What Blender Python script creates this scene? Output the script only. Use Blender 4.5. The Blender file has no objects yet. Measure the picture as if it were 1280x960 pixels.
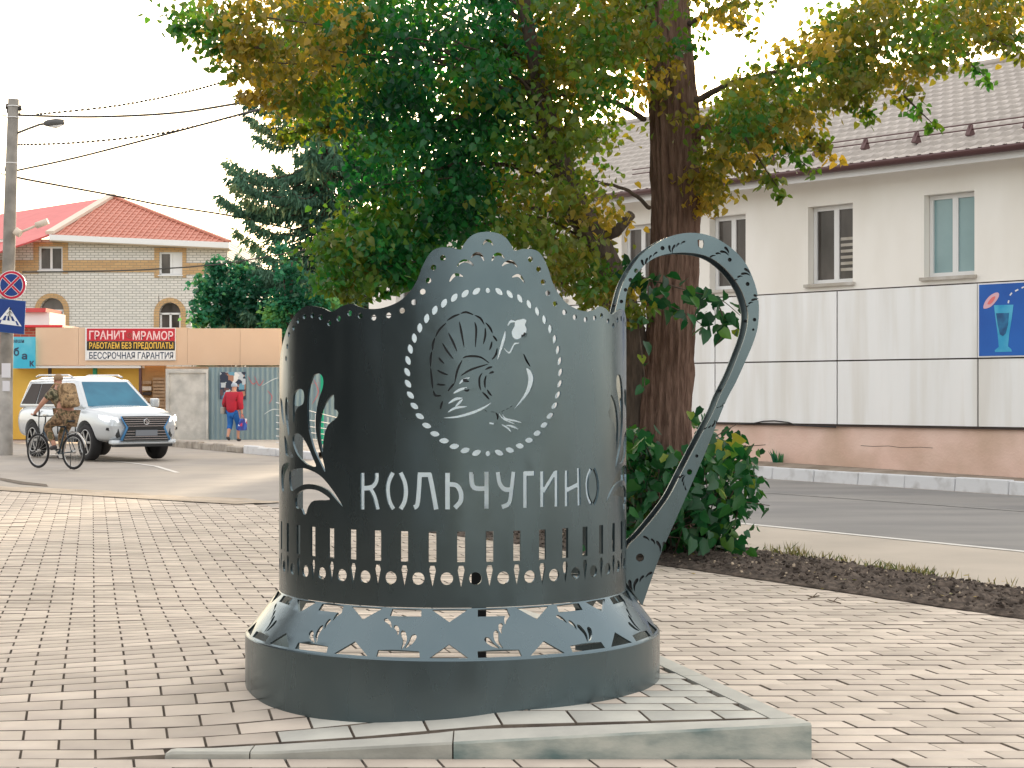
import bpy, bmesh, math, random
import numpy as np
from mathutils import Vector, Matrix
from mathutils.geometry import delaunay_2d_cdt

random.seed(7)
rng = np.random.default_rng(7)
S = bpy.context.scene
COL = S.collection
R = math.radians

# ---------------------------------------------------------------- camera, sky, sun, exposure
CAMZ = 1.45
F = 2100.0            # focal length in photo pixels (photo is 1280 wide)
HZ = 491.0            # horizon row in the photo
cam_d = bpy.data.cameras.new("camera")
cam = bpy.data.objects.new("camera", cam_d)
COL.objects.link(cam)
cam.location = (0, 0, CAMZ)
cam.rotation_euler = (R(90), 0, 0)
cam_d.sensor_width = 36.0
cam_d.lens = 36.0 * F / 1280.0
cam_d.shift_y = (HZ - 480.0) / 1280.0
cam_d.clip_start = 0.1
cam_d.clip_end = 2000.0
S.camera = cam

SUN_EL, SUN_AZ = R(10.0), R(5.0)      # azimuth east of +Y
w = bpy.data.worlds.new("World")
S.world = w
w.use_nodes = True
nt = w.node_tree
nt.nodes.clear()
sky = nt.nodes.new('ShaderNodeTexSky')
sky.sky_type = 'NISHITA'
sky.sun_disc = False
sky.sun_elevation = SUN_EL
sky.sun_rotation = SUN_AZ
sky.altitude = 100
sky.air_density = 1.0
sky.dust_density = 4.0
sky.ozone_density = 1.5
bg = nt.nodes.new('ShaderNodeBackground')
bg.inputs['Strength'].default_value = 0.10
veil = nt.nodes.new('ShaderNodeBackground')         # thin even overcast veil over the clear sky
veil.inputs['Color'].default_value = (1.0, 0.925, 0.835, 1)
veil.inputs['Strength'].default_value = 0.72
addn = nt.nodes.new('ShaderNodeAddShader')
wo = nt.nodes.new('ShaderNodeOutputWorld')
nt.links.new(sky.outputs[0], bg.inputs['Color'])
nt.links.new(bg.outputs[0], addn.inputs[0])
nt.links.new(veil.outputs[0], addn.inputs[1])
nt.links.new(addn.outputs[0], wo.inputs['Surface'])

sun_d = bpy.data.lights.new("sun", 'SUN')
sun_d.energy = 5.0
sun_d.angle = R(4.0)
sun_d.color = (1.0, 0.80, 0.55)
sun = bpy.data.objects.new("sun", sun_d)
COL.objects.link(sun)
sdir = Vector((math.sin(SUN_AZ) * math.cos(SUN_EL), math.cos(SUN_AZ) * math.cos(SUN_EL), math.sin(SUN_EL)))
sun.rotation_euler = sdir.to_track_quat('Z', 'Y').to_euler()
sun.location = (0, 0, 30)

S.view_settings.view_transform = 'Standard'
S.view_settings.look = 'None'
S.view_settings.exposure = 0.93
S.view_settings.gamma = 1.0
S.render.film_transparent = False
S.cycles.max_bounces = 8
S.cycles.transparent_max_bounces = 12

# ---------------------------------------------------------------- pixel helpers (photo measurements -> real places)
def P(px, py, d):
    return Vector(((px - 640.0) * d / F, d, CAMZ - (py - HZ) * d / F))

def G(px, py, z=0.0):
    d = (CAMZ - z) * F / (py - HZ)
    return Vector(((px - 640.0) * d / F, d, z))

def ray_plane(px, py, o, n):
    dv = Vector(((px - 640.0) / F, 1.0, -(py - HZ) / F))
    c = Vector((0, 0, CAMZ))
    t = (Vector(o) - c).dot(Vector(n)) / dv.dot(Vector(n))
    return c + dv * t

# ---------------------------------------------------------------- materials
MATS = {}
def mat(name, col, rough=0.7, metal=0.0, col2=None, scale=3.0, detail=6.0, bump=0.0, bscale=None,
        spec=0.5, attr=None, attr_amt=0.0, transl=0.0, tcol=None, emit=None, estr=0.0, stretch=None, lo=0.35, hi=0.65,
        col3=None, scale3=0.5, amt3=0.5, objrand=0.0, coat=0.0, bdist=0.02, trans=0.0):
    m = bpy.data.materials.new(name)
    m.use_nodes = True
    t = m.node_tree
    N, L = t.nodes, t.links
    b = N['Principled BSDF']
    out = N['Material Output']
    b.inputs['Roughness'].default_value = rough
    b.inputs['Metallic'].default_value = metal
    b.inputs['Specular IOR Level'].default_value = spec
    b.inputs['Coat Weight'].default_value = coat
    b.inputs['Transmission Weight'].default_value = trans
    geo = N.new('ShaderNodeNewGeometry')
    vec = geo.outputs['Position']
    if stretch:
        mp = N.new('ShaderNodeMapping')
        mp.inputs['Scale'].default_value = stretch
        L.new(vec, mp.inputs['Vector'])
        vec = mp.outputs['Vector']
    cur = None
    c4 = (col[0], col[1], col[2], 1)
    if col2 is not None:
        nz = N.new('ShaderNodeTexNoise')
        nz.inputs['Scale'].default_value = scale
        nz.inputs['Detail'].default_value = detail
        L.new(vec, nz.inputs['Vector'])
        rp = N.new('ShaderNodeValToRGB')
        rp.color_ramp.elements[0].position = lo
        rp.color_ramp.elements[1].position = hi
        rp.color_ramp.elements[0].color = c4
        rp.color_ramp.elements[1].color = (col2[0], col2[1], col2[2], 1)
        L.new(nz.outputs['Fac'], rp.inputs['Fac'])
        cur = rp.outputs['Color']
    if col3 is not None:
        nz = N.new('ShaderNodeTexNoise')
        nz.inputs['Scale'].default_value = scale3
        nz.inputs['Detail'].default_value = 5
        L.new(vec, nz.inputs['Vector'])
        rp = N.new('ShaderNodeValToRGB')
        rp.color_ramp.elements[0].position = 0.45
        rp.color_ramp.elements[1].position = 0.7
        rp.color_ramp.elements[0].color = (0, 0, 0, 1)
        rp.color_ramp.elements[1].color = (amt3, amt3, amt3, 1)
        L.new(nz.outputs['Fac'], rp.inputs['Fac'])
        mx = N.new('ShaderNodeMix'); mx.data_type = 'RGBA'
        L.new(rp.outputs['Color'], mx.inputs['Factor'])
        if cur is None: mx.inputs['A'].default_value = c4
        else: L.new(cur, mx.inputs['A'])
        mx.inputs['B'].default_value = (col3[0], col3[1], col3[2], 1)
        cur = mx.outputs['Result']
    def shade(fac_socket, amt, cur):
        mr = N.new('ShaderNodeMapRange')
        mr.inputs['To Min'].default_value = 1 - amt
        mr.inputs['To Max'].default_value = 1 + amt
        L.new(fac_socket, mr.inputs['Value'])
        mu = N.new('ShaderNodeVectorMath'); mu.operation = 'SCALE'
        if cur is None: mu.inputs[0].default_value = col[:3]
        else: L.new(cur, mu.inputs[0])
        L.new(mr.outputs['Result'], mu.inputs['Scale'])
        return mu.outputs['Vector']
    if attr:                      # attribute 'tint' mixes towards a second leaf / brick colour
        at = N.new('ShaderNodeAttribute'); at.attribute_name = 'tint'
        if isinstance(attr, (tuple, list)):
            rp = N.new('ShaderNodeValToRGB')
            el = rp.color_ramp.elements
            while len(el) < len(attr): el.new(0.5)
            for i, (p, c) in enumerate(attr):
                el[i].position = p
                el[i].color = (c[0], c[1], c[2], 1)
            L.new(at.outputs['Fac'], rp.inputs['Fac'])
            cur = rp.outputs['Color']
        else:
            cur = shade(at.outputs['Fac'], attr_amt, cur)
    if objrand:
        oi = N.new('ShaderNodeObjectInfo')
        cur = shade(oi.outputs['Random'], objrand, cur)
    if cur is None: b.inputs['Base Color'].default_value = c4
    else: L.new(cur, b.inputs['Base Color'])
    if bump:
        nb = N.new('ShaderNodeTexNoise')
        nb.inputs['Scale'].default_value = bscale or scale * 4
        nb.inputs['Detail'].default_value = 8
        L.new(vec, nb.inputs['Vector'])
        bp = N.new('ShaderNodeBump')
        bp.inputs['Strength'].default_value = bump
        bp.inputs['Distance'].default_value = bdist
        L.new(nb.outputs['Fac'], bp.inputs['Height'])
        L.new(bp.outputs['Normal'], b.inputs['Normal'])
    if emit:
        b.inputs['Emission Color'].default_value = (emit[0], emit[1], emit[2], 1)
        b.inputs['Emission Strength'].default_value = estr
    if transl:
        tr = N.new('ShaderNodeBsdfTranslucent')
        if tcol is None and cur is not None: L.new(cur, tr.inputs['Color'])
        elif tcol is not None and cur is not None:
            mu = N.new('ShaderNodeVectorMath'); mu.operation = 'MULTIPLY'
            L.new(cur, mu.inputs[0]); mu.inputs[1].default_value = tcol
            L.new(mu.outputs['Vector'], tr.inputs['Color'])
        else: tr.inputs['Color'].default_value = (tcol[0], tcol[1], tcol[2], 1) if tcol else c4
        ms = N.new('ShaderNodeMixShader')
        ms.inputs['Fac'].default_value = transl
        L.new(b.outputs['BSDF'], ms.inputs[1]); L.new(tr.outputs['BSDF'], ms.inputs[2])
        L.new(ms.outputs['Shader'], out.inputs['Surface'])
    MATS[name] = m
    return m

# ---------------------------------------------------------------- objects
def tag(o, label=None, cat=None, group=None, kind=None):
    if label: o['label'] = label
    if cat: o['category'] = cat
    if group: o['group'] = group
    if kind: o['kind'] = kind
    return o

def thing(name, loc, label, cat, group=None):
    o = bpy.data.objects.new(name, None)
    o.empty_display_size = 0.2
    o.location = loc
    COL.objects.link(o)
    return tag(o, label, cat, group)

def wloc(o):
    v = Vector(o.location)
    while o.parent:
        o = o.parent
        v = v + Vector(o.location)
    return v

def put(name, me, m, parent=None, recenter=True, kind=None, xf=None):
    """link mesh data (given in world space, or in the space of xf) as one object under parent"""
    if xf is not None: me.transform(xf)
    c = Vector((0, 0, 0))
    if recenter and len(me.vertices):
        n = len(me.vertices)
        co = np.empty(n * 3); me.vertices.foreach_get('co', co); co = co.reshape(-1, 3)
        mn, mx = co.min(0), co.max(0)
        c = Vector(((mn[0] + mx[0]) / 2, (mn[1] + mx[1]) / 2, mn[2]))
        me.transform(Matrix.Translation(-c))
    o = bpy.data.objects.new(name, me)
    if m is not None and not me.materials: me.materials.append(m)
    COL.objects.link(o)
    if parent is not None:
        o.parent = parent
        o.location = c - wloc(parent)
    else:
        o.location = c
    if kind: o['kind'] = kind
    return o

def shade_smooth(me, on=True):
    me.polygons.foreach_set('use_smooth', [on] * len(me.polygons))

def np_mesh(name, V, Q, tint=None, smooth=False):
    """V (n,3); Q (m,k) faces all with k corners; tint per vertex"""
    me = bpy.data.meshes.new(name)
    V = np.asarray(V, dtype=np.float32); Q = np.asarray(Q, dtype=np.int32)
    me.vertices.add(len(V)); me.vertices.foreach_set('co', V.ravel())
    k = Q.shape[1]
    me.loops.add(Q.size); me.loops.foreach_set('vertex_index', Q.ravel())
    me.polygons.add(len(Q))
    me.polygons.foreach_set('loop_start', np.arange(0, Q.size, k, dtype=np.int32))
    me.polygons.foreach_set('loop_total', np.full(len(Q), k, dtype=np.int32))
    if smooth: me.polygons.foreach_set('use_smooth', np.ones(len(Q), dtype=bool))
    me.update(calc_edges=True)
    if tint is not None:
        a = me.attributes.new('tint', 'FLOAT', 'POINT')
        a.data.foreach_set('value', np.asarray(tint, dtype=np.float32))
    return me

class MB:
    """collects simple shapes into ONE mesh"""
    def __init__(s): s.v = []; s.f = []; s.sm = []
    def add(s, vs, fs, smooth=False):
        b = len(s.v)
        s.v += [tuple(v) for v in vs]
        s.f += [tuple(i + b for i in f) for f in fs]
        s.sm += [smooth] * len(fs)
        return s
    def box(s, c, size, rot=None):
        hx, hy, hz = size[0] / 2, size[1] / 2, size[2] / 2
        vs = [Vector((x * hx, y * hy, z * hz)) for z in (-1, 1) for y in (-1, 1) for x in (-1, 1)]
        if rot is not None: vs = [rot @ v for v in vs]
        c = Vector(c)
        return s.add([v + c for v in vs], [(0, 2, 3, 1), (4, 5, 7, 6), (0, 1, 5, 4), (2, 6, 7, 3), (0, 4, 6, 2), (1, 3, 7, 5)])
    def bar(s, a, b, wd, ht, up=(0, 0, 1)):
        a, b = Vector(a), Vector(b)
        d = (b - a); L = d.length; d.normalize()
        u = Vector(up)
        x = d.cross(u)
        if x.length < 1e-5: x = d.cross(Vector((1, 0, 0)))
        x.normalize(); z = x.cross(d).normalized()
        M = Matrix((x, d, z)).transposed()
        return s.box((a + b) / 2, (wd, L, ht), M)
    def tube(s, pts, rads, n=8, cap=True, smooth=True):
        pts = [Vector(p) for p in pts]
        if not isinstance(rads, (list, tuple)): rads = [rads] * len(pts)
        vs = []; fs = []
        px = None
        for i, p in enumerate(pts):
            d = (pts[min(i + 1, len(pts) - 1)] - pts[max(i - 1, 0)])
            if d.length < 1e-9: d = Vector((0, 0, 1))
            d.normalize()
            if px is None:
                px = d.cross(Vector((0, 0, 1)))
                if px.length < 1e-3: px = d.cross(Vector((1, 0, 0)))
            px = (px - d * px.dot(d)).normalized()
            py = d.cross(px)
            for k in range(n):
                a = 2 * math.pi * k / n
                vs.append(p + (px * math.cos(a) + py * math.sin(a)) * rads[i])
        for i in range(len(pts) - 1):
            for k in range(n):
                k2 = (k + 1) % n
                fs.append((i * n + k, i * n + k2, (i + 1) * n + k2, (i + 1) * n + k))
        s.add(vs, fs, smooth)
        if cap:
            b = len(s.v) - len(vs)
            s.f.append(tuple(b + k for k in reversed(range(n)))); s.sm.append(False)
            s.f.append(tuple(b + (len(pts) - 1) * n + k for k in range(n))); s.sm.append(False)
        return s
    def torus(s, c, axis, R0, r, n=28, k=8):
        axis = Vector(axis).normalized()
        x = axis.orthogonal().normalized(); y = axis.cross(x)
        c = Vector(c); vs = []; fs = []
        for i in range(n):
            a = 2 * math.pi * i / n
            rd = x * math.cos(a) + y * math.sin(a)
            for j in range(k):
                b = 2 * math.pi * j / k
                vs.append(c + rd * (R0 + r * math.cos(b)) + axis * (r * math.sin(b)))
        for i in range(n):
            for j in range(k):
                i2, j2 = (i + 1) % n, (j + 1) % k
                fs.append((i * k + j, i2 * k + j, i2 * k + j2, i * k + j2))
        return s.add(vs, fs, True)
    def disc(s, c, axis, r, th, n=24):
        axis = Vector(axis).normalized()
        return s.tube([Vector(c) - axis * th / 2, Vector(c) + axis * th / 2], r, n=n)
    def prism(s, poly, o, ex, ey, n_off0, n_off1, nrm):
        """poly (2D) in axes ex,ey at origin o, between offsets along nrm"""
        o, ex, ey, nrm = Vector(o), Vector(ex), Vector(ey), Vector(nrm)
        k = len(poly)
        a = [o + ex * p[0] + ey * p[1] + nrm * n_off0 for p in poly]
        b = [o + ex * p[0] + ey * p[1] + nrm * n_off1 for p in poly]
        fs = [tuple(range(k)), tuple(reversed(range(k, 2 * k)))]
        fs += [(i, i + k, (i + 1) % k + k, (i + 1) % k) for i in range(k)]
        return s.add(a + b, fs)
    def lathe(s, prof, c, axis=(0, 0, 1), n=24, smooth=True):
        axis = Vector(axis).normalized(); x = axis.orthogonal().normalized(); y = axis.cross(x); c = Vector(c)
        vs = []; fs = []
        for (r, h) in prof:
            for k in range(n):
                a = 2 * math.pi * k / n
                vs.append(c + axis * h + (x * math.cos(a) + y * math.sin(a)) * r)
        for i in range(len(prof) - 1):
            for k in range(n):
                k2 = (k + 1) % n
                fs.append((i * n + k, i * n + k2, (i + 1) * n + k2, (i + 1) * n + k))
        return s.add(vs, fs, smooth)
    def mesh(s, name='m'):
        me = bpy.data.meshes.new(name)
        me.from_pydata(s.v, [], s.f)
        me.polygons.foreach_set('use_smooth', s.sm)
        bm = bmesh.new(); bm.from_mesh(me)
        bmesh.ops.recalc_face_normals(bm, faces=bm.faces)
        bm.to_mesh(me); bm.free()
        me.update()
        return me
    def build(s, name, m, parent=None, kind=None, xf=None):
        return put(name, s.mesh(name), m, parent, kind=kind, xf=xf)

def bevel_mesh(me, wd, seg=2):
    bm = bmesh.new(); bm.from_mesh(me)
    bmesh.ops.bevel(bm, geom=list(bm.edges), offset=wd, segments=seg, affect='EDGES', profile=0.6, clamp_overlap=True)
    bm.to_mesh(me); bm.free(); me.update()
    return me

def catmull(pts, k=6, closed=False):
    pts = [np.array(p, float) for p in pts]
    n = len(pts); out = []
    rngn = range(n if closed else n - 1)
    for i in rngn:
        if closed: p0, p1, p2, p3 = pts[(i - 1) % n], pts[i], pts[(i + 1) % n], pts[(i + 2) % n]
        else: p0, p1, p2, p3 = pts[max(i - 1, 0)], pts[i], pts[i + 1], pts[min(i + 2, n - 1)]
        for j in range(k):
            t = j / k
            out.append(0.5 * ((2 * p1) + (-p0 + p2) * t + (2 * p0 - 5 * p1 + 4 * p2 - p3) * t * t + (-p0 + 3 * p1 - 3 * p2 + p3) * t ** 3))
    if not closed: out.append(pts[-1])
    return [tuple(p) for p in out]

def stroke(pts, w0, prof='flat', k=4, smooth=True):
    """polygon (2D) of a pen stroke along pts with full width w0"""
    c = catmull(pts, k) if (smooth and len(pts) > 2) else [tuple(p) for p in pts]
    n = len(c); L = []; Rr = []
    for i, p in enumerate(c):
        a = np.array(c[min(i + 1, n - 1)]) - np.array(c[max(i - 1, 0)])
        a = a / (np.linalg.norm(a) + 1e-12)
        nn = np.array((-a[1], a[0])); t = i / (n - 1)
        if prof == 'flat': wv = w0
        elif prof == 'taper': wv = w0 * (0.25 + 0.75 * math.sin(math.pi * min(max(t, 0.0), 1)))
        elif prof == 'leaf': wv = w0 * max(0.06, math.sin(math.pi * t) ** 0.8)
        elif prof == 'tear': wv = w0 * max(0.05, min(1.0, 1.15 * t ** 0.8)) * math.sqrt(max(0.02, 1 - t ** 7))
        elif prof == 'drop': wv = w0 * max(0.08, (1 - t)) ** 0.7 * (1 if t > 0.12 else 0.5 + 4 * t)
        L.append(tuple(np.array(p) + nn * wv / 2)); Rr.append(tuple(np.array(p) - nn * wv / 2))
    return L + Rr[::-1]

def ellipse(cx, cy, a, b, ang=0, n=14, lens=False):
    o = []
    for i in range(n):
        t = 2 * math.pi * i / n
        x, y = a * math.cos(t), b * math.sin(t)
        if lens: y = b * math.sin(t) * (abs(math.sin(t)) ** 0.35)
        o.append((cx + x * math.cos(ang) - y * math.sin(ang), cy + x * math.sin(ang) + y * math.cos(ang)))
    return o

def in_poly(pts, poly):
    x, y = pts[:, 0], pts[:, 1]
    poly = np.asarray(poly, float)
    x0, y0 = poly.min(0); x1, y1 = poly.max(0)
    res = np.zeros(len(pts), bool)
    idx = np.where((x >= x0) & (x <= x1) & (y >= y0) & (y <= y1))[0]
    if not len(idx): return res
    X, Y = x[idx], y[idx]; ins = np.zeros(len(idx), bool)
    n = len(poly); j = n - 1
    for i in range(n):
        xi, yi = poly[i]; xj, yj = poly[j]
        cond = ((yi > Y) != (yj > Y))
        with np.errstate(divide='ignore', invalid='ignore'):
            xx = (xj - xi) * (Y - yi) / (yj - yi + 1e-30) + xi
        ins ^= cond & (X < xx)
        j = i
    res[idx] = ins
    return res

def densify(poly, step):
    out = []
    n = len(poly)
    for i in range(n):
        a, b = np.array(poly[i], float), np.array(poly[(i + 1) % n], float)
        k = max(1, int(np.linalg.norm(b - a) / step))
        for j in range(k): out.append(tuple(a + (b - a) * j / k))
    return out

def cut_sheet(name, outer, holes, step, mapf, th, union=None):
    """sheet metal: 2D outline with cut-outs, bent by mapf(u, v, offset) and given thickness"""
    outer = densify(outer, step)
    vs = []; es = []
    def loop(pl):
        b = len(vs)
        vs.extend([(float(p[0]), float(p[1])) for p in pl])
        es.extend([(b + i, b + (i + 1) % len(pl)) for i in range(len(pl))])
    loop(outer)
    un = [densify(u, step) for u in (union or [])]
    for u in un: loop(u)
    for h in holes: loop(h)
    oa = np.array(outer + [p for u in un for p in u]); x0, y0 = oa.min(0); x1, y1 = oa.max(0)
    gx = np.arange(x0 + step / 2, x1, step); gy = np.arange(y0 + step / 2, y1, step * 2)
    g = np.array([(a, b) for a in gx for b in gy])
    keep = in_poly(g, outer)
    for u in un: keep |= in_poly(g, u)
    for h in holes: keep &= ~in_poly(g, h)
    vs.extend([(float(a), float(b)) for a, b in g[keep]])
    r = delaunay_2d_cdt([Vector(v) for v in vs], es, [], 0, 1e-5)
    V2 = np.array([(v[0], v[1]) for v in r[0]]); T = np.array([f for f in r[2] if len(f) == 3])
    cen = V2[T].mean(1)
    ins = in_poly(cen, outer)
    for u in un: ins |= in_poly(cen, u)
    for h in holes: ins &= ~in_poly(cen, h)
    T = T[ins]
    used = np.unique(T); rm = -np.ones(len(V2), int); rm[used] = np.arange(len(used))
    V2 = V2[used]; T = rm[T]
    n = len(V2)
    V = [mapf(u, v, 0.0) for u, v in V2] + [mapf(u, v, th) for u, v in V2]
    faces = [tuple(t) for t in T] + [(t[2] + n, t[1] + n, t[0] + n) for t in T]
    ed = {}
    for t in T:
        for a, b in ((t[0], t[1]), (t[1], t[2]), (t[2], t[0])):
            ed[(a, b)] = 1
    nf = len(faces)
    for (a, b) in ed:
        if (b, a) not in ed: faces.append((b, a, a + n, b + n))
    me = bpy.data.meshes.new(name)
    me.from_pydata([tuple(v) for v in V], [], faces)
    sm = [True] * nf + [False] * (len(faces) - nf)
    me.polygons.foreach_set('use_smooth', sm)
    # keep crisp rims: mark boundary edges sharp
    me.update()
    bm = bmesh.new(); bm.from_mesh(me)
    bmesh.ops.recalc_face_normals(bm, faces=bm.faces)
    for e in bm.edges:
        if len(e.link_faces) == 2 and e.calc_face_angle(0) > 0.6: e.smooth = False
    bm.to_mesh(me); bm.free()
    return me

def text_mesh(txt, height, width=None, extrude=0.004, bold=0.0):
    c = bpy.data.curves.new('lettering', 'FONT')
    c.body = txt; c.size = 1.0; c.extrude = 0.0; c.offset = bold
    c.align_x = 'CENTER'; c.align_y = 'CENTER'; c.resolution_u = 3
    o = bpy.data.objects.new('lettering', c); COL.objects.link(o)
    dg = bpy.context.evaluated_depsgraph_get(); dg.update()
    me = bpy.data.meshes.new_from_object(o.evaluated_get(dg))
    bpy.data.objects.remove(o); bpy.data.curves.remove(c)
    n = len(me.vertices)
    if n == 0: return me
    co = np.empty(n * 3); me.vertices.foreach_get('co', co); co = co.reshape(-1, 3)
    mn, mx = co.min(0), co.max(0)
    sx = sy = height / (mx[1] - mn[1])
    if width: sx = width / (mx[0] - mn[0])
    co[:, 0] = (co[:, 0] - (mn[0] + mx[0]) / 2) * sx
    co[:, 1] = (co[:, 1] - (mn[1] + mx[1]) / 2) * sy
    me.vertices.foreach_set('co', co.ravel()); me.update()
    me.materials.clear()
    return me

def text_at(name, txt, o, ex, ey, m, parent, height, width=None, bold=0.0):
    me = text_mesh(txt, height, width, bold=bold)
    ex, ey = Vector(ex).normalized(), Vector(ey).normalized(); ez = ex.cross(ey)
    M = Matrix((ex, ey, ez)).transposed().to_4x4(); M.translation = Vector(o)
    return put(name, me, m, parent, xf=M)

def skin(name, verts, edges, radii, m, parent, sub=1, root=0, xf=None):
    me = bpy.data.meshes.new(name)
    me.from_pydata([tuple(v) for v in verts], edges, [])
    o = bpy.data.objects.new('tmp_skin', me); COL.objects.link(o)
    o.modifiers.new('s', 'SKIN')
    if not me.skin_vertices: raise RuntimeError('no skin layer')
    sv = me.skin_vertices[0].data
    for i, r in enumerate(radii):
        sv[i].radius = (r, r) if not isinstance(r, tuple) else r
        sv[i].use_root = (i == root)
    sb = o.modifiers.new('b', 'SUBSURF'); sb.levels = sub; sb.render_levels = sub
    dg = bpy.context.evaluated_depsgraph_get(); dg.update()
    out = bpy.data.meshes.new_from_object(o.evaluated_get(dg))
    bpy.data.objects.remove(o); bpy.data.meshes.remove(me)
    out.materials.clear(); shade_smooth(out)
    return put(name, out, m, parent, xf=xf)
# ---------------------------------------------------------------- materials used
tile_m = mat('paver', (0.54, 0.465, 0.395), 0.85, col2=(0.62, 0.54, 0.455), scale=5, attr=True, attr_amt=0.13, col3=(0.40, 0.35, 0.29), scale3=1.1, amt3=0.5, bump=0.25, bscale=90, bdist=0.004)
plinth_m = mat('plinth_concrete_shade_tint', (0.47, 0.465, 0.42), 0.85, col2=(0.56, 0.55, 0.49), scale=6, attr=True, attr_amt=0.05, bump=0.25, bscale=80, bdist=0.004)  # greenish cast of the light falling off round the cup is painted in
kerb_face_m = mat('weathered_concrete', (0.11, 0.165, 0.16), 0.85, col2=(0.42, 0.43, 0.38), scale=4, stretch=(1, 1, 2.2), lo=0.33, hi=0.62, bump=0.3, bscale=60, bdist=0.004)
joint_m = mat('joint_sand', (0.085, 0.068, 0.055), 1.0, col2=(0.17, 0.14, 0.11), scale=8)
road_m = mat('asphalt', (0.30, 0.275, 0.25), 0.9, col2=(0.37, 0.335, 0.30), scale=1.2, col3=(0.42, 0.37, 0.31), scale3=0.25, amt3=0.7, bump=0.3, bscale=60, bdist=0.006)
lane_m = mat('dark_asphalt', (0.20, 0.195, 0.19), 0.85, col2=(0.26, 0.25, 0.24), scale=1.0, col3=(0.31, 0.295, 0.27), scale3=0.5, amt3=0.5, stretch=(0.4, 1, 1), bump=0.3, bscale=60, bdist=0.006)
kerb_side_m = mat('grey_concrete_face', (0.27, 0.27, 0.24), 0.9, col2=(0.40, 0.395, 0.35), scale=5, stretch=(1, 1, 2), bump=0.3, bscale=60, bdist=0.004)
park_m = mat('pale_asphalt', (0.43, 0.38, 0.32), 0.9, col2=(0.50, 0.44, 0.37), scale=0.8, bump=0.2, bscale=50, bdist=0.005)
ground_m = mat('earth_ground', (0.24, 0.20, 0.15), 1.0, col2=(0.16, 0.17, 0.09), scale=0.4)
sand_m = mat('dusty_soil', (0.40, 0.33, 0.25), 1.0, col2=(0.52, 0.44, 0.35), scale=2.5, col3=(0.26, 0.21, 0.16), scale3=1.2, amt3=0.7, bump=0.5, bscale=20)
soil_m = mat('dark_soil', (0.045, 0.033, 0.026), 1.0, col2=(0.13, 0.10, 0.08), scale=14, bump=0.6, bscale=60, attr=True, attr_amt=0.3)
chip_m = mat('wood_chip', (0.42, 0.34, 0.25), 0.9)
white_line_m = mat('road_paint', (0.70, 0.68, 0.64), 0.8, col2=(0.45, 0.43, 0.40), scale=6, lo=0.55, hi=0.8)
kerb_m = mat('whitewashed_kerb', (0.66, 0.67, 0.69), 0.8, col2=(0.40, 0.39, 0.38), scale=3.0, lo=0.5, hi=0.75, bump=0.3)
metal_m = mat('painted_steel', (0.135, 0.180, 0.200), 0.26, metal=0.92, col2=(0.112, 0.155, 0.176), scale=1.5, spec=0.5, col3=(0.15, 0.19, 0.205), scale3=2.2, amt3=0.35, bump=0.03, bscale=25, bdist=0.004)
nt_ = metal_m.node_tree
_n = nt_.nodes.new('ShaderNodeTexNoise'); _n.inputs['Scale'].default_value = 3.5; _n.inputs['Detail'].default_value = 7
_mp = nt_.nodes.new('ShaderNodeMapping'); _mp.inputs['Scale'].default_value = (1.6, 1.6, 0.5)
_g = nt_.nodes.new('ShaderNodeNewGeometry'); nt_.links.new(_g.outputs['Position'], _mp.inputs['Vector']); nt_.links.new(_mp.outputs['Vector'], _n.inputs['Vector'])
_r = nt_.nodes.new('ShaderNodeMapRange'); _r.inputs['From Min'].default_value = 0.3; _r.inputs['From Max'].default_value = 0.7; _r.inputs['To Min'].default_value = 0.20; _r.inputs['To Max'].default_value = 0.34
nt_.links.new(_n.outputs['Fac'], _r.inputs['Value']); nt_.links.new(_r.outputs['Result'], nt_.nodes['Principled BSDF'].inputs['Roughness'])
inner_panel_m = mat('frosted_acrylic', (0.80, 0.90, 1.0), 0.4, transl=0.95, tcol=(0.86, 0.94, 1.0))
post_m = mat('black_steel', (0.015, 0.015, 0.018), 0.5)
bark_m = mat('bark', (0.11, 0.06, 0.042), 0.95, col2=(0.22, 0.135, 0.10), scale=9, stretch=(3.5, 3.5, 0.5), bump=1.0, bscale=12, bdist=0.05)
bark_dark_m = mat('dark_bark', (0.06, 0.045, 0.035), 0.95, col2=(0.11, 0.08, 0.06), scale=9, stretch=(3, 3, 0.6), bump=0.8, bscale=12)
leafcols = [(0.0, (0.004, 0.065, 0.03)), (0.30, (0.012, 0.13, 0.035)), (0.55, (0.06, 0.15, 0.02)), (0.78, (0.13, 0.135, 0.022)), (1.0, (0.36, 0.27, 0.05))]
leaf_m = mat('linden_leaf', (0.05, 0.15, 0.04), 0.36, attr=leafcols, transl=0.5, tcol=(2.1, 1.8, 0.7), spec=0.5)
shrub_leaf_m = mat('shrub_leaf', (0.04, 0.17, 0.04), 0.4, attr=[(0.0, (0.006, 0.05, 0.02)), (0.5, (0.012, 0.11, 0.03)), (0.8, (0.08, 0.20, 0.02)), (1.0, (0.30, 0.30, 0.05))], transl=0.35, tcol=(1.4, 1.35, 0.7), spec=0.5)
needle_m = mat('spruce_needle', (0.02, 0.07, 0.045), 0.7, attr=[(0.0, (0.035, 0.10, 0.07)), (0.6, (0.08, 0.20, 0.12)), (1.0, (0.20, 0.25, 0.10))], transl=0.25)
bush_m = mat('broad_leaf', (0.03, 0.13, 0.06), 0.5, attr=[(0.0, (0.012, 0.08, 0.05)), (0.5, (0.025, 0.22, 0.12)), (1.0, (0.18, 0.40, 0.10))], transl=0.4, tcol=(1.3, 1.2, 0.8))

# ---------------------------------------------------------------- SETTING: ground, road, plaza
def sheet(name, poly, z, m, kind='structure', parent=None):
    mb = MB(); mb.add([(p[0], p[1], z) for p in poly], [tuple(range(len(poly)))])
    me = mb.mesh(name)
    if me.polygons[0].normal.z < 0: me.flip_normals()
    return put(name, me, m, parent, kind=kind)

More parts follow.
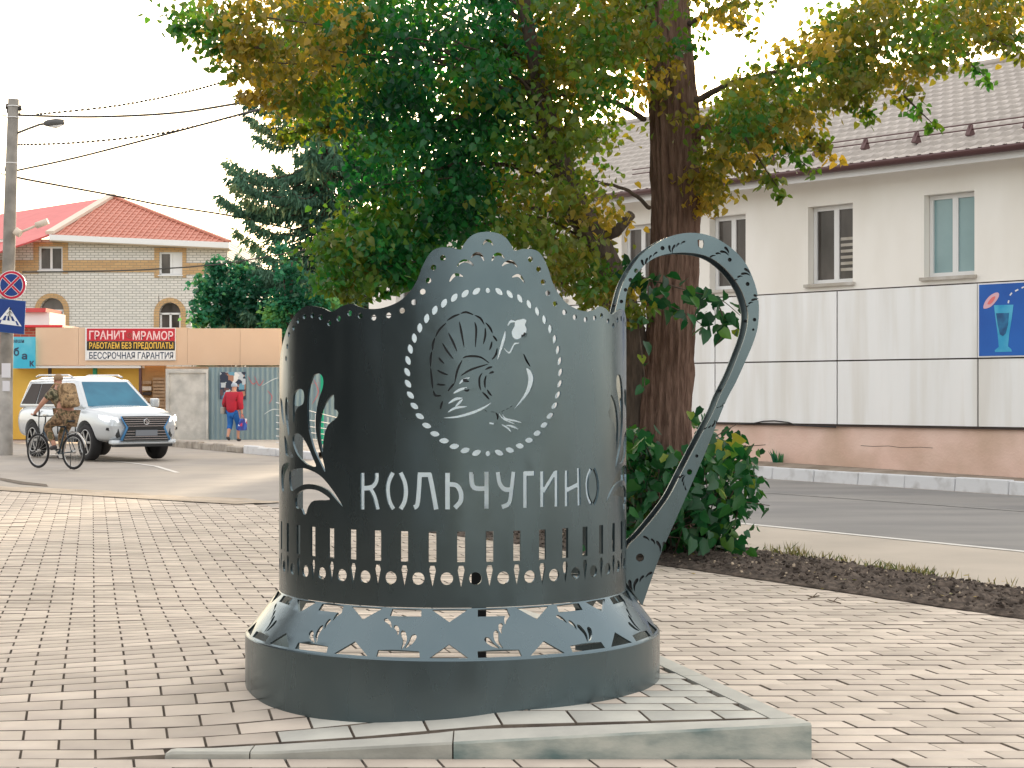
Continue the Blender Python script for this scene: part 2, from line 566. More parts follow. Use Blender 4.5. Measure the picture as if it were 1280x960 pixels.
sheet('ground', [(-300, -80), (300, -80), (300, 500), (-300, 500)], -0.06, ground_m)
sheet('road', [(-60, 12), (30, -2), (60, 10), (60, 60), (-60, 60)], -0.018, road_m)
# near asphalt lane at the right and the pale parking strip in front of it
def line_g(p0, p1, ext0=0.0, ext1=0.0):
    a, b = G(*p0), G(*p1); d = (b - a).normalized()
    return a - d * ext0, b + d * ext1
la, lb = line_g((945, 655), (1280, 688), 6, 10)      # the white line
lane_far_a, lane_far_b = line_g((945, 597), (1280, 619), 9, 12)
sheet('dark_lane', [la, lb, lane_far_b, lane_far_a], -0.013, lane_m)
seam_a, seam_b = line_g((945, 614), (1280, 638), 6, 8)
sheet('pale_strip', [la, lb, (14, 2, 0), (4.0, 5.5, 0), (2.0, 15.0, 0), (-1, 18.5, 0)], -0.013, park_m)
def ribbon(name, a, b, wd, z, m):
    a, b = Vector(a), Vector(b); d = (b - a).normalized(); n = Vector((-d.y, d.x, 0)) * wd / 2
    return sheet(name, [a - n, b - n, b + n, a + n], z, m)
ribbon('lane_line', la + Vector((0, 0, 0)), lb, 0.11, -0.008, white_line_m)
pale_m = mat('worn_line', (0.34, 0.33, 0.31), 0.9, col2=(0.24, 0.23, 0.22), scale=5)
ribbon('lane_seam_line', seam_a, seam_b, 0.10, -0.008, pale_m)
ga, gb = G(95, 574), G(222, 590)
pts = [G(60, 567), G(110, 573), G(165, 578), G(195, 582), G(222, 590)]
mbl = MB()
for i in range(len(pts) - 1):
    d = (pts[i + 1] - pts[i]).normalized(); n = Vector((-d.y, d.x, 0)) * 0.05
    mbl.add([pts[i] - n, pts[i + 1] - n, pts[i + 1] + n, pts[i] + n], [(0, 1, 2, 3)])
me = mbl.mesh('left_road_line'); me.transform(Matrix.Translation((0, 0, -0.010)))
put('road_line', me, white_line_m, kind='structure')

# plaza outline
PA = Vector((-7.67, 25.17, 0)); PB = Vector((-3.43, 21.9, 0)); PC = G(820, 706); PD = G(1280, 775)
dAB = (PB - PA).normalized(); dCD = (PD - PC).normalized()
PA2 = PA - dAB * 9; PD2 = PD + dCD * 8
plaza_poly = [PA2, PB, PC, PD2, Vector((6, -3, 0)), Vector((-14, -3, 0))]
plaza = sheet('plaza', plaza_poly, -0.0125, joint_m)

# sandy verge between the plaza and the road on the left: an uneven, gritty strip
def rough_strip(name, edge0, edge1, nu, nv, zf, m, kind):
    V = []; Fc = []
    for i in range(nu + 1):
        a = edge0(i / nu); b = edge1(i / nu)
        for j in range(nv + 1):
            p = a.lerp(b, j / nv); V.append((p.x, p.y, zf(p.x, p.y, i / nu, j / nv)))
    for i in range(nu):
        for j in range(nv):
            q = i * (nv + 1) + j; Fc.append((q, q + 1, q + nv + 2, q + nv + 1))
    V = np.array(V); t = rng.random(len(V))
    me = np_mesh(name, V, Fc, t, smooth=True)
    bm = bmesh.new(); bm.from_mesh(me); bmesh.ops.recalc_face_normals(bm, faces=bm.faces)
    if sum(f.normal.z for f in bm.faces) < 0: bmesh.ops.reverse_faces(bm, faces=bm.faces)
    bm.to_mesh(me); bm.free()
    return put(name, me, m, kind=kind)
from mathutils import noise as mnoise
def fbm(x, y, s, o=0.0): return mnoise.fractal(Vector((x * s, y * s, o)), 1.0, 2.0, 4)
rough_strip('sandy_verge', lambda t: PA2.lerp(PB, t) + dAB.cross(Vector((0, 0, 1))) * 0.22,
            lambda t: PA2.lerp(PB, t) - dAB.cross(Vector((0, 0, 1))) * (0.9 + 0.35 * fbm(t * 8, 0, 1.0)), 200, 14,
            lambda x, y, u, v: 0.012 + 0.02 * fbm(x, y, 2.0) * math.sin(math.pi * v) - 0.03 * v, sand_m, 'structure')

# ---------------------------------------------------------------- plinth surface height
SK = -0.25                      # the paving joints lean this much per metre of depth
Y0 = 6.655                      # front face of the plinth
def xR(Y): return 1.19 + SK * (Y - Y0)
def sstep(t): t = max(0.0, min(1.0, t)); return t * t * (3 - 2 * t)
def zs(x, Y):
    if Y < Y0 - 1e-4 or x > xR(Y) + 1e-4: return 0.0
    zf = max(0.14 * max(0.0, min(1.0, (x + 1.45) / 2.64)), 0.026 * sstep((x + 1.40) / 0.04) * (1 - sstep((Y - Y0 - 0.10) / 0.05)))
    xm = x - SK * (Y - Y0)
    zm = 0.134 * max(0.0, min(1.0, (xm + 3.1) / 2.15))
    dpt = 0.32 + 1.0 * max(0.0, min(1.0, (-0.2 - x) / 1.0))
    z = zf + (zm - zf) * sstep((Y - Y0) / dpt)
    return z * (1 - sstep((Y - 8.4) / 3.6))

TL, TW, GAP = 0.300, 0.1538, 0.0062
tile_pal = [rng.random() for _ in range(8)]
def tile_mesh(tint, ch=0.0028):
    """one flat paver, leaning with the joints, bevelled top edge; centre at origin, top at z=0"""
    hx, hy = (TL - GAP) / 2, (TW - GAP) / 2
    c = [(-hx, -hy), (hx, -hy), (hx, hy), (-hx, hy)]
    def ring(ins, z): return [((x - math.copysign(ins, x)) + SK * (y - math.copysign(ins, y)), y - math.copysign(ins, y), z) for x, y in c]
    V = ring(0, -0.03) + ring(0, -ch) + ring(ch, 0)
    Fc = []
    for b in (0, 4):
        for i in range(4): Fc.append((b + i, b + (i + 1) % 4, b + 4 + (i + 1) % 4, b + 4 + i))
    Fc.append((8, 9, 10, 11))
    return V, Fc
rows = []
xmin = lambda Y: -0.33 * Y - 0.8
xmax = lambda Y: min(0.33 * Y + 0.8, PC.x + (PC.y - Y) * 0.6 + 0.35)
k = -6
_oc = Vector((-dCD.y, dCD.x, 0)); _oc = _oc if _oc.x > 0 else -_oc
poly2 = [(p.x, p.y) for p in (PA2, PB, PC + _oc * 0.22, PD2 + _oc * 0.22, plaza_poly[4] + Vector((0.3, 0, 0)), plaza_poly[5])]
near, far = [], []
while True:
    Yc = Y0 + (k + 0.5) * TW
    if Yc > 27: break
    off = (0.5 * TL if k % 2 else 0.0)
    i0 = int(math.floor((xmin(Yc) - SK * (Yc - Y0) - off) / TL))
    i1 = int(math.ceil((xmax(Yc) - SK * (Yc - Y0) - off) / TL))
    cx = np.array([off + i * TL + SK * (Yc - Y0) for i in range(i0, i1)])
    if len(cx):
        pts2 = np.stack([cx, np.full(len(cx), Yc)], 1)
        ok = in_poly(pts2, poly2)
        for x, o_ in zip(cx, ok):
            if o_: far.append((float(x), Yc))
    k += 1
# keep clear of the plinth's right border strip (front border handled by the row spacing)
BW = 0.11
def tile_kind(x, Y):
    if Y > Y0 and Y < 12.0:
        e = xR(Y)
        if x > e - BW - TL / 2 and x < e + TL / 2: return 'cut'
    return 'ok'
V0, F0 = tile_mesh(0)
V0 = np.array(V0)
shared = []
for t in tile_pal:
    me = np_mesh('paving_brick', V0[:, :], [f for f in F0], np.full(len(V0), t))
    me.materials.append(tile_m); me.materials.append(joint_m); me.polygons.foreach_set('material_index', [1] * 8 + [0]); shared.append(me)
def custom_tile(x0, x1, Yc):
    """tile spanning x0..x1 (sheared coordinates at its own centre) draped on the plinth surface"""
    hy = (TW - GAP) / 2; ch = 0.0028
    c = [(x0, -hy), (x1, -hy), (x1, hy), (x0, hy)]
    mx = (x0 + x1) / 2
    V = []
    for ins, dz in ((0, -0.03), (0, -ch), (ch, 0)):
        for x, y in c:
            xx = x - math.copysign(ins, x - mx); yy = y - math.copysign(ins, y)
            X = xx + SK * yy; Y = Yc + yy
            V.append((X, Y, zs(X, Y) + dz))
    return V, F0
vis = []
rest_V, rest_F, rest_T = [], [], []
def add_rest(V, t):
    b = len(rest_V)
    rest_V.extend([tuple(v) for v in V]); rest_F.extend([tuple(i + b for i in f) for f in F0]); rest_T.extend([t] * len(V))
cands = []
for (x, Y) in far:
    kd = tile_kind(x, Y)
    x0, x1 = x - TL / 2 + GAP / 2, x + TL / 2 - GAP / 2
    segs = []
    if kd == 'cut':
        e = xR(Y)
        a0, a1 = x0, min(x1, e - BW - 0.004)
        if a1 - a0 > 0.03: segs.append((a0, a1))
        b0, b1 = max(x0, e + 0.004), x1
        if b1 - b0 > 0.03: segs.append((b0, b1))
    else: segs.append((x0, x1))
    for s0, s1 in segs:
        # front border strip of the plinth replaces the first half row
        cands.append((s0, s1, Y, kd == 'ok' and abs(zs((s0 + s1) / 2, Y)) < 1e-5 and abs(zs(s0, Y)) < 1e-5 and abs(zs(s1, Y + .08)) < 1e-5 and abs(zs(s1, Y - .08)) < 1e-5))
def shows(s0, s1, Y):
    pxm = 640 + (s0 + s1) / 2 * F / Y; pym = HZ + CAMZ * F / Y
    if not (-10 < pxm < 1290 and pym < 968): return False
    dxc, dyc = (s0 + s1) / 2 + 0.275, Y - 7.875
    if dxc * dxc + dyc * dyc < 0.93 ** 2: return False
    if Y > 7.9 and abs(pxm - 565) < 255: return False
    return True
order = sorted(range(len(cands)), key=lambda i: (0 if shows(*cands[i][:3]) else 1, cands[i][2]))
front_row = Y0 + 0.5 * TW
n_obj = 0
for r_, i in enumerate(order):
    s0, s1, Y, flat = cands[i]
    t = random.random()
    jz = random.gauss(0, 0.0014)
    on_plinth = (Y > Y0 and Y < 9.2 and s1 < xR(Y) and zs((s0 + s1) / 2, Y) > 0.02 and (s0 + s1) / 2 - SK * (Y - Y0) > -0.75)  # bricks by the cup take the tinted material: light falloff as colour
    if abs(Y - front_row) < 0.01 and s1 < xR(Y) and s1 > -1.40:     # plinth border lies here
        if s0 > -1.45: continue
        s1 = -1.392; flat = False
    if shows(s0, s1, Y) and n_obj < 290:
        n_obj += 1
        if flat:
            me = shared[int(t * 7.99)]
            o = bpy.data.objects.new('paving_brick', me); COL.objects.link(o)
            o.parent = plaza; o.location = Vector(((s0 + s1) / 2, Y, jz)) - wloc(plaza)
        else:
            V, _ = custom_tile(s0, s1, Y)
            me = np_mesh('paving_brick', V, F0, [t] * 12)
            me.materials.append(plinth_m if on_plinth else tile_m); me.materials.append(joint_m); me.polygons.foreach_set('material_index', [1] * 8 + [0])
            o = put('paving_brick', me, None, plaza)
    else:
        V, _ = custom_tile(s0, s1, Y)
        add_rest([(a, b, c + jz) for a, b, c in V], t)
me = np_mesh('paving', rest_V, rest_F, rest_T); me.materials.append(tile_m); me.materials.append(joint_m); me.polygons.foreach_set('material_index', ([1] * 8 + [0]) * (len(rest_F) // 9))
put('paving_bricks', me, None, plaza, kind='stuff')

# plinth base body (sand bed between bricks) and its concrete border
pl = thing('plinth', (0, 7.9, 0), 'low concrete plinth edged with pale kerb slabs under the metal cup holder', 'plinth')
V = []; Fc = []
NX, NY = 40, 34
for j in range(NY + 1):
    Y = Y0 + 0.02 + (12.0 - Y0) * j / NY
    for i in range(NX + 1):
        x = (xR(Y) - 0.005) + (-5.0 - xR(Y)) * (1 - i / NX)
        V.append((x, Y, zs(x, Y) - 0.0118))
for j in range(NY):
    for i in range(NX):
        q = j * (NX + 1) + i; Fc.append((q, q + 1, q + NX + 2, q + NX + 1))
put('sand_bed', np_mesh('sand_bed', V, Fc), joint_m, pl)
def border(pts_out, pts_in, name, joint=0.004):
    """top strip + face between outer edge (real corner) and inner edge"""
    n = len(pts_out); V = []; Fc = []
    for (a, b) in zip(pts_out, pts_in):
        za, zb = zs(*a), zs(*b)
        V += [(a[0], a[1], -0.03), (a[0], a[1], za - 0.008), (a[0] + (b[0] - a[0]) * 0.08, a[1] + (b[1] - a[1]) * 0.08, za + 0.001), (b[0], b[1], zb + 0.001), (b[0], b[1], zb - 0.03)]
    for i in range(n - 1):
        for k in range(4):
            q = i * 5 + k; Fc.append((q, q + 1, q + 6, q + 5))
    mb = MB(); mb.add(V, Fc)
    mb.f.append(tuple(range(5))); mb.sm.append(False)
    mb.f.append(tuple((n - 1) * 5 + k for k in reversed(range(5)))); mb.sm.append(False)
    return mb.mesh(name)
def px2x(px): return (px - 640) * Y0 / F
breaks = [1.19, px2x(566), px2x(312), px2x(205)]
for a, b in zip(breaks[:-1], breaks[1:]):
    a_, b_ = a - 0.003, b + 0.003
    xs = np.linspace(a_, b_, 14)
    o_ = [(x, Y0 + 1e-3) for x in xs]
    i_ = [(x + SK * 0.125 if n_ == 0 and a == 1.19 else x, Y0 + 0.125) for n_, x in enumerate(xs)]
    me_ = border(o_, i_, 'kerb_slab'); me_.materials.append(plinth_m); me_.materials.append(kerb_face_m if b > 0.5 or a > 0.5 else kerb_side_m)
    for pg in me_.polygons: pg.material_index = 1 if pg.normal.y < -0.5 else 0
    put('kerb_slab', me_, None, pl)
ys = np.linspace(Y0 + 0.135, 11.9, 36)
segs_ = [(0, 7), (7, 14), (14, 21), (21, 28), (28, 35)]
for a, b in segs_:
    yy = ys[a:b + 1].copy(); yy[0] += 0.003; yy[-1] -= 0.003
    put('kerb_slab', border([(xR(y), y) for y in yy], [(xR(y) - BW, y) for y in yy], 'kerb_slab'), plinth_m, pl)
# ---------------------------------------------------------------- THE CUP HOLDER SCULPTURE
CX, CY = -0.275, 7.875
RB, RR = 0.809, 0.964
ZB, ZRT, ZR0 = 0.545, 0.3475, 0.02
TH = 0.009
cup = thing('cup_holder_sculpture', (CX, CY, 0.13), 'giant dark grey steel tea glass holder with a cut-out bird, on the plinth', 'sculpture')

def cyl(px, py, r=RB):
    """photo pixel -> (theta in radians, z) on the cylinder of radius r round the cup axis"""
    kx = (px - 640.0) / F
    # (kx t - CX)^2 + (t - CY)^2 = r^2
    A = kx * kx + 1; B = -2 * (kx * CX + CY); C = CX * CX + CY * CY - r * r
    D = B * B - 4 * A * C
    t = (-B - math.sqrt(max(D, 0))) / (2 * A)
    x, y = kx * t - CX, t - CY
    return math.atan2(x, -y), CAMZ - (py - HZ) * t / F
def us(px, py):                   # -> arc length on the shell, height
    th, z = cyl(px, py); return (th * RB, z)
T0 = R(12.4)                      # symmetry axis of the decoration
U0 = T0 * RB
def mir(poly): return [(2 * U0 - u, z) for u, z in poly]

holes = []
# rim
rim_px = [(357.5, 415), (362, 404), (367.5, 395), (377.5, 385), (387.5, 382), (402.5, 385), (415, 389.5), (427.5, 382.5), (440, 379.5), (447.5, 383),
          (460, 386), (475, 385.5), (490, 381), (502.5, 374), (515, 361), (522.5, 347.5), (527.5, 334), (535, 320), (542.5, 312), (552.5, 309),
          (565, 309.5), (576, 312), (580, 305), (587.5, 296), (597.5, 291), (607.5, 289.5)]
rim = [us(*p) for p in rim_px]
rim[-1] = (U0, rim[-1][1])
left_tail = [(R(-112) * RB, 1.38), (R(-100) * RB, 1.40), (R(-90) * RB, 1.44), (R(-83) * RB, 1.50), (R(-77) * RB, 1.60)]
left_tail = [p for p in left_tail if p[0] < rim[0][0] - 0.01]
rim_l = left_tail + rim
rim_l = catmull(rim_l[:-6], 4) + catmull(rim_l[-6:], 4)
rim_r = [(2 * U0 - u, z) for u, z in rim_l[::-1][1:]]
BACK_L, BACK_R = R(-112) * RB, R(137) * RB
rim_all = rim_l + rim_r
outer = [(BACK_L, ZB)] + rim_all + [(BACK_R, ZB)]

def z3(x, y): return (340 + x / 4.0, 280 + y / 4.0)
dots = [z3(*p) for p in [(107, 520), (130, 484), (161, 462), (201, 457), (243, 466), (286, 496), (333, 473), (388, 446), (441, 459), (508, 468), (582, 457), (650, 433), (709, 391), (753, 338), (781, 282), (807, 217), (854, 169)]]
dots += [(361, 418), (359, 433), (357.5, 448)]
for p in dots:
    u, z = us(*p)
    e = ellipse(u, z, 0.0125, 0.0125, n=12)
    holes += [e, mir(e)]
# crescents under the crown
cr = [[(995, 168), (1012, 152), (1030, 148), (1048, 158), (1060, 184)], [(925, 212), (945, 190), (965, 184), (990, 192), (1008, 208)], [(888, 288), (905, 262), (925, 252), (955, 262)]]
for c in cr:
    s_ = stroke([us(*z3(*p)) for p in c], 0.014, 'taper', 3)
    holes += [s_, mir(s_)]
u1, z1 = us(*z3(1072, 92))
holes.append(stroke([(U0 - 0.022, z1 - 0.012), (U0 - 0.012, z1 + 0.004), (U0, z1 + 0.008), (U0 + 0.012, z1 + 0.004), (U0 + 0.022, z1 - 0.012)], 0.013, 'taper', 3))
# medallion ring of lens-shaped cuts
MU, MZ, MR = U0 + 0.000, 1.5375, 0.344
NM = 44
for i in range(NM):
    a = 2 * math.pi * i / NM + math.pi / 2
    u, z = MU + MR * math.cos(a), MZ + MR * math.sin(a)
    if i in (0, NM // 2): holes.append(ellipse(u, z, 0.010, 0.011, n=12))
    else:
        sgn = 1 if i < NM // 2 else -1
        holes.append(ellipse(u, z, 0.0205, 0.0115, a + math.pi / 2 + sgn * 0.55, n=12, lens=True))
# the bird, cut as pen strokes
def z6(x, y): return us(500 + x / 4.176, 350 + y / 4.176)
thin = [[(313, 178), (280, 190), (245, 212)], [(240, 225), (205, 260), (185, 298)], [(182, 302), (172, 335), (170, 368)], [(166, 374), (160, 410), (160, 453)],
        [(160, 460), (166, 520), (172, 568)], [(174, 578), (185, 603), (215, 604)], [(317, 175), (345, 168), (384, 182)], [(390, 184), (420, 200), (440, 233)],
        [(447, 222), (470, 250), (483, 278)], [(485, 290), (497, 305), (507, 320)], [(310, 217), (320, 270), (335, 352)], [(390, 220), (398, 260), (393, 350)],
        [(445, 250), (445, 290), (435, 335)], [(480, 320), (475, 345), (467, 365)], [(252, 275), (275, 320), (298, 373)], [(222, 330), (245, 370), (278, 412)],
        [(203, 405), (213, 420), (230, 436)], [(195, 470), (220, 485), (250, 495)], [(192, 542), (210, 547), (237, 548)], [(508, 355), (500, 390), (480, 415)],
        [(285, 540), (300, 470), (325, 418)], [(328, 408), (345, 400), (385, 398), (425, 405), (466, 434)], [(318, 500), (370, 468), (460, 439)],
        [(250, 580), (270, 555), (283, 540)], [(222, 632), (215, 655), (210, 675)], [(430, 485), (415, 510), (415, 550), (422, 575)],
        [(450, 497), (442, 530), (445, 565)], [(430, 585), (450, 605), (467, 625)], [(455, 572), (465, 590), (480, 605)], [(445, 468), (465, 458), (483, 452)],
        [(465, 488), (480, 482), (492, 478)], [(443, 678), (455, 688)], [(475, 688), (495, 690)], [(530, 687), (545, 680)], [(555, 675), (566, 670)], [(575, 665), (586, 655)],
        [(500, 692), (510, 710), (508, 730)], [(645, 385), (660, 420), (680, 452)], [(655, 298), (664, 278)], [(648, 300), (652, 288)], [(330, 530), (345, 528), (362, 530)], [(335, 575), (350, 578), (362, 570)]]
back_strips = MB()  # black strips added behind the thin slits to make them look dark
for s_ in thin:
    q_ = [z6(*p) for p in s_]; holes.append(stroke(q_, 0.0092, 'taper', 3))
    pl_ = stroke(q_, 0.022, 'flat', 3); n2 = len(pl_) // 2
    vs_ = [(CX + (RB - TH - 0.0015) * math.sin(u / RB), CY - (RB - TH - 0.0015) * math.cos(u / RB), z) for u, z in pl_]
    back_strips.add(vs_, [(i, i + 1, 2 * n2 - 2 - i, 2 * n2 - 1 - i) for i in range(n2 - 1)])
thick = [([(552, 262), (545, 300), (530, 350), (508, 422)], 0.014), ([(540, 350), (572, 380), (598, 335), (627, 330)], 0.0085), ([(627, 330), (629, 355)], 0.005),
         ([(515, 688), (530, 715), (560, 735), (605, 752)], 0.0065), ([(532, 690), (550, 722), (600, 735), (638, 745)], 0.0075), ([(530, 755), (560, 770), (585, 797)], 0.0085),
         ([(552, 757), (590, 765), (622, 780)], 0.0085), ([(228, 720), (300, 714), (380, 692), (440, 665), (478, 640)], 0.011),
         ([(310, 542), (330, 522), (365, 510)], 0.010), ([(278, 592), (310, 574), (350, 560)], 0.011), ([(252, 645), (290, 622), (327, 616)], 0.011),
         ([(327, 622), (310, 640), (288, 662)], 0.010), ([(250, 690), (290, 668), (350, 660)], 0.010), ([(562, 240), (580, 216), (610, 218)], 0.011)]
for s_, w_ in thick: holes.append(stroke([z6(*p) for p in s_], w_, 'leaf', 4))
holes.append([z6(*p) for p in catmull([(598, 240), (584, 270), (590, 298), (612, 310), (640, 297), (660, 280), (665, 255), (657, 234), (664, 212), (650, 203), (630, 206), (602, 214)], 3, True)])
holes.append([z6(*p) for p in catmull([(660, 462), (685, 472), (700, 510), (690, 560), (660, 610), (592, 680), (640, 612), (664, 560), (670, 510)], 3, True)])
holes.append(ellipse(*z6(479, 749), 0.012, 0.004, -0.2, n=10))
# the word, stencil letters
def fA(x, y): return us(340 + x / 4.923, 450 + y / 4.923)
def fB(x, y): return us(560 + x / 4.923, 450 + y / 4.923)
LA = [[(556, 695), (556, 920)], [(643, 695), (641, 745), (612, 782), (560, 790)], [(600, 785), (630, 840), (650, 920)],
      [(743, 693), (717, 750), (712, 810), (722, 870), (746, 918)], [(790, 693), (815, 750), (823, 810), (815, 870), (790, 918)],
      [(872, 908), (893, 890), (903, 800), (908, 706)], [(896, 706), (978, 706)], [(968, 700), (985, 780), (1010, 920)],
      [(1080, 695), (1080, 920)], [(1085, 765), (1135, 772), (1162, 815), (1160, 870), (1125, 910)]]
LB = [[(145, 690), (149, 765), (175, 790), (240, 790)], [(238, 688), (238, 915)], [(308, 690), (320, 760), (350, 795), (392, 797)], [(405, 688), (392, 800), (378, 880), (332, 905)],
      [(476, 688), (476, 910)], [(468, 699), (535, 697)], [(580, 685), (580, 905)], [(588, 812), (662, 690)], [(668, 680), (668, 902)],
      [(730, 680), (730, 900)], [(736, 800), (805, 765)], [(804, 665), (808, 895)], [(881, 668), (860, 720), (856, 790), (866, 850), (884, 887)], [(898, 668), (916, 720), (922, 790), (914, 845), (896, 887)]]
for s_ in LA: holes.append(stroke([fA(*p) for p in s_], 0.0195, 'flat', 4))
for s_ in LB: holes.append(stroke([fB(*p) for p in s_], 0.0195, 'flat', 4))
# big leaf ornament, left and mirrored
orn = [[(285, 83), (255, 95), (235, 140), (222, 200), (218, 290), (222, 400), (238, 480), (262, 560), (300, 640), (328, 690), (310, 600), (290, 540), (275, 470), (268, 400), (272, 320), (288, 240), (312, 170), (315, 120), (303, 92)],
       [(380, 215), (345, 240), (315, 290), (297, 350), (290, 420), (295, 500), (310, 570), (315, 510), (325, 450), (345, 400), (380, 370), (400, 350), (408, 325), (395, 305), (383, 300)],
       [(170, 177), (145, 190), (132, 220), (128, 290), (132, 390), (140, 330), (160, 290), (190, 270), (198, 230), (192, 190)],
       [(52, 235), (55, 300), (62, 360), (75, 405), (70, 330), (64, 260)],
       [(85, 228), (80, 290), (85, 370), (103, 470), (106, 400), (103, 300), (98, 250)],
       [(76, 465), (82, 560), (90, 590), (132, 598), (110, 550), (92, 500)],
       [(150, 450), (128, 470), (130, 520), (160, 590), (220, 645), (270, 655), (250, 600), (215, 520), (180, 465)],
       [(115, 680), (105, 710), (108, 760), (120, 805), (150, 790), (200, 765), (270, 770), (340, 800), (395, 860), (437, 905), (400, 840), (350, 770), (300, 715), (240, 680), (180, 665)],
       [(150, 830), (145, 890), (155, 915), (180, 915), (195, 950), (210, 945), (225, 900), (260, 865), (355, 860), (320, 825), (270, 800), (200, 797)],
       [(64, 650), (57, 700), (60, 790), (72, 812), (74, 740), (86, 682), (112, 640), (90, 630)]]
for o_ in orn:
    pl_ = [fA(*p) for p in catmull(o_, 3, True)]
    holes += [pl_, mir(pl_)]
# band of slots, spikes and discs
NS = 42
USH = R(12.9)
for i in range(NS):
    th = USH + (i - NS / 2) * 2 * math.pi / NS
    u = th * RB
    if u < BACK_L + 0.05 or u > BACK_R - 0.05: continue
    holes.append([(u - 0.0165, 0.738), (u + 0.0165, 0.738), (u + 0.0165, 0.866), (u - 0.0165, 0.866)])
    holes.append([(u, 0.632), (u + 0.0145, 0.703), (u + 0.009, 0.722), (u - 0.009, 0.722), (u - 0.0145, 0.703)])
    u2 = u + math.pi / NS * RB
    if u2 < BACK_R - 0.04: holes.append(ellipse(u2, 0.668, 0.0265, 0.0265, n=20))
    
def map_cyl(u, z, off):
    th = u / RB; r = RB - off
    return (CX + r * math.sin(th), CY - r * math.cos(th), z)
me = cut_sheet('shell', outer, holes, 0.035, map_cyl, TH)
put('shell', me, metal_m, cup)
back_strips.build('slit_dark_backing', post_m, cup, kind='stuff')

# flared skirt between shell and ring
HC = math.hypot(ZB - ZRT, RR - RB)
def map_cone(u, v, off):           # u = theta*RRef, v 0 top .. 1 bottom
    th = u / 0.885
    r = RB + (RR - 0.006 - RB) * v - off
    return (CX + r * math.sin(th), CY - r * math.cos(th), ZB - 0.002 + (ZRT - ZB + 0.004) * v - off * 0.5)
ch = []
P14 = 2 * math.pi / 14
BL, BR = R(-124), R(141)
def sprig(c, ang, sc, flip=1, ky=1.0):
    """four teardrop cuts fanned off a stem; returns polygons"""
    out = []
    spec = [([(0.05, -1.0), (-0.12, -0.5), (0.02, 0.08)], 0.30), ([(-0.12, -0.95), (-0.42, -0.65), (-0.62, -0.22)], 0.34),
            ([(0.24, -0.18), (0.24, 0.12), (0.42, 0.42)], 0.24), ([(0.58, 0.30), (0.72, 0.62), (1.0, 0.86)], 0.24)]
    for pts_, w_ in spec:
        q = []
        for x, y in pts_:
            x *= flip
            q.append((c[0] + sc * (x * math.cos(ang) - y * math.sin(ang)), c[1] + sc * ky * (x * math.sin(ang) + y * math.cos(ang))))
        out.append(stroke(q, w_ * sc, 'tear', 4))
    return out
for i in range(14):
    tt = R(0.9) + (i - 7) * P14
    tr = tt + P14 / 2
    k_ = 0.885
    if tt > BL + 0.12 and tt < BR - 0.12:
        ch.append([((tt - 0.092) * k_, 0.03), ((tt + 0.092) * k_, 0.03), (tt * k_, 0.27)])
        ch.append([((tt - 0.085) * k_, 0.965), (tt * k_, 0.70), ((tt + 0.085) * k_, 0.965)])
    if tr > BL + 0.12 and tr < BR - 0.12:
        ch.append([((tr - 0.078) * k_, 0.03), ((tr + 0.078) * k_, 0.03), ((tr + 0.082) * k_, 0.17), ((tr - 0.082) * k_, 0.17)])
        ch.append([((tr - 0.098) * k_, 0.84), ((tr + 0.092) * k_, 0.84), ((tr + 0.098) * k_, 0.965), ((tr - 0.098) * k_, 0.965)])
        for s_ in sprig((0, 0), 0.15, 0.085, 1 if i % 2 else -1):
            ch.append([(tr * k_ + x, 0.47 - y / HC) for x, y in s_])
me = cut_sheet('skirt', [(BL * 0.885, 0), (BR * 0.885, 0), (BR * 0.885, 1), (BL * 0.885, 1)], ch, 0.04, map_cone, TH)
put('skirt', me, metal_m, cup)
# base ring with a rolled lip
n = 96
mb = MB(); prof = [(RR, ZR0), (RR, ZRT - 0.003), (RR - 0.003, ZRT + 0.002), (RR - 0.010, ZRT + 0.002), (RR - 0.012, ZRT - 0.003), (RR - 0.012, ZR0)]
V = []; Fc = []
for i in range(n + 1):
    th = BL + (BR - BL) * i / n
    for r, z in prof: V.append((CX + r * math.sin(th), CY - r * math.cos(th), z))
for i in range(n):
    for k in range(len(prof)):
        q = i * 6 + k; q2 = i * 6 + (k + 1) % 6
        Fc.append((q, q2, q2 + 6, q + 6))
Fc += [tuple(range(6)), tuple(n * 6 + k for k in reversed(range(6)))]
mb.add(V, Fc, False)
me = mb.mesh('base_ring')
for p in me.polygons: p.use_smooth = True
bm = bmesh.new(); bm.from_mesh(me)
for e in bm.edges:
    if e.calc_face_angle(0) > 0.5: e.smooth = False
bm.to_mesh(me); bm.free()
put('base_ring', me, metal_m, cup)
# frosted panel behind medallion and word (one sheet)
RP = RB - 0.06
def map_pan(u, z, off):
    th = u / RB; r = RP - off
    return (CX + r * math.sin(th), CY - r * math.cos(th), z)
word = [(R(-30) * RB, 0.935), (R(57) * RB, 0.935), (R(57) * RB, 1.14), (R(-30) * RB, 1.14)]
me = cut_sheet('back_panel', word, [], 0.03, map_pan, 0.006, union=[ellipse(MU, MZ, MR + 0.045, MR + 0.045, n=60), [(U0 - 0.1, 1.1), (U0 + 0.1, 1.1), (U0 + 0.1, 1.25), (U0 - 0.1, 1.25)]])
put('back_panel', me, inner_panel_m, cup)
# post carrying the panel, brackets and an inner stiffening strip
mb = MB(); mb.box((-0.150, 7.62, 0.60), (0.066, 0.066, 1.0)); mb.build('support_post', post_m, cup)
mb = MB()
for z in (0.97, 1.12):
    mb.box((-0.150, 7.36, z), (0.03, 0.46, 0.03))
mb.build('bracket', post_m, cup)
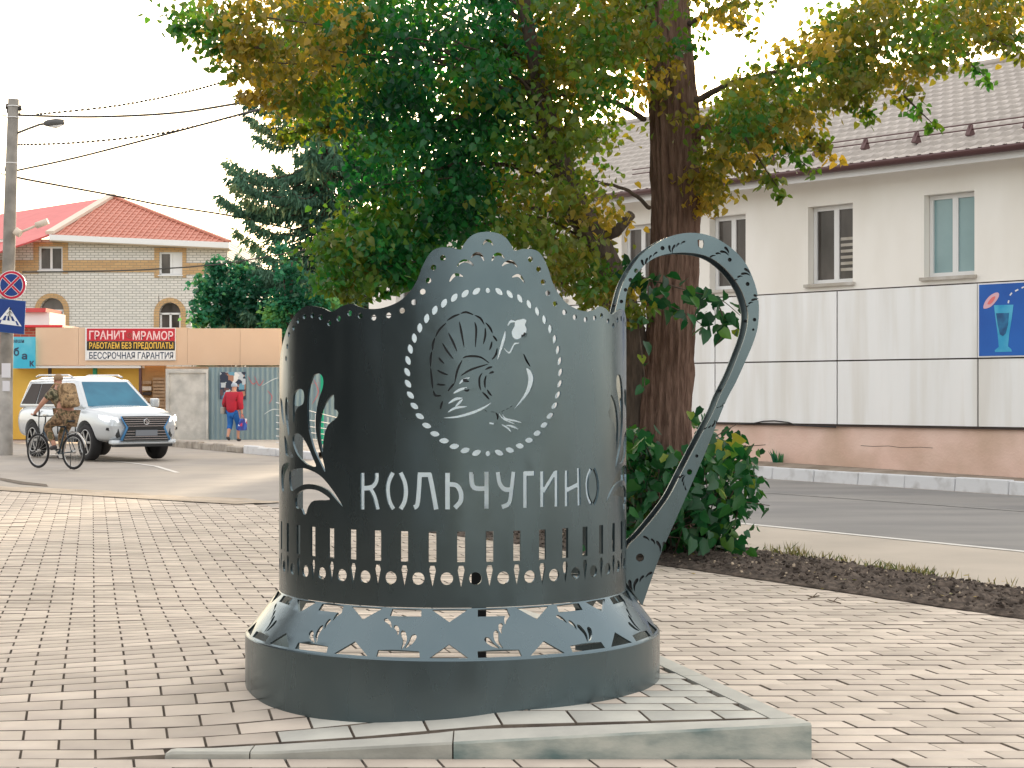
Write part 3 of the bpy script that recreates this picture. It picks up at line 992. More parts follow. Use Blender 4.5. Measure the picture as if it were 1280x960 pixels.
# handle: two parallel cut plates
TH_H = R(100)
hd = Vector((math.sin(TH_H), -math.cos(TH_H), 0)); hn = Vector((-hd.y, hd.x, 0))
if hn.y < 0: hn = -hn
HO = Vector((CX, CY, 0)) - hn * 0.05
def hp(px, py):
    p = ray_plane(px, py, HO, hn); return ((p - HO).dot(hd), p.z)
h_out = [(767, 402), (770, 385), (777.5, 357.5), (787.5, 337.5), (800, 320), (815, 307.5), (835, 296.5), (855, 291.5), (873, 291.5), (890, 295.5), (905, 303.5), (920, 315), (932.5, 330), (941, 347.5), (947, 367.5),
         (948.7, 387.5), (947, 410), (941, 430), (932.5, 450), (920, 477.5), (905, 507), (882, 565), (853.5, 630), (825, 695), (803, 757)]
h_in = [(779, 722), (783, 687), (800.6, 667), (821, 642.5), (837, 620), (850, 595), (869.7, 557), (891, 517), (900, 495), (912.5, 470), (922.5, 445), (930, 425), (934.3, 407), (935, 390), (930, 370), (922.5, 355), (910, 339), (895, 326), (880, 319), (862.5, 316), (845, 316),
        (827.5, 319), (812.5, 326), (800, 337.5), (790, 350), (784, 364), (781, 385), (780, 402)]
ho = [hp(*p) for p in catmull(h_out, 4)] + [hp(*p) for p in catmull(h_in, 4)]
hh = []
def z7(x, y): return hp(760 + x / 6.4, 280 + y / 6.4)
for x, y, r in [(436, 193, 0.0105), (225, 373, 0.011), (180, 447, 0.010), (140, 527, 0.009), (107, 620, 0.009), (974, 286, 0.010), (1117, 480, 0.010), (1172, 765, 0.009), (1162, 845, 0.006)]:
    u, z = z7(x, y); hh.append(ellipse(u, z, r, r, n=12))
u, z = hp(875.5, 305.5); hole_big = [(u - .015, z + .02), (u - .006, z + .024), (u + .004, z + .02), (u + .014, z + .021), (u + .018, z + .006), (u + .016, z - .01), (u + .004, z - .02), (u - .006, z - .014), (u - .012, z - .006)]
hh.append(hole_big)
for (x, y, a, s_, f_) in [(535, 170, -0.35, 0.042, 1), (315, 275, -0.15, 0.044, 1), (900, 220, 1.2, 0.046, -1), (1068, 400, 1.45, 0.046, -1), (1150, 610, 1.6, 0.042, -1)]:
    hh += sprig(z7(x, y), a, s_, f_)
for (x, y, a, s_, f_) in [(890, 533, 2.7, 0.035, 1), (853, 602, 2.7, 0.035, -1), (821, 677, 0.35, 0.055, -1), (797, 724, -0.3, 0.06, 1), (902, 508, 2.7, 0.02, 1)]:
    hh += sprig(hp(x, y), a, s_, f_)
for (x, y, r) in [(871, 570, 0.008), (862, 590, 0.014), (800, 697, 0.020), (908, 505, 0.007)]:
    u, z = hp(x, y); hh.append(ellipse(u, z, r, r, n=12))
def map_h(u, z, off):
    p = HO + hd * u + hn * off; return (p.x, p.y, z)
me = cut_sheet('handle', ho, hh, 0.05, map_h, 0.010)
put('handle', me, metal_m, cup)
def shift_hole(poly, px, py, off):
    p0 = hp(px, py); q = ray_plane(px, py, HO + hn * off, hn); du = (q - HO).dot(hd) - p0[0]; dz = q.z - p0[1]
    return [(a + du, b + dz) for a, b in poly]
hb_dark = shift_hole(hole_big, 875.5, 305.5, 0.018); hb_rear = shift_hole(hole_big, 875.5, 305.5, 0.110)
c225 = (760 + 225 / 6.4, 280 + 373 / 6.4)
def map_h3(u, z, off):
    p = HO + hd * u + hn * (off + 0.016); return (p.x, p.y, z)
dark_o = [hp(*p) for p in catmull([(x + (862 - x) * 0.0, y) for x, y in h_out], 4)]
me = cut_sheet('handle_dark_sheet', ho, [hb_dark, shift_hole(hh[1], *c225, 0.018), shift_hole(ellipse(*hp(862, 590), 0.014, 0.014), 862, 590, .018), shift_hole(ellipse(*hp(800, 697), 0.020, 0.016), 800, 697, .018)], 0.05, map_h3, 0.004)
put('handle_dark_sheet', me, post_m, cup)  # black sheet added behind the front plate so its cut-outs look shaded
def map_h2(u, z, off):
    p = HO + hd * u + hn * (off + 0.105); return (p.x, p.y, z)
me = cut_sheet('handle', ho, [hb_rear, shift_hole(hh[1], *c225, 0.11), hh[7], shift_hole(ellipse(*hp(862, 590), 0.016, 0.016), 862, 590, .11), shift_hole(ellipse(*hp(800, 697), 0.022, 0.020), 800, 697, .11)], 0.05, map_h2, 0.010)
put('handle', me, metal_m, cup)
mb = MB()
for px_, py_ in [(775, 380), (812, 318), (862, 303), (915, 330), (941, 400), (912, 488), (868, 580), (835, 645), (800, 720)]:
    u, z = hp(px_, py_); a = HO + hd * u + hn * 0.010; b = HO + hd * u + hn * 0.105
    a.z = b.z = z; mb.tube([a, b], 0.007, 8)
mb.build('spacer_pins', post_m, cup, kind='stuff')
# ---------------------------------------------------------------- RIGHT BUILDING
wall_m = mat('white_render', (0.90, 0.865, 0.81), 0.9, col2=(0.93, 0.90, 0.85), scale=1.2, col3=(0.66, 0.60, 0.50), scale3=0.9, amt3=0.3, stretch=(1, 1, 0.35), bump=0.15, bscale=40, bdist=0.004)
panel_m = mat('white_panel', (0.88, 0.885, 0.88), 0.7, col2=(0.92, 0.92, 0.915), scale=1.0, col3=(0.62, 0.57, 0.48), scale3=1.3, amt3=0.38, stretch=(2.6, 2.6, 0.25), objrand=0.02)
plinth_pink_m = mat('pink_plaster', (0.78, 0.55, 0.46), 0.9, col2=(0.83, 0.62, 0.53), scale=1.5, col3=(0.52, 0.36, 0.25), scale3=1.1, amt3=0.6, bump=0.3, bscale=25)
gap_m = mat('dark_gap', (0.05, 0.035, 0.03), 0.9)
gutter_m = mat('brown_metal', (0.10, 0.045, 0.045), 0.4, spec=0.5)
roof_m = mat('grey_brown_metal_tile', (0.35, 0.315, 0.285), 0.5, col2=(0.42, 0.38, 0.345), scale=2, metal=0.2)
frame_m = mat('white_pvc', (0.80, 0.80, 0.80), 0.4)
glass_dark_m = mat('window_glass_dark', (0.045, 0.04, 0.035), 0.06, col2=(0.15, 0.13, 0.12), scale=1.3, spec=0.3, stretch=(1, 1, 0.35))
glass_teal_m = mat('window_glass_blind', (0.20, 0.33, 0.35), 0.15, col2=(0.26, 0.40, 0.42), scale=0.9, spec=0.7)
metal_sill_m = mat('sill_metal', (0.55, 0.52, 0.48), 0.5, col2=(0.4, 0.36, 0.3), scale=4)

W0 = Vector((7.93, 26.0, 0)); WD = Vector((-0.671, 0.7415, 0)).normalized(); WN = Vector((-WD.y, WD.x, 0))
if WN.y > 0: WN = -WN                      # outward, toward the street
def wp(px, py, out=0.0):                   # -> (s along wall, z) for a photo pixel
    p = ray_plane(px, py, W0 + WN * out, WN); return (p - W0).dot(WD), p.z
def wpt(s, z, out=0.0):
    return Vector((W0.x, W0.y, 0)) + WD * s + WN * out + Vector((0, 0, z))
bld = thing('office_building', (W0.x, W0.y + 4, 0), 'long white two storey building with grey tiled roof and pink base across the road', 'building')
S_END = wp(461, 400)[0]; S_BEG = -9.0
Z_EAVE = wp(960, 226, 0.5)[1] + 0.02
z_top = wp(1136, 358.5)[1]; z_mid = wp(1136, 449.5)[1]; z_bot = wp(1136, 532.5)[1]
wins = [((1155, 1218), (243, 346)), ((1010, 1066), (255, 355)), ((887, 932), (268, 362)), ((777, 816), (286, 371))]
wl = []
for (xa, xb), (ya, yb) in wins:
    s1, zt = wp(xa, ya); s0, zb_ = wp(xb, yb + (0)); wl.append([min(s0, s1), max(s0, s1)])
wz1 = wp(1186, 241)[1]; wz0 = wp(1186, 346)[1]
pitch = (wl[2][0] - wl[0][0]) / 2
for k in range(1, 4): wl.append([wl[3][0] + pitch * k, wl[3][1] + pitch * k])
wl.append([wl[0][0] - pitch, wl[0][1] - pitch]); wl.append([wl[0][0] - 2 * pitch, wl[0][1] - 2 * pitch])
wl.sort()
# wall with real openings: piers between windows, bands above and below
def wbox(mb, s0, s1, z0, z1, o0, o1):
    vs = [wpt(s, z, o) for o in (o0, o1) for z in (z0, z1) for s in (s0, s1)]
    mb.add(vs, [(0, 1, 3, 2), (4, 6, 7, 5), (0, 4, 5, 1), (2, 3, 7, 6), (0, 2, 6, 4), (1, 5, 7, 3)])
mb = MB()
edges_s = [S_BEG] + [e for wv in wl for e in wv] + [S_END]
for a, b in zip(edges_s[0::2], edges_s[1::2]): wbox(mb, a, b, wz0, wz1, -0.35, 0.0)
wbox(mb, S_BEG, S_END, wz1, Z_EAVE + 0.05, -0.35, 0.0)
wbox(mb, S_BEG, S_END, z_bot, wz0, -0.35, 0.0)
wbox(mb, S_END - 0.35, S_END, 0, Z_EAVE, -11.0, -0.351)
wbox(mb, S_BEG, S_END, 0, Z_EAVE, -11.3, -11.0)
wbox(mb, S_BEG, S_BEG + .3, 0, Z_EAVE, -11.0, -0.351)
mb.build('wall', wall_m, bld)
mb = MB(); wbox(mb, S_BEG, S_END + 0.002, -0.4, z_bot - 0.03, -0.34, -0.02); mb.build('base_course', plinth_pink_m, bld)
mb = MB(); wbox(mb, S_BEG, S_END, z_bot - 0.03, z_bot + 0.0, -0.34, 0.03); wbox(mb, S_BEG, S_END - 0.01, z_bot, z_top + 0.01, 0.002, 0.006)
mb.build('backing_frame', gap_m, bld)
# cladding panels, one object each
pv = [wp(1223.5, 450)[0], wp(1047.5, 450)[0], wp(895, 450)[0]]
pw = (pv[2] - pv[0]) / 2
js = [pv[0] + pw * k for k in range(-3, 12) if pv[0] + pw * k < S_END + pw]
poster_slot = None
for a, b in zip(js[:-1], js[1:]):
    b = min(b, S_END)
    if b - a < 0.1: continue
    for (za, zb_) in ((z_bot, z_mid), (z_mid, z_top)):
        mb = MB(); wbox(mb, a + 0.014, b - 0.014, za + 0.012, zb_ - 0.012, 0.007, 0.03)
        mb.build('cladding_panel', panel_m, bld)
# windows
for i, (a, b) in enumerate(wl):
    fr = MB(); o0, o1 = -0.22, -0.15
    fw = 0.075
    wbox(fr, a + .01, a + fw, wz0 + .01, wz1 - .005, o0, o1); wbox(fr, b - fw, b - .01, wz0 + .01, wz1 - .005, o0, o1)
    wbox(fr, a + fw, b - fw, wz0 + .01, wz0 + fw + .01, o0, o1 - .002); wbox(fr, a + fw, b - fw, wz1 - fw, wz1 - .005, o0, o1 - .002)
    mid = a + (b - a) * 0.48
    wbox(fr, mid - 0.05, mid + 0.05, wz0 + fw + .01, wz1 - fw, o0, o1 - .004)
    f = fr.build('window', frame_m, bld)
    pc = (wl[i][0] + wl[i][1]) / 2
    pxc = 640 + F * wpt(pc, 0).x / wpt(pc, 0).y
    gm = glass_teal_m if pxc > 1120 else glass_dark_m
    for (c, d) in ((a + fw, mid - .05), (mid + .05, b - fw)):
        gmb = MB(); wbox(gmb, c, d, wz0 + fw + .01, wz1 - fw, -0.20, -0.185); gmb.build('pane', gm, f)
    sl = MB(); wbox(sl, a - 0.05, b + 0.05, wz0 - 0.045, wz0 + 0.008, -0.15, 0.07); sl.build('sill', metal_sill_m, f)
    if 1000 < pxc < 1080:
        for q_ in range(6):
            bl = MB(); zz_ = wz0 + .22 + q_ * .105; wbox(bl, a + fw + .02, mid - .07, zz_, zz_ + .05, -0.184, -0.178); bl.build('blind_slat', metal_sill_m, f)
    bk = MB()
    # inner reveal so the opening has depth
    wbox(bk, a - .2, b + .2, wz0 - .2, wz1 + .2, -0.50, -0.46); bk.build('inner_lining', gap_m, f)
# roof: wavy, stepped metal tiles
RZ0 = Z_EAVE; OV = 0.55
ridge_off = -5.5; 
pr = ray_plane(1157, 97, W0 + WN * ridge_off, WN); RZ1 = pr.z
def roof_sheet(name, flip, s0, s1, ds=0.055, course=0.35):
    nS = int((s1 - s0) / ds); slope_len = math.hypot(OV - ridge_off, RZ1 - RZ0)
    nC = int(slope_len / course)
    vrows = []
    for c in range(nC):
        t0, t1 = c / nC, (c + 1) / nC
        vrows += [(t0, 0.050), (t0 + (t1 - t0) * 0.5, 0.022), (t1 - 1e-4, 0.0)]
    s_arr = np.linspace(s0, s1, nS + 1)
    V = []
    for (t, h) in vrows:
        off = OV + (ridge_off - OV) * t if not flip else (2 * ridge_off - OV) + (OV - ridge_off) * t
        z = RZ0 + (RZ1 - RZ0) * t
        wv = 0.026 * np.cos(s_arr * 2 * math.pi / 0.22)
        for s_, q in zip(s_arr, wv):
            p = wpt(s_, z + h + q + 0.04, off); V.append(tuple(p))
    V = np.array(V); nr = len(vrows); m_ = nS + 1
    i = np.arange(nr - 1)[:, None] * m_ + np.arange(nS)[None, :]
    Q = np.stack([i, i + 1, i + 1 + m_, i + m_], -1).reshape(-1, 4)
    me = np_mesh(name, V, Q, smooth=True)
    return put(name, me, roof_m, bld)
roof_sheet('roof', False, S_BEG, S_END + 0.5)
mb = MB()
mb.add([wpt(S_BEG, RZ0 + .01, 2 * ridge_off - OV), wpt(S_END + .5, RZ0 + .01, 2 * ridge_off - OV), wpt(S_END + .5, RZ1, ridge_off), wpt(S_BEG, RZ1, ridge_off)], [(0, 1, 2, 3)])
mb.build('rear_roof', roof_m, bld)
mb = MB(); mb.tube([wpt(S_BEG, RZ1 + .07, ridge_off), wpt(S_END + .5, RZ1 + .07, ridge_off)], 0.09, 8); mb.build('ridge_cap', roof_m, bld)
mb = MB(); mb.add([wpt(S_END - .02, Z_EAVE, 0), wpt(S_END - .02, Z_EAVE, -11), wpt(S_END - .02, RZ1 - .02, -5.5)], [(0, 1, 2)]); mb.build('gable', wall_m, bld)
# eave soffit, gutter
mb = MB(); wbox(mb, S_BEG, S_END + .48, RZ0 - 0.02, RZ0 + 0.03, 0.002, OV - 0.03); wbox(mb, S_BEG, S_END + .48, RZ0 - 0.12, RZ0 - 0.021, OV - 0.06, OV - 0.03); mb.build('soffit', frame_m, bld)
gprof = []
mb = MB()
pts0 = []
K = 8
V = []; 
for s_ in (S_BEG, S_END + 0.5):
    for k in range(K + 1):
        a = math.pi * k / K
        V.append(wpt(s_, RZ0 + 0.07 - 0.10 * math.sin(a), OV + 0.07 + 0.085 * math.cos(a)))
    for k in range(K + 1):
        a = math.pi * (K - k) / K
        V.append(wpt(s_, RZ0 + 0.07 - 0.09 * math.sin(a), OV + 0.07 + 0.075 * math.cos(a)))
m_ = 2 * (K + 1)
mb.add(V, [(i, (i + 1) % m_, (i + 1) % m_ + m_, i + m_) for i in range(m_)] + [tuple(range(m_)), tuple(range(2 * m_ - 1, m_ - 1, -1))], True)
mb.build('gutter', gutter_m, bld)
# snow guards on the lower courses
ss = -4.0
tcourse = 0.13
gm = []
while ss < 8:
    off = OV + (ridge_off - OV) * tcourse; z = RZ0 + (RZ1 - RZ0) * tcourse + 0.09
    mb = MB(); q = wpt(ss, z, off)
    mb.bar(q - WN * 0.14 - Vector((0, 0, 0.0)), q + WN * 0.10 + Vector((0, 0, 0.0)), 0.05, 0.03)
    mb.add([q - WN * 0.14, q + WN * 0.10, q + WN * 0.03 + Vector((0, 0, .17)), q - WN * 0.05 + Vector((0, 0, .19))] , [(0, 1, 2, 3)])
    mb.bar(q + WN * 0.10, q + Vector((0, 0, 0.17)), 0.08, 0.02)
    mb.build('snow_guard', gutter_m, bld)
    ss += 1.02
off = OV + (ridge_off - OV) * tcourse; z = RZ0 + (RZ1 - RZ0) * tcourse + 0.09
for h in (0.10, 0.19):
    mb = MB(); mb.tube([wpt(-6, z + h, off), wpt(8.6, z + h, off)], 0.012, 6); mb.build('snow_rail', gutter_m, bld)
# poster with the glass
blue_m = mat('poster_blue', (0.005, 0.09, 0.42), 0.5, col2=(0.01, 0.13, 0.52), scale=0.8)
cyan_m = mat('poster_cyan', (0.02, 0.33, 0.60), 0.5, col2=(0.10, 0.50, 0.72), scale=3)
dkblue_m = mat('poster_dark', (0.01, 0.08, 0.22), 0.5, col2=(0.02, 0.20, 0.42), scale=6)
pink_m = mat('poster_pink', (0.75, 0.45, 0.52), 0.5)
red_m = mat('print_red', (0.60, 0.04, 0.06), 0.5)
po = thing('drink_poster', wpt(pv[0] - 0.8, z_mid, 0.05), 'bright blue poster showing a tall glass with a straw on the white wall', 'poster')
sp = pv[0]
mb = MB(); wbox(mb, sp - pw + 0.02, sp - 0.012, z_mid + 0.012, z_top - 0.012, 0.034, 0.05); mb.build('backing_board', frame_m, po)
mb = MB(); wbox(mb, sp - pw + 0.045, sp - 0.04, z_mid + 0.035, z_top - 0.035, 0.045, 0.056); mb.build('print_sheet', blue_m, po)
def ppx(x, y): return wp(1180 + x / 7.38, 330 + y / 7.38, 0.06)
def flat_poly(name, pts, m, parent, out):
    mb = MB(); n_ = len(pts)
    mb.add([wpt(s_, z_, out) for s_, z_ in pts], [tuple(range(n_))]); return mb.build(name, m, parent)
flat_poly('glass_picture', [ppx(*p) for p in [(460, 380), (640, 375), (625, 500), (600, 650), (590, 760), (620, 785), (625, 808), (470, 812), (468, 795), (505, 765), (495, 650), (475, 500)]], cyan_m, po, 0.058)
flat_poly('drink_picture', [ppx(*p) for p in [(480, 455), (600, 450), (590, 560), (570, 640), (545, 665), (515, 650), (495, 560)]], dkblue_m, po, 0.060)
flat_poly('tag_picture', [ppx(*p) for p in catmull([(365, 410), (372, 360), (410, 305), (460, 270), (500, 265), (505, 300), (470, 355), (420, 400)], 4, True)], pink_m, po, 0.058)
flat_poly('tag_print', [ppx(*p) for p in catmull([(400, 365), (440, 310), (475, 300), (455, 345), (425, 372)], 3, True)], mat('print_coral', (0.8, 0.2, 0.2), 0.5), po, 0.060)
for a, b in [((592, 362), (597, 335)), ((608, 290), (625, 265)), ((655, 250), (685, 235)), ((715, 222), (738, 210))]:
    flat_poly('straw_picture', [ppx(*p) for p in stroke([a, b], 13, 'flat')], frame_m, po, 0.058)
# loose cable along the panels
mb = MB(); zc = z_bot - 0.02
cabs = [wpt(wp(925, 530)[0], zc, 0.04)] 
for px_, py_ in [(943, 529), (955, 526.5), (968, 526), (985, 528), (995, 531.5), (1045, 534)]:
    s_, z_ = wp(px_, py_, 0.05); cabs.append(wpt(s_, z_, 0.05))
mb.tube(cabs, 0.012, 6); mb.build('loose_cable', post_m, bld)
# plaster crack as a thin gap strip
mb = MB()
cr_ = [(1075, 557), (1090, 558), (1110, 557.5), (1125, 559.5), (1150, 559), (1165, 560)]
q = [wp(*p) for p in cr_]
for (a, b) in zip(q[:-1], q[1:]): mb.bar(wpt(a[0], a[1], -0.0195), wpt(b[0], b[1], -0.0195), 0.004, 0.007)
mb.build('plaster_crack', gap_m, bld)

# pavement and whitewashed kerb in front of the building
kt0, kt1 = P(943, 581.8, 29.0), P(1280, 604, 24.0)
kd = (Vector((kt1.x, kt1.y, 0)) - Vector((kt0.x, kt0.y, 0))).normalized()
kback = Vector((-kd.y, kd.x, 0)); kback = kback if kback.y > 0 else -kback
A0 = Vector((4.18, 29.0, 0)) - kd * 14; A1 = Vector((7.31, 24.0, 0)) + kd * 9
wb0 = wpt(wp(943, 575.5)[0] + 14, 0.27, -0.05); wb1 = wpt(-9, 0.02, -0.05)
V = [(A0.x + kback.x * .15, A0.y + kback.y * .15, 0.19), (A1.x + kback.x * .15, A1.y + kback.y * .15, 0.19), (wb1.x, wb1.y, 0.02), (W0.x + 1, W0.y, 0.13), (wb0.x, wb0.y, 0.24)]
wk = [wpt(s_, 0, -0.05) for s_ in (-9, 0, 5.3, 19)]
kb = [A1 + kback * .15, Vector((7.31, 24, 0)) + kback * .15, Vector((4.18, 29, 0)) + kback * .15, A0 + kback * .15]
mb = MB()
vs = [(p.x, p.y, 0.17) for p in kb] + [(p.x, p.y, z) for p, z in zip(wk, (0.09, 0.13, 0.235, 0.25))]
mb.add(vs, [(0, 1, 5, 4), (1, 2, 6, 5), (2, 3, 7, 6)])
me = mb.mesh('pavement'); 
if me.polygons[0].normal.z < 0: me.flip_normals()
far_side_m = mat('dusty_pavement', (0.20, 0.16, 0.12), 1.0, col2=(0.33, 0.28, 0.23), scale=3)
put('pavement', me, far_side_m, kind='structure')
kb_ = thing('white_kerb', (5.7, 26.5, 0), 'whitewashed concrete kerb along the road below the pink wall', 'kerb')
LL = (A1 - A0).length; kk = 0; n_k = int(LL / 1.0)
for i in range(n_k):
    a = A0 + kd * (i * LL / n_k + 0.006); b = A0 + kd * ((i + 1) * LL / n_k - 0.006)
    hz = 0.18 + random.gauss(0, 0.006)
    mb = MB(); wv = kback * 0.15; sh = kback * random.gauss(0, .006)
    vs = [a + sh + Vector((0, 0, -.05)), b + sh + Vector((0, 0, -.05)), b + sh + wv + Vector((0, 0, -.05)), a + sh + wv + Vector((0, 0, -.05)),
          a + sh + kback * .02 + Vector((0, 0, hz)), b + sh + kback * .02 + Vector((0, 0, hz)), b + sh + wv + Vector((0, 0, hz)), a + sh + wv + Vector((0, 0, hz))]
    mb.add(vs, [(0, 3, 2, 1), (4, 5, 6, 7), (0, 1, 5, 4), (2, 3, 7, 6), (0, 4, 7, 3), (1, 2, 6, 5)])
    me = mb.mesh('kerb_stone'); bevel_mesh(me, 0.012, 1); put('kerb_stone', me, kerb_m, kb_)
# small weed at the wall foot
def blades(name, c, n, h, spread, m, parent=None, kind=None, wd=0.012, lean=0.6, tints=(0, 1)):
    V = []; Q = []; T = []
    for i in range(n):
        a = random.random() * 6.283; r = spread * math.sqrt(random.random())
        b = Vector((c[0] + r * math.cos(a), c[1] + r * math.sin(a), c[2]))
        d = Vector((math.cos(a), math.sin(a), 0)) * lean * random.random(); hh = h * (0.5 + 0.6 * random.random())
        s_ = Vector((-math.sin(a + 1), math.cos(a + 1), 0)) * wd
        m1 = b + d * hh * .35 + Vector((0, 0, hh * .55)); tp = b + d * hh + Vector((0, 0, hh))
        q = len(V); V += [b - s_, b + s_, m1 + s_ * .8, m1 - s_ * .8, tp]; Q += [(q, q + 1, q + 2, q + 3), (q + 3, q + 2, q + 4, q + 4)]
        T += [random.uniform(*tints)] * 5
    me = bpy.data.meshes.new(name); me.from_pydata([tuple(v) for v in V], [], [tuple(dict.fromkeys(f)) for f in Q])
    a_ = me.attributes.new('tint', 'FLOAT', 'POINT'); a_.data.foreach_set('value', T)
    return put(name, me, m, parent, kind=kind)
weed_p = wpt(wp(975, 574)[0], 0.20, 0.06)
tag(blades('weed', (weed_p.x, weed_p.y, 0.21), 30, 0.25, 0.07, bush_m, wd=0.02), 'small dark weed growing at the foot of the pink wall', 'weed')
# ---------------------------------------------------------------- LINDEN TREE
def leaves_np(C, size, droop=0.75, width=0.85, r=rng):
    """C (n,3) leaf stalk ends; size (n,). Heart-shaped leaves of two folded halves"""
    n = len(C)
    a = r.random(n) * 2 * np.pi
    dn = -np.abs(r.normal(droop, 0.35, n))
    Ld = np.stack([np.cos(a), np.sin(a), dn * 1.3], 1); Ld /= np.linalg.norm(Ld, axis=1)[:, None]
    rv = r.normal(size=(n, 3)); rv[:, 2] += 0.8
    Wd = np.cross(Ld, rv); Wd /= np.linalg.norm(Wd, axis=1)[:, None]
    Nd = np.cross(Wd, Ld)
    loc = np.array([(0, 0, 0), (-.34, -.05, .04), (-.48, .30, .10), (-.30, .68, .06), (0, 1.05, -.05), (.30, .68, .06), (.48, .30, .10), (.34, -.05, .04)])
    s = size[:, None, None]
    V = C[:, None, :] + s * (loc[None, :, 0:1] * width * Wd[:, None, :] + loc[None, :, 1:2] * Ld[:, None, :] + loc[None, :, 2:3] * Nd[:, None, :])
    b = np.arange(n)[:, None, None] * 8
    q = np.array([(0, 3, 2, 1), (0, 4, 3, 3), (0, 7, 6, 5), (0, 5, 4, 4)])
    tri = np.array([(0, 2, 1), (0, 3, 2), (0, 4, 3), (0, 5, 4), (0, 6, 5), (0, 7, 6)])
    T = (b + tri[None]).reshape(-1, 3)
    return V.reshape(-1, 3), T
TY = 15.6
tree = thing('linden_tree', (1.42, TY, 0), 'tall linden tree with furrowed brown trunk growing behind the tall steel handle', 'tree')
def trunk_mesh(name, path, radii, nseg, nring, ridge, nridges, parent, m, seed):
    c = catmull([tuple(p) for p in path], nring); rr = np.interp(np.linspace(0, 1, len(c)), np.linspace(0, 1, len(radii)), radii)
    V = []; Fc = []
    for i, p in enumerate(c):
        for k in range(nseg):
            a = 2 * math.pi * k / nseg
            rd = math.sin(a * nridges + 3.0 * mnoise.noise(Vector((math.cos(a) * 2, math.sin(a) * 2, p[2] * 0.8 + seed))))
            nn = mnoise.fractal(Vector((math.cos(a) * 6, math.sin(a) * 6, p[2] * 2.2 + seed)), 1.0, 2.0, 4)
            r = rr[i] * (1 + ridge * (0.35 * rd + 1.1 * nn))
            V.append((p[0] + r * math.cos(a), p[1] + r * math.sin(a), p[2]))
    for i in range(len(c) - 1):
        for k in range(nseg):
            k2 = (k + 1) % nseg; Fc.append((i * nseg + k, i * nseg + k2, (i + 1) * nseg + k2, (i + 1) * nseg + k))
    return put(name, np_mesh(name, V, Fc, smooth=False), m, parent)
tp = [P(826, 712, TY), P(828, 660, TY), P(831, 600, TY), P(832, 530, TY), P(838, 413, TY), P(844, 300, TY), P(845, 200, TY), P(838, 90, TY), P(833, 0, TY), Vector((1.5, TY, 6.6)), Vector((1.75, TY + .1, 8.5)), Vector((1.6, TY + .2, 10.6)), Vector((1.7, TY + .2, 12.5))]
tr_r = [0.42, 0.335, 0.27, 0.232, 0.225, 0.222, 0.222, 0.218, 0.21, 0.19, 0.15, 0.09, 0.03]
trunk_mesh('trunk', tp, tr_r, 110, 26, 0.105, 19, tree, bark_m, 1.0)
sp_ = [P(800, 690, TY + .1), P(797, 600, TY + .1), P(793, 500, TY + .1), P(786, 420, TY), P(763, 345, TY - .2), P(738, 290, TY - .3), P(712, 235, TY - .4), P(690, 170, TY - .5), P(672, 90, TY - .6), P(655, 0, TY - .8), Vector((-0.1, TY - 1, 6.5)), Vector((-.6, TY - 1, 8.2))]
trunk_mesh('limb', sp_, [0.20, 0.17, 0.16, 0.16, 0.155, 0.14, 0.115, 0.09, 0.07, 0.055, 0.04, 0.02], 48, 10, 0.07, 11, tree, bark_dark_m, 5.0)
mbt = MB(); mbt.tube([P(845, 175, TY), P(870, 168, TY - .1), P(885, 158, TY - .2)], [0.05, 0.045, 0.045], 8); mbt.build('branch_stub', bark_m, tree)
mbt = MB(); mbt.tube([P(745, 300, TY - .25), P(770, 290, TY - .4), P(789, 268, TY - .55)], [0.055, 0.05, 0.045], 8); mbt.build('branch_stub', bark_dark_m, tree)

def rand_in(poly, n, r=random):
    xs = [p[0] for p in poly]; ys = [p[1] for p in poly]; out = []
    pa = np.array(poly, float)
    while len(out) < n:
        c = np.stack([rng.uniform(min(xs), max(xs), 256), rng.uniform(min(ys), max(ys), 256)], 1)
        out.extend([tuple(q) for q in c[in_poly(c, pa)]])
    return out[:n]
L1 = [(232, 22), (262, 5), (300, -15), (800, -15), (808, 60), (800, 150), (765, 140), (728, 180), (742, 235), (770, 290), (765, 355), (720, 335), (690, 320), (640, 290), (560, 290), (520, 318), (470, 335), (425, 348), (418, 330), (405, 300), (440, 262), (452, 205), (430, 160), (360, 145), (320, 108), (300, 84), (256, 54)]
L1b = [(500, -15), (800, -15), (790, 130), (700, 220), (690, 300), (520, 290), (500, 150)]
R1 = [(880, -5), (950, -5), (925, 22), (890, 26)]
R2 = [(975, 75), (1030, 25), (1090, -10), (1290, -10), (1290, 36), (1205, 60), (1150, 105), (1060, 112), (1000, 160), (935, 190), (885, 200), (872, 150), (905, 112)]
R3 = [(872, 205), (908, 212), (903, 262), (872, 262)]
R4 = [(805, 50), (835, 60), (870, 140), (885, 175), (850, 165), (812, 120)]
def backlight_tint_at(px, py):  # golden and olive clumps paint the low sun's backlight into leaf colour
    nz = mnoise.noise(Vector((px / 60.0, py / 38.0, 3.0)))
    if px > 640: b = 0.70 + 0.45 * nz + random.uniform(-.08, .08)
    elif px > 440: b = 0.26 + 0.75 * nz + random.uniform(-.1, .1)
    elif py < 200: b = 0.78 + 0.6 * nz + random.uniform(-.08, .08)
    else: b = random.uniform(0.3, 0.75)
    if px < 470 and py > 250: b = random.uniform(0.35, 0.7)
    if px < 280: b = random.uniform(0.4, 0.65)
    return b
LC, LS, LT = [], [], []
branch = MB()
def stem_pt(z, side):
    src = [tuple(p) for p in (sp_ if side else tp)]
    zz = [p[2] for p in src]; z = min(max(z, 1.5), zz[-1])
    return Vector((np.interp(z, zz, [p[0] for p in src]), np.interp(z, zz, [p[1] for p in src]), z))
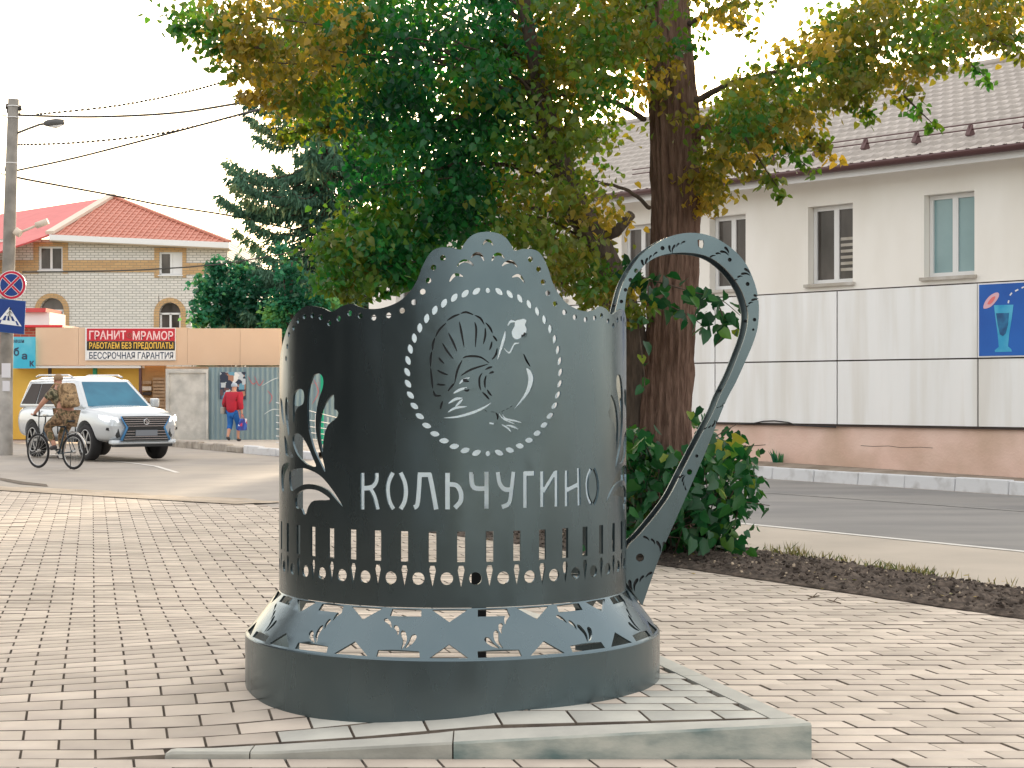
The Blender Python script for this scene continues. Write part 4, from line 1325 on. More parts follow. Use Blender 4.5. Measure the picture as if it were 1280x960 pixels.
def clump(c, n, rad, tint, flat=0.6, size=0.062, tj=0.055):
    n = int(n * 1.45)
    q = rng.normal(size=(n, 3)) * np.array([rad, rad, rad * flat]) * 0.55
    LC.append(np.array(c)[None] + q); LS.append(rng.uniform(0.7, 1.25, n) * size); LT.append(np.clip(rng.normal(tint, tj, n), 0, 1))
def limb_to(c, side, r0=0.020, lift=0.5):
    z0 = c.z - 0.25 * abs(c.x - 1.3) + 0.2
    a = stem_pt(z0, side); m1 = a.lerp(c, 0.5) + Vector((0, 0, lift * (c - a).length * 0.22))
    L = (c - a).length
    if L > 6: return
    m1 += Vector((random.uniform(-.15, .15), random.uniform(-.2, .2), random.uniform(-.1, .1)))
    pts_ = [Vector(p) for p in catmull([a, a.lerp(m1, .5) + Vector((0, 0, .08)), m1, c], 4)]
    branch.tube(pts_, list(np.linspace(r0 * (0.6 + L * 0.12), 0.005, len(pts_))), 5, cap=False)
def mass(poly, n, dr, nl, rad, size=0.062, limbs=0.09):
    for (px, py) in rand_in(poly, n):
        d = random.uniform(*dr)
        c = P(px, py, d); clump(c, nl, rad, backlight_tint_at(px, py), size=size)
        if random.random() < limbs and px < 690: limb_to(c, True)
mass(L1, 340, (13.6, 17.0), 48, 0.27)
mass(L1b, 90, (14.5, 18.0), 48, 0.30)
mass(R1, 10, (14, 16), 14, 0.14, limbs=1)
mass(R2, 150, (13.5, 16.5), 34, 0.22, limbs=0.0)
mass(R3, 16, (15.0, 16.0), 24, 0.16)
mass(R4, 9, (14.6, 15.2), 16, 0.16)
mass([(640, 285), (700, 300), (770, 345), (800, 400), (770, 395), (690, 350)], 26, (14.2, 15.4), 30, 0.16)
mass([(800, -10), (872, -10), (872, 40), (860, 60), (805, 40)], 6, (14.2, 15.2), 22, 0.18)
mass([(400, 290), (470, 270), (540, 300), (520, 345), (440, 365), (405, 350)], 44, (13.8, 15.2), 42, 0.18)
for pth, r0 in [([(866, 128), (905, 108), (960, 92), (1040, 72), (1130, 50), (1230, 30)], .034), ([(868, 160), (900, 165), (935, 168), (985, 160)], .022), ([(1020, 78), (1070, 90), (1120, 100)], .014),
                ([(862, 30), (905, 8), (960, -20)], .03), ([(1130, 50), (1180, 20), (1230, -20)], .014), ([(806, 150), (770, 128), (715, 118), (640, 130), (560, 150)], .028), ([(812, 260), (780, 236), (730, 226), (680, 232)], .02),
                ([(690, 170), (640, 120), (560, 80), (470, 60), (380, 50)], .036), ([(712, 235), (650, 210), (580, 205), (500, 225), (440, 260)], .030), ([(672, 90), (620, 50), (540, 10)], .028), ([(735, 285), (680, 262), (600, 262), (540, 290)], .026)]:
    c_ = catmull(pth, 7); dd = random.uniform(14.9, 15.4)
    branch.tube([P(x, y + random.gauss(0, .8), TY - .1 + (dd - TY) * i / len(c_)) for i, (x, y) in enumerate(c_)], list(np.linspace(r0, .006, len(c_))), 6, cap=False)
# outer sprays that make the uneven outline
for a, b, n in [((300, 30), (222, 28), 7), ((330, 60), (262, 52), 7), ((350, 90), (288, 86), 6), ((350, 120), (300, 112), 6), ((430, 155), (350, 165), 7), ((500, 310), (410, 352), 8), ((470, 275), (398, 292), 6), ((520, 345), (455, 362), 6), ((560, 320), (480, 330), 7),
                ((880, 190), (960, 215), 6), ((960, 165), (1010, 205), 5), ((1230, 30), (1290, 50), 4), ((1130, 120), (1165, 150), 3), ((1060, 120), (1085, 140), 4), ((1190, 60), (1235, 95), 4), ((1010, 170), (1040, 190), 4), ((930, 170), (975, 235), 5), ((1240, 50), (1275, 60), 3), ((900, 20), (940, 32), 3)]:
    dd = random.uniform(13.8, 15.2)
    for i in range(n):
        t = i / (n - 1); px = a[0] + (b[0] - a[0]) * t; py = a[1] + (b[1] - a[1]) * t + 8 * t * t
        clump(P(px, py, dd), int(24 - 14 * t), 0.17 - 0.09 * t, backlight_tint_at(px, py), size=0.068)
    branch.tube([P(a[0], a[1], dd), P(b[0], b[1] + 4, dd)], [0.012, 0.004], 5)
# the crown goes on above the frame
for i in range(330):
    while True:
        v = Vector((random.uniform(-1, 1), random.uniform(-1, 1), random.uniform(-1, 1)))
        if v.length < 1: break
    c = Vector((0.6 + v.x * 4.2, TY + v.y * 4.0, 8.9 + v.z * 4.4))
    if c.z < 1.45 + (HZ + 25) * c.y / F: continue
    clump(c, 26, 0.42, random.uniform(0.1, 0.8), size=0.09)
    if i % 5 == 0: limb_to(c, False, 0.026)
C_ = np.concatenate(LC); S_ = np.concatenate(LS); T_ = np.concatenate(LT)
V, T = leaves_np(C_, S_)
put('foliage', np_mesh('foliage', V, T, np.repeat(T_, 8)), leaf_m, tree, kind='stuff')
branch.build('twigs', bark_dark_m, tree, kind='stuff')
# hanging spray beside the handle: leaves one can pick apart
sprays = [([(778, 345), (800, 352), (835, 362), (870, 372), (900, 380), (925, 400)], 84, 22), ([(800, 372), (830, 385), (860, 400), (882, 415)], 22, 12), ([(880, 372), (900, 392), (905, 420), (893, 440)], 9, 8), ([(795, 390), (800, 430), (805, 470), (806, 500)], 8, 8), ([(860, 520), (868, 525)], 4, 5)]
leafvars = []
for i in range(10):
    v_, t_ = leaves_np(np.zeros((1, 3)), np.array([1.0]), droop=0.9)
    me = np_mesh('leaf', v_, t_, np.full(8, i / 9)); me.materials.append(shrub_leaf_m); leafvars.append(me)
twg = MB()
for pts_, n, sp in sprays:
    dd = 14.7
    c = catmull(pts_, 8)
    twg.tube([P(p[0], p[1] - 6, dd + random.uniform(-.02, .02)) for p in c], list(np.linspace(0.010, 0.003, len(c))), 5)
    for i in range(n):
        p = c[random.randrange(len(c))]
        q = P(p[0] + random.gauss(0, sp * .5), p[1] + random.gauss(-4, sp * .42), dd + random.uniform(-.25, .25))
        o = bpy.data.objects.new('leaf', leafvars[min(9, int(abs(random.gauss(0.45, 0.25)) * 9))]); COL.objects.link(o)
        o.parent = tree; o.location = q - wloc(tree); s_ = random.uniform(0.09, 0.145); o.scale = (s_, s_, s_); o.rotation_euler = (random.uniform(-.3, .3), random.uniform(-.3, .3), random.random() * 6.28)
twg.build('hanging_twigs', bark_dark_m, tree, kind='stuff')

# ---------------------------------------------------------------- SHRUB of young shoots at the tree foot
shrub = thing('leafy_shrub', (1.55, 14.6, 0), 'dense bright green leafy shrub round the foot of the tree trunk behind the handle', 'shrub')
sh_poly = [(775, 540), (800, 532), (822, 560), (862, 562), (880, 548), (905, 545), (938, 566), (942, 600), (930, 640), (915, 680), (880, 688), (845, 680), (775, 676), (735, 665), (735, 600)]
cand = []
for (px, py) in rand_in(sh_poly, 560):
    d = random.uniform(13.9, 15.3) - 0.25 * math.exp(-((px - 870) / 60) ** 2)
    cand.append((px, py, d))
cand.sort(key=lambda t: t[2])
for i, (px, py, d) in enumerate(cand[:285]):
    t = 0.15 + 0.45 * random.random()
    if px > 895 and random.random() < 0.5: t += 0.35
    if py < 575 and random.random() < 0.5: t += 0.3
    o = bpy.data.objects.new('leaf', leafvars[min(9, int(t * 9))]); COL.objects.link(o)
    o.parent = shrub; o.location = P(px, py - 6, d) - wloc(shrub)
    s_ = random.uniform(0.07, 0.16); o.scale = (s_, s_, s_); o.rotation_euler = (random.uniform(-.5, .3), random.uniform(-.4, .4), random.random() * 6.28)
CC = np.array([tuple(P(px, py, d)) for px, py, d in cand[285:]])
CC = np.concatenate([CC + rng.normal(size=CC.shape) * 0.06 for _ in range(5)])
ex = []
for a, b in [((905, 560), (955, 560)), ((915, 590), (958, 602)), ((915, 620), (962, 634)), ((900, 650), (945, 660)), ((905, 660), (938, 695)), ((870, 535), (880, 512))]:
    for t in np.linspace(0, 1, 7): ex.append(tuple(P(a[0] + (b[0] - a[0]) * t + random.gauss(0, 3), a[1] + (b[1] - a[1]) * t + random.gauss(0, 3), 14.3 + random.gauss(0, .05))))
CC = np.concatenate([CC, np.array(ex)])
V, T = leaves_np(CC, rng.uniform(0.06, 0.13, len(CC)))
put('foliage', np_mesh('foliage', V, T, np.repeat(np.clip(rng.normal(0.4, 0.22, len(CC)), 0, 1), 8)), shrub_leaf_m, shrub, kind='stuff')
mb = MB()
for i in range(46):
    px, py = rand_in(sh_poly, 1)[0]; q = P(px, py, random.uniform(14.1, 15.2))
    b = Vector((1.45 + random.uniform(-.5, .5), 14.75 + random.uniform(-.3, .3), 0.02))
    mb.tube([b, b.lerp(q, .5) + Vector((random.uniform(-.1, .1), 0, .1)), q], [0.009, 0.007, 0.003], 5)
for a, b in [((905, 560), (957, 556)), ((915, 590), (958, 598)), ((915, 625), (962, 632)), ((890, 548), (925, 528))]:
    mb.tube([P(a[0], a[1], 14.3), P(b[0], b[1], 14.3)], [0.005, 0.003], 5)
mb.build('stems', bark_dark_m, shrub, kind='stuff')

# ---------------------------------------------------------------- SOIL BED
b0 = [PD2 + Vector((.0, -.3, 0)), PD, PC, Vector((0.2, 15.9, 0)), Vector((-1.0, 17.6, 0))]
b1 = [Vector((7.6, 6.2, 0)), Vector((3.80, 12.2, 0)), Vector((2.28, 15.4, 0)), Vector((1.3, 17.4, 0)), Vector((-0.3, 18.8, 0))]
def poly_at(pl_, t):
    f = t * (len(pl_) - 1); i = min(int(f), len(pl_) - 2); return pl_[i].lerp(pl_[i + 1], f - i)
def soil_z(x, y, u, v):
    e = math.sin(math.pi * min(max(v, 0), 1)) ** 0.5 * min(1, (1 - u) * 12)
    return 0.007 * (1 if v < .5 else -1) + e * (0.05 + 0.035 * fbm(x, y, 3.0) + 0.028 * fbm(x, y, 16.0) + 0.02 * abs(fbm(x, y, 40.0)))
rough_strip('soil_bed', lambda t: poly_at(b0, t), lambda t: poly_at(b1, t), 620, 70, soil_z, soil_m, 'structure')
def soil_pt():
    u, v = random.random(), random.uniform(0.03, 0.97); p = poly_at(b0, u).lerp(poly_at(b1, u), v); return Vector((p.x, p.y, max(0, soil_z(p.x, p.y, u, v)))), u, v
mb = MB(); mc = MB()
def chunk(mbx, p, s):
    vs = [Vector((x, y, z)) for x in (-1, 1) for y in (-1, 1) for z in (-.7, .7)]
    ro = Matrix.Rotation(random.random() * 6, 3, 'Z') @ Matrix.Rotation(random.random() * 3, 3, 'X')
    vs = [p + ro @ Vector((v.x * s * random.uniform(.5, 1.1), v.y * s * random.uniform(.5, 1.1), v.z * s * random.uniform(.4, 1))) for v in vs]
    mbx.add(vs, [(0, 1, 3, 2), (4, 6, 7, 5), (0, 4, 5, 1), (2, 3, 7, 6), (0, 2, 6, 4), (1, 5, 7, 3)])
for i in range(3200):
    p, u, v = soil_pt(); chunk(mb, p, random.uniform(0.006, 0.02))
for i in range(420):
    p, u, v = soil_pt(); chunk(mc, p + Vector((0, 0, .01)), random.uniform(0.005, 0.013))
put('soil_clods', mb.mesh('clods'), soil_m, kind='stuff'); put('wood_chips', mc.mesh('chips'), chip_m, kind='stuff')
# thin grass along the far edge
def ux(px):  # parameter along the far edge whose photo column is px
    for t in np.linspace(0, 1, 400):
        p = poly_at(b1, t)
        if 640 + p.x * F / p.y <= px: return t
    return 1
grass_m = mat('grass_blade', (0.12, 0.2, 0.03), 0.6, attr=[(0, (0.04, 0.09, 0.02)), (0.4, (0.20, 0.20, 0.05)), (1, (0.40, 0.31, 0.14))], transl=0.35)
gb = None
V = []; Fq = []; Tn = []
for i in range(520):
    px = random.choice([random.gauss(1000, 14), random.gauss(1118, 16), random.gauss(1150, 12), random.uniform(950, 1180), random.gauss(1040, 20), random.uniform(950, 1290)])
    t = ux(px); p = poly_at(b1, t).lerp(poly_at(b0, t), abs(random.gauss(0.06, 0.06)))
    h = random.uniform(0.03, 0.11) * (1.5 if abs(px - 1000) < 14 else 1); a = random.random() * 6.28
    s_ = Vector((math.cos(a), math.sin(a), 0)) * 0.004; l_ = Vector((random.gauss(0, .35), random.gauss(0, .35), 1)) * h
    q = len(V); V += [tuple(p - s_), tuple(p + s_), tuple(p + l_ * .6 + s_ * .7), tuple(p + l_ + Vector((random.gauss(0, .01), 0, -.005)))]; Fq.append((q, q + 1, q + 2, q + 3)); Tn += [random.random()] * 4
put('grass', np_mesh('grass', V, Fq, Tn), grass_m, kind='stuff')
# fallen twigs on the paving
twm = mat('dry_twig', (0.10, 0.07, 0.04), 0.9)
def twig(pts_, lab):
    mb = MB(); mb.tube([G(*p) + Vector((0, 0, 0.008)) for p in pts_], 0.004, 5)
    a = G(*pts_[1]); mb.tube([a + Vector((0, 0, .008)), a + Vector((.04, .05, .03))], 0.003, 5)
    mb.tube([a + Vector((0, 0, .008)), a + Vector((-.03, .06, .012))], 0.003, 5)
    tag(mb.build('twig', twm), lab, 'twig')
twig([(1010, 750), (1016, 747.5), (1024, 746)], 'short dry twig on the paving near the dark soil, nearer the tree')
twig([(1036, 751.5), (1042, 753), (1051, 755.5)], 'forked dry twig lying on the paving, farther from the tree')

# dry leaves and grit dropped near the soil
V = []; Q = []
Cf = []
for i in range(150):
    u, v = random.random(), random.uniform(-0.35, 1.3); q = poly_at(b0, u).lerp(poly_at(b1, u), v)
    Cf.append((q.x, q.y, 0.012 if not 0 < v < 1 else 0.07))
Cf = np.array(Cf); V, T = leaves_np(Cf, rng.uniform(0.02, 0.05, len(Cf)), droop=0.05)
V[:, 2] = np.repeat(Cf[:, 2], 8) + np.abs(V[:, 2] - np.repeat(Cf[:, 2], 8)) * 0.3
put('fallen_leaves', np_mesh('fallen_leaves', V, T, np.repeat(rng.uniform(.75, 1, len(Cf)), 8)), leaf_m, kind='stuff')
# ---------------------------------------------------------------- LEFT BACKGROUND
def boxp(name, x0, x1, ytop, ybot, Y, depth, m, parent, z0=None):
    """box whose front face fills photo columns x0..x1 and rows ytop..ybot at distance Y"""
    a = P(x0, ytop, Y); b = P(x1, ybot, Y)
    zb = b.z if z0 is None else z0
    mb = MB(); mb.box(((a.x + b.x) / 2, Y + depth / 2, (a.z + zb) / 2), (b.x - a.x, depth, a.z - zb)); return mb.build(name, m, parent)
def brick_mat(name, c1, c2, mortar, sc=1.0, axis='x'):
    m = bpy.data.materials.new(name); m.use_nodes = True; t = m.node_tree; N, L = t.nodes, t.links
    b = N['Principled BSDF']; b.inputs['Roughness'].default_value = 0.9
    g = N.new('ShaderNodeNewGeometry'); sx = N.new('ShaderNodeSeparateXYZ'); cb = N.new('ShaderNodeCombineXYZ')
    L.new(g.outputs['Position'], sx.inputs[0])
    ad = N.new('ShaderNodeMath'); ad.operation = 'ADD'; L.new(sx.outputs['X'], ad.inputs[0]); L.new(sx.outputs['Y'], ad.inputs[1])
    L.new(ad.outputs[0], cb.inputs['X']); L.new(sx.outputs['Z'], cb.inputs['Y'])
    br = N.new('ShaderNodeTexBrick'); L.new(cb.outputs[0], br.inputs['Vector'])
    br.inputs['Color1'].default_value = (*c1, 1); br.inputs['Color2'].default_value = (*c2, 1); br.inputs['Mortar'].default_value = (*mortar, 1)
    br.inputs['Scale'].default_value = 1.0; br.inputs['Brick Width'].default_value = 0.26 * sc; br.inputs['Row Height'].default_value = 0.088 * sc; br.inputs['Mortar Size'].default_value = 0.012 * sc
    L.new(br.outputs['Color'], b.inputs['Base Color'])
    bp = N.new('ShaderNodeBump'); bp.inputs['Strength'].default_value = 0.4; bp.inputs['Distance'].default_value = 0.01; bp.invert = True
    L.new(br.outputs['Fac'], bp.inputs['Height']); L.new(bp.outputs['Normal'], b.inputs['Normal'])
    return m
wbrick = brick_mat('white_brick', (0.78, 0.75, 0.70), (0.70, 0.68, 0.64), (0.38, 0.36, 0.33), 1.35)
ybrick = brick_mat('yellow_brick', (0.62, 0.40, 0.20), (0.54, 0.34, 0.17), (0.38, 0.28, 0.17), 1.35)
rbrick = brick_mat('red_brick', (0.34, 0.07, 0.05), (0.28, 0.06, 0.05), (0.3, 0.2, 0.16), 1.0)
redroof_m = mat('red_roof', (0.50, 0.19, 0.13), 0.6, col2=(0.56, 0.22, 0.155), scale=1.5, stretch=(1, 1, 1))
redroof2_m = mat('bright_red_roof', (0.50, 0.06, 0.06), 0.5, col2=(0.58, 0.08, 0.08), scale=1.5)
trim_m = mat('pale_trim', (0.68, 0.58, 0.48), 0.7)
HY = 78.0
hs = thing('brick_house', (P(150, 500, HY).x, HY + 6, 0), 'white and yellow brick house with a red hipped roof behind the kiosk row', 'house')
xl, xr = P(-45, 284, HY).x, P(284, 284, HY).x
ze = P(150, 299, HY).z
# wall with real window openings
def px_x(px): return P(px, 0, HY).x
def py_z(py): return P(0, py, HY).z
wins_u = [(48.5, 78.5, 308, 338), (199, 228, 315, 344)]
wins_l = [(50, 80, 388, 440), (199, 226, 392, 440)]
mb = MB()
def hb(x0, x1, y0, y1, o0=0.0, o1=0.4):
    a, b = px_x(x0), px_x(x1); za, zb_ = py_z(y0), py_z(y1)
    vs = [(x, HY + o, z) for o in (o0, o1) for z in (zb_, za) for x in (a, b)]
    return vs, [(0, 1, 3, 2), (4, 6, 7, 5), (0, 4, 5, 1), (2, 3, 7, 6), (0, 2, 6, 4), (1, 5, 7, 3)]
for q in [(-45, 284, 299, 308), (-45, 48.5, 308, 344), (78.5, 199, 308, 344), (228, 284, 308, 344), (48.5, 78.5, 338, 344), (199, 228, 308, 315), (-45, 284, 344, 370), (-45, 50, 370, 545), (80, 198, 370, 545), (226, 284, 370, 545), (50, 80, 440, 545), (198, 226, 440, 545)]:
    mb.add(*hb(*q))
# arch fillers
for (xa, xb, yt, yb) in wins_l:
    cxp, rp = (xa + xb) / 2, (xb - xa) / 2
    for sgn in (-1, 1):
        pl_ = [(px_x(cxp + sgn * rp), py_z(370)), (px_x(cxp + sgn * rp), py_z(yt))] + [(px_x(cxp + sgn * rp * math.cos(a)), py_z(yt - rp * 1.05 * math.sin(a))) for a in np.linspace(0.15, math.pi / 2, 8)] + [(px_x(cxp), py_z(370))]
        mb.prism(pl_, (0, HY, 0), (1, 0, 0), (0, 0, 1), 0.002, 0.4, (0, 1, 0))
sidew = xr
mb.box((xr - 0.2, HY + 5.5, ze / 2), (0.398, 10.2, ze)); mb.box(((xl + xr) / 2, HY + 10.8, ze / 2), (xr - xl, 0.4, ze))
mb.build('wall', wbrick, hs)
# yellow surrounds and band
def proud(name, q, m, o=-0.04):
    mb = MB(); mb.add(*hb(*q, o, -0.001)); return mb.build(name, m, hs)
for q in [(42, 48.5, 303, 342), (78.5, 85, 303, 342), (48.5, 78.5, 303, 308), (193, 199, 310, 347), (228, 233, 310, 347), (199, 228, 310, 315), (85, 193, 325, 340), (-45, 42, 325, 342), (233, 284, 329, 343)]:
    proud('yellow_band', q, ybrick)
for (xa, xb, yt, yb) in wins_l:
    cxp, rp = (xa + xb) / 2, (xb - xa) / 2
    arc = [(px_x(cxp + (rp + 6.5) * math.cos(a)), py_z(yt - (rp + 6.5) * 1.0 * math.sin(a))) for a in np.linspace(0, math.pi, 15)]
    inn = [(px_x(cxp + rp * math.cos(a)), py_z(yt - rp * 1.05 * math.sin(a))) for a in np.linspace(math.pi, 0, 15)]
    arc = [(px_x(xb + 6.5), py_z(yb))] + arc + [(px_x(xa - 6.5), py_z(yb)), (px_x(xa), py_z(yb))] + inn + [(px_x(xb), py_z(yb))]
    me = cut_sheet('arch_surround', arc, [], 0.5, lambda u, v, o: (u, HY - 0.05 + o, v), 0.05); put('arch_surround', me, ybrick, hs)
    g = MB(); pl_ = [(px_x(cxp + (rp - .5) * math.cos(a)), py_z(yt - (rp - .5) * 1.05 * math.sin(a))) for a in np.linspace(0, math.pi, 13)] + [(px_x(xa + .5), py_z(yb)), (px_x(xb - .5), py_z(yb))]
    g.prism(pl_, (0, HY + .2, 0), (1, 0, 0), (0, 0, 1), 0, 0.03, (0, 1, 0))
    fr = MB()
    for q in [(xa + .3, xa + 2.6, yt, yb), (xb - 2.6, xb - .3, yt, yb), (cxp - 1.3, cxp + 1.3, yt, yb), (xa + .3, xb - .3, yt - 1.2, yt + 1.2)]: fr.add(*hb(*q, 0.12, 0.19))
    f = fr.build('window', frame_m, hs); g.build('pane', glass_dark_m, f)
for k_, (xa, xb, yt, yb) in enumerate(wins_u):
    fr = MB(); m_ = (xa + xb) / 2
    for i_, q in enumerate([(xa, xa + 2.4, yt, yb), (xb - 2.4, xb, yt, yb), (m_ - 1.4, m_ + 1.4, yt + 2.3, yb - 2.3), (xa + 2.4, xb - 2.4, yt, yt + 2.3), (xa + 2.4, xb - 2.4, yb - 2.3, yb)]): fr.add(*hb(*q, 0.10, 0.18))
    f = fr.build('window', frame_m, hs)
    for (c, d) in ((xa + 2.4, m_ - 1.4), (m_ + 1.4, xb - 2.4)):
        g = MB(); g.add(*hb(c, d, yt + 2.3, yb - 2.3, 0.14, 0.16)); g.build('pane', glass_dark_m if (k_ == 0 or c < 205) else frame_m, f)
    s_ = MB(); s_.add(*hb(xa - 1, xb + 1, yb, yb + 1.3, -0.12, 0.1)); s_.build('sill', frame_m, f)
# roof: front hip face (brick red) and the brighter left face
apex = P(140, 246, HY + 6.2); apexL = P(-60, 277, HY + 6.2 + 3)
eL = P(62, 293, HY - 0.5); eR = P(287, 303, HY - 0.5); apexR = P(140, 246, HY + 6.2)
def face_roof(name, pts_, m, n=90, amp=0.035, period=0.36):
    """triangle or quad roof face with standing ribs"""
    mb = MB(); k_ = len(pts_); nn = (pts_[1] - pts_[0]).cross(pts_[2] - pts_[0]).normalized()
    if nn.z < 0: nn = -nn
    mb.prism([(0, 0)], (0, 0, 0), (1, 0, 0), (0, 0, 1), 0, 0, (0, 1, 0)) if False else None
    top = pts_; bot = [p - nn * 0.08 for p in pts_]
    mb.add(top + bot, [tuple(range(k_)), tuple(range(2 * k_ - 1, k_ - 1, -1))] + [(i, (i + 1) % k_, (i + 1) % k_ + k_, i + k_) for i in range(k_)])
    return mb.build(name, m, hs), nn
o_, nn = face_roof('roof', [eL, eR, apex], redroof_m)
# ribs of the profiled sheet running up the slope
mb = MB(); along = (eR - eL).normalized(); up = nn.cross(along).normalized(); up = up if up.z > 0 else -up
Lr = (eR - eL).length; ap = (apex - eL).dot(along); hgt = (apex - eL).dot(up)
s_ = 0.15
while s_ < Lr - 0.1:
    h = hgt * (s_ / ap if s_ < ap else (Lr - s_) / (Lr - ap)) - 0.05
    if h > 0.1:
        a = eL + along * s_ + nn * .02; mb.bar(a, a + up * h, 0.06, 0.05, up=nn)
    s_ += 0.27
mb.build('roof_ribs', redroof_m, hs, kind='stuff')
mb = MB()
for i in range(1, 14):
    t = i / 14; w0_, w1_ = eL.lerp(apex, t), eR.lerp(apex, t); mb.bar(w0_ + nn * .025 + along * .1, w1_ + nn * .025 - along * .1, 0.03, 0.02, up=nn)
mb.build('roof_courses', redroof_m, hs, kind='stuff')
eLL = P(-50, 338, HY - 6.0)
face_roof('roof', [eL + Vector((0, 0, .0)), apex, apexL, P(-55, 333, HY - 4)], redroof2_m)
mb = MB(); mb.bar(eL + Vector((0, 0, .08)), apex + Vector((0, 0, .08)), 0.42, 0.14); mb.build('hip_cap', trim_m, hs)
mb = MB(); mb.bar(eR + Vector((0, 0, .06)), apex + Vector((0, 0, .06)), 0.25, 0.10); mb.build('hip_cap', redroof_m, hs)
mb = MB(); mb.bar(eL + Vector((0, -.05, -.14)), eR + Vector((0, -.05, -.14)), 0.12, 0.26); mb.build('fascia_board', frame_m, hs)
mb = MB(); mb.bar(eL + Vector((0, .5, -.28)), eR + Vector((0, .5, -.28)), 1.1, 0.06); mb.build('soffit', trim_m, hs)

# ---- kiosk row with beige fascia
KY = 48.2
ki = thing('kiosk_row', (P(170, 500, KY).x, KY + 1, 0), 'low yellow walled kiosk row under a long beige fascia with a sign', 'kiosk')
beige_m = mat('beige_fascia', (0.66, 0.46, 0.32), 0.75, col2=(0.72, 0.52, 0.37), scale=0.6)
yellow_m = mat('yellow_wall', (0.62, 0.36, 0.05), 0.7, col2=(0.70, 0.42, 0.07), scale=1.2)
for a, b in ((44.5, 98), (98.3, 234), (234.3, 300), (300.3, 350)):
    boxp('fascia_panel', a, b, 409.5 if a < 200 else 410.5, 456.5, KY, 0.4, beige_m, ki)
boxp('shop_wall', 15, 175, 458, 470, KY + 0.5, 0.3, yellow_m, ki, z0=0.1)
boxp('shop_wall', 206, 352, 458, 470, KY + 0.8, 0.3, trim_m, ki, z0=0.1)
boxp('canopy_strip', 15, 176, 457.2, 460, KY + 0.05, 0.5, frame_m, ki)
green_m = mat('green_paint', (0.01, 0.20, 0.09), 0.5)
boxp('green_post', 116, 120.5, 460, 475, KY + 0.2, 0.12, green_m, ki, z0=0.1)
boxp('dark_post', 60, 63.5, 460, 475, KY + 0.2, 0.1, gap_m, ki, z0=0.1)
boxp('brown_post', 173.5, 176.5, 457, 475, KY + 0.1, 0.12, gutter_m, ki, z0=0.1)
brownb = mat('brown_boards', (0.36, 0.22, 0.12), 0.8, col2=(0.48, 0.32, 0.2), scale=4)
boxp('side_wall', 176.5, 206, 457, 475, KY + 0.55, 0.2, mat('ochre_wall', (0.46, 0.25, 0.10), 0.8), ki, z0=0.1)
for i in range(12):
    y = 472 + i * 4.2
    boxp('shutter_slat', 191, 206, y, y + 3.2, KY + 0.42, 0.08, brownb, ki)
for i in range(6):
    y = 476 + i * 7.0
    boxp('shelf_board', 178, 189, y, y + 4.0 + (i % 2), KY + 0.42, 0.08, [brownb, trim_m, gap_m][i % 3], ki)
# main sign with its three lines
sg = thing('granite_sign', P(163, 450, KY - 0.05), 'three line sign in red, black and white mounted on the beige fascia', 'sign')
boxp('sign_board', 106.5, 219.5, 409.5, 450.5, KY - 0.06, 0.05, frame_m, sg)
sred = mat('sign_red', (0.52, 0.02, 0.035), 0.5); sblk = mat('sign_black', (0.02, 0.018, 0.012), 0.5); swht = mat('sign_white', (0.80, 0.80, 0.80), 0.5); syel = mat('sign_yellow', (0.85, 0.52, 0.08), 0.5); snav = mat('sign_navy', (0.03, 0.05, 0.10), 0.5)
boxp('red_band', 108.5, 218.5, 410.7, 426.3, KY - 0.075, 0.012, sred, sg)
boxp('black_band', 108.5, 218.5, 426.6, 438.0, KY - 0.075, 0.012, sblk, sg)
boxp('white_band', 108.5, 218.5, 438.3, 449.6, KY - 0.075, 0.012, swht, sg)
pxm = KY / F
def sign_text(name, txt, x0, x1, y0, y1, m, parent, Y, bold=0.0):
    a = P((x0 + x1) / 2, (y0 + y1) / 2, Y)
    return text_at(name, txt, a, (1, 0, 0), (0, 0, 1), m, parent, (y1 - y0) * Y / F, (x1 - x0) * Y / F, bold)
sign_text('lettering', 'ГРАНИТ', 111.5, 157.5, 413.3, 424.3, mat('sign_pink', (0.88, 0.62, 0.62), 0.5), sg, KY - 0.079, 0.02)
sign_text('lettering', 'МРАМОР', 166, 216.5, 413.8, 424.8, MATS['sign_pink'], sg, KY - 0.079, 0.02)
mb = MB(); mb.torus(P(161.8, 419.3, KY - 0.079), (0, 1, 0), 0.065, 0.012, 14, 6); mb.bar(P(160.3, 421.5, KY - .079), P(163.5, 417, KY - .079), 0.02, 0.01); mb.build('emblem', mat('sign_dull', (0.35, 0.1, 0.08), .6), sg)
sign_text('lettering', 'РАБОТАЕМ БЕЗ ПРЕДОПЛАТЫ', 111.5, 216.5, 427.8, 437.3, syel, sg, KY - 0.079, 0.02)
sign_text('lettering', 'БЕССРОЧНАЯ ГАРАНТИЯ', 111.5, 216.5, 440, 448.6, snav, sg, KY - 0.079, 0.015)
# blue sign board at the left
bs = thing('blue_sign', P(30, 460, KY - 0.1), 'pale blue shop sign with dark letters at the left end of the fascia', 'sign')
boxp('sign_board', 8, 44, 421, 460.5, KY - 0.16, 0.06, mat('sign_sky_blue', (0.04, 0.42, 0.60), 0.5, col2=(0.30, 0.66, 0.72), scale=0.7), bs)
sign_text('lettering', 'ваши', 15.5, 30, 424.5, 428.5, snav, bs, KY - 0.165, 0.02)
sign_text('lettering', 'б', 17, 24, 434, 445, snav, bs, KY - 0.165, 0.03)
sign_text('lettering', 'а', 27, 34, 442, 449.5, snav, bs, KY - 0.165, 0.03)
sign_text('lettering', 'к', 37, 43, 451, 458, snav, bs, KY - 0.165, 0.03)
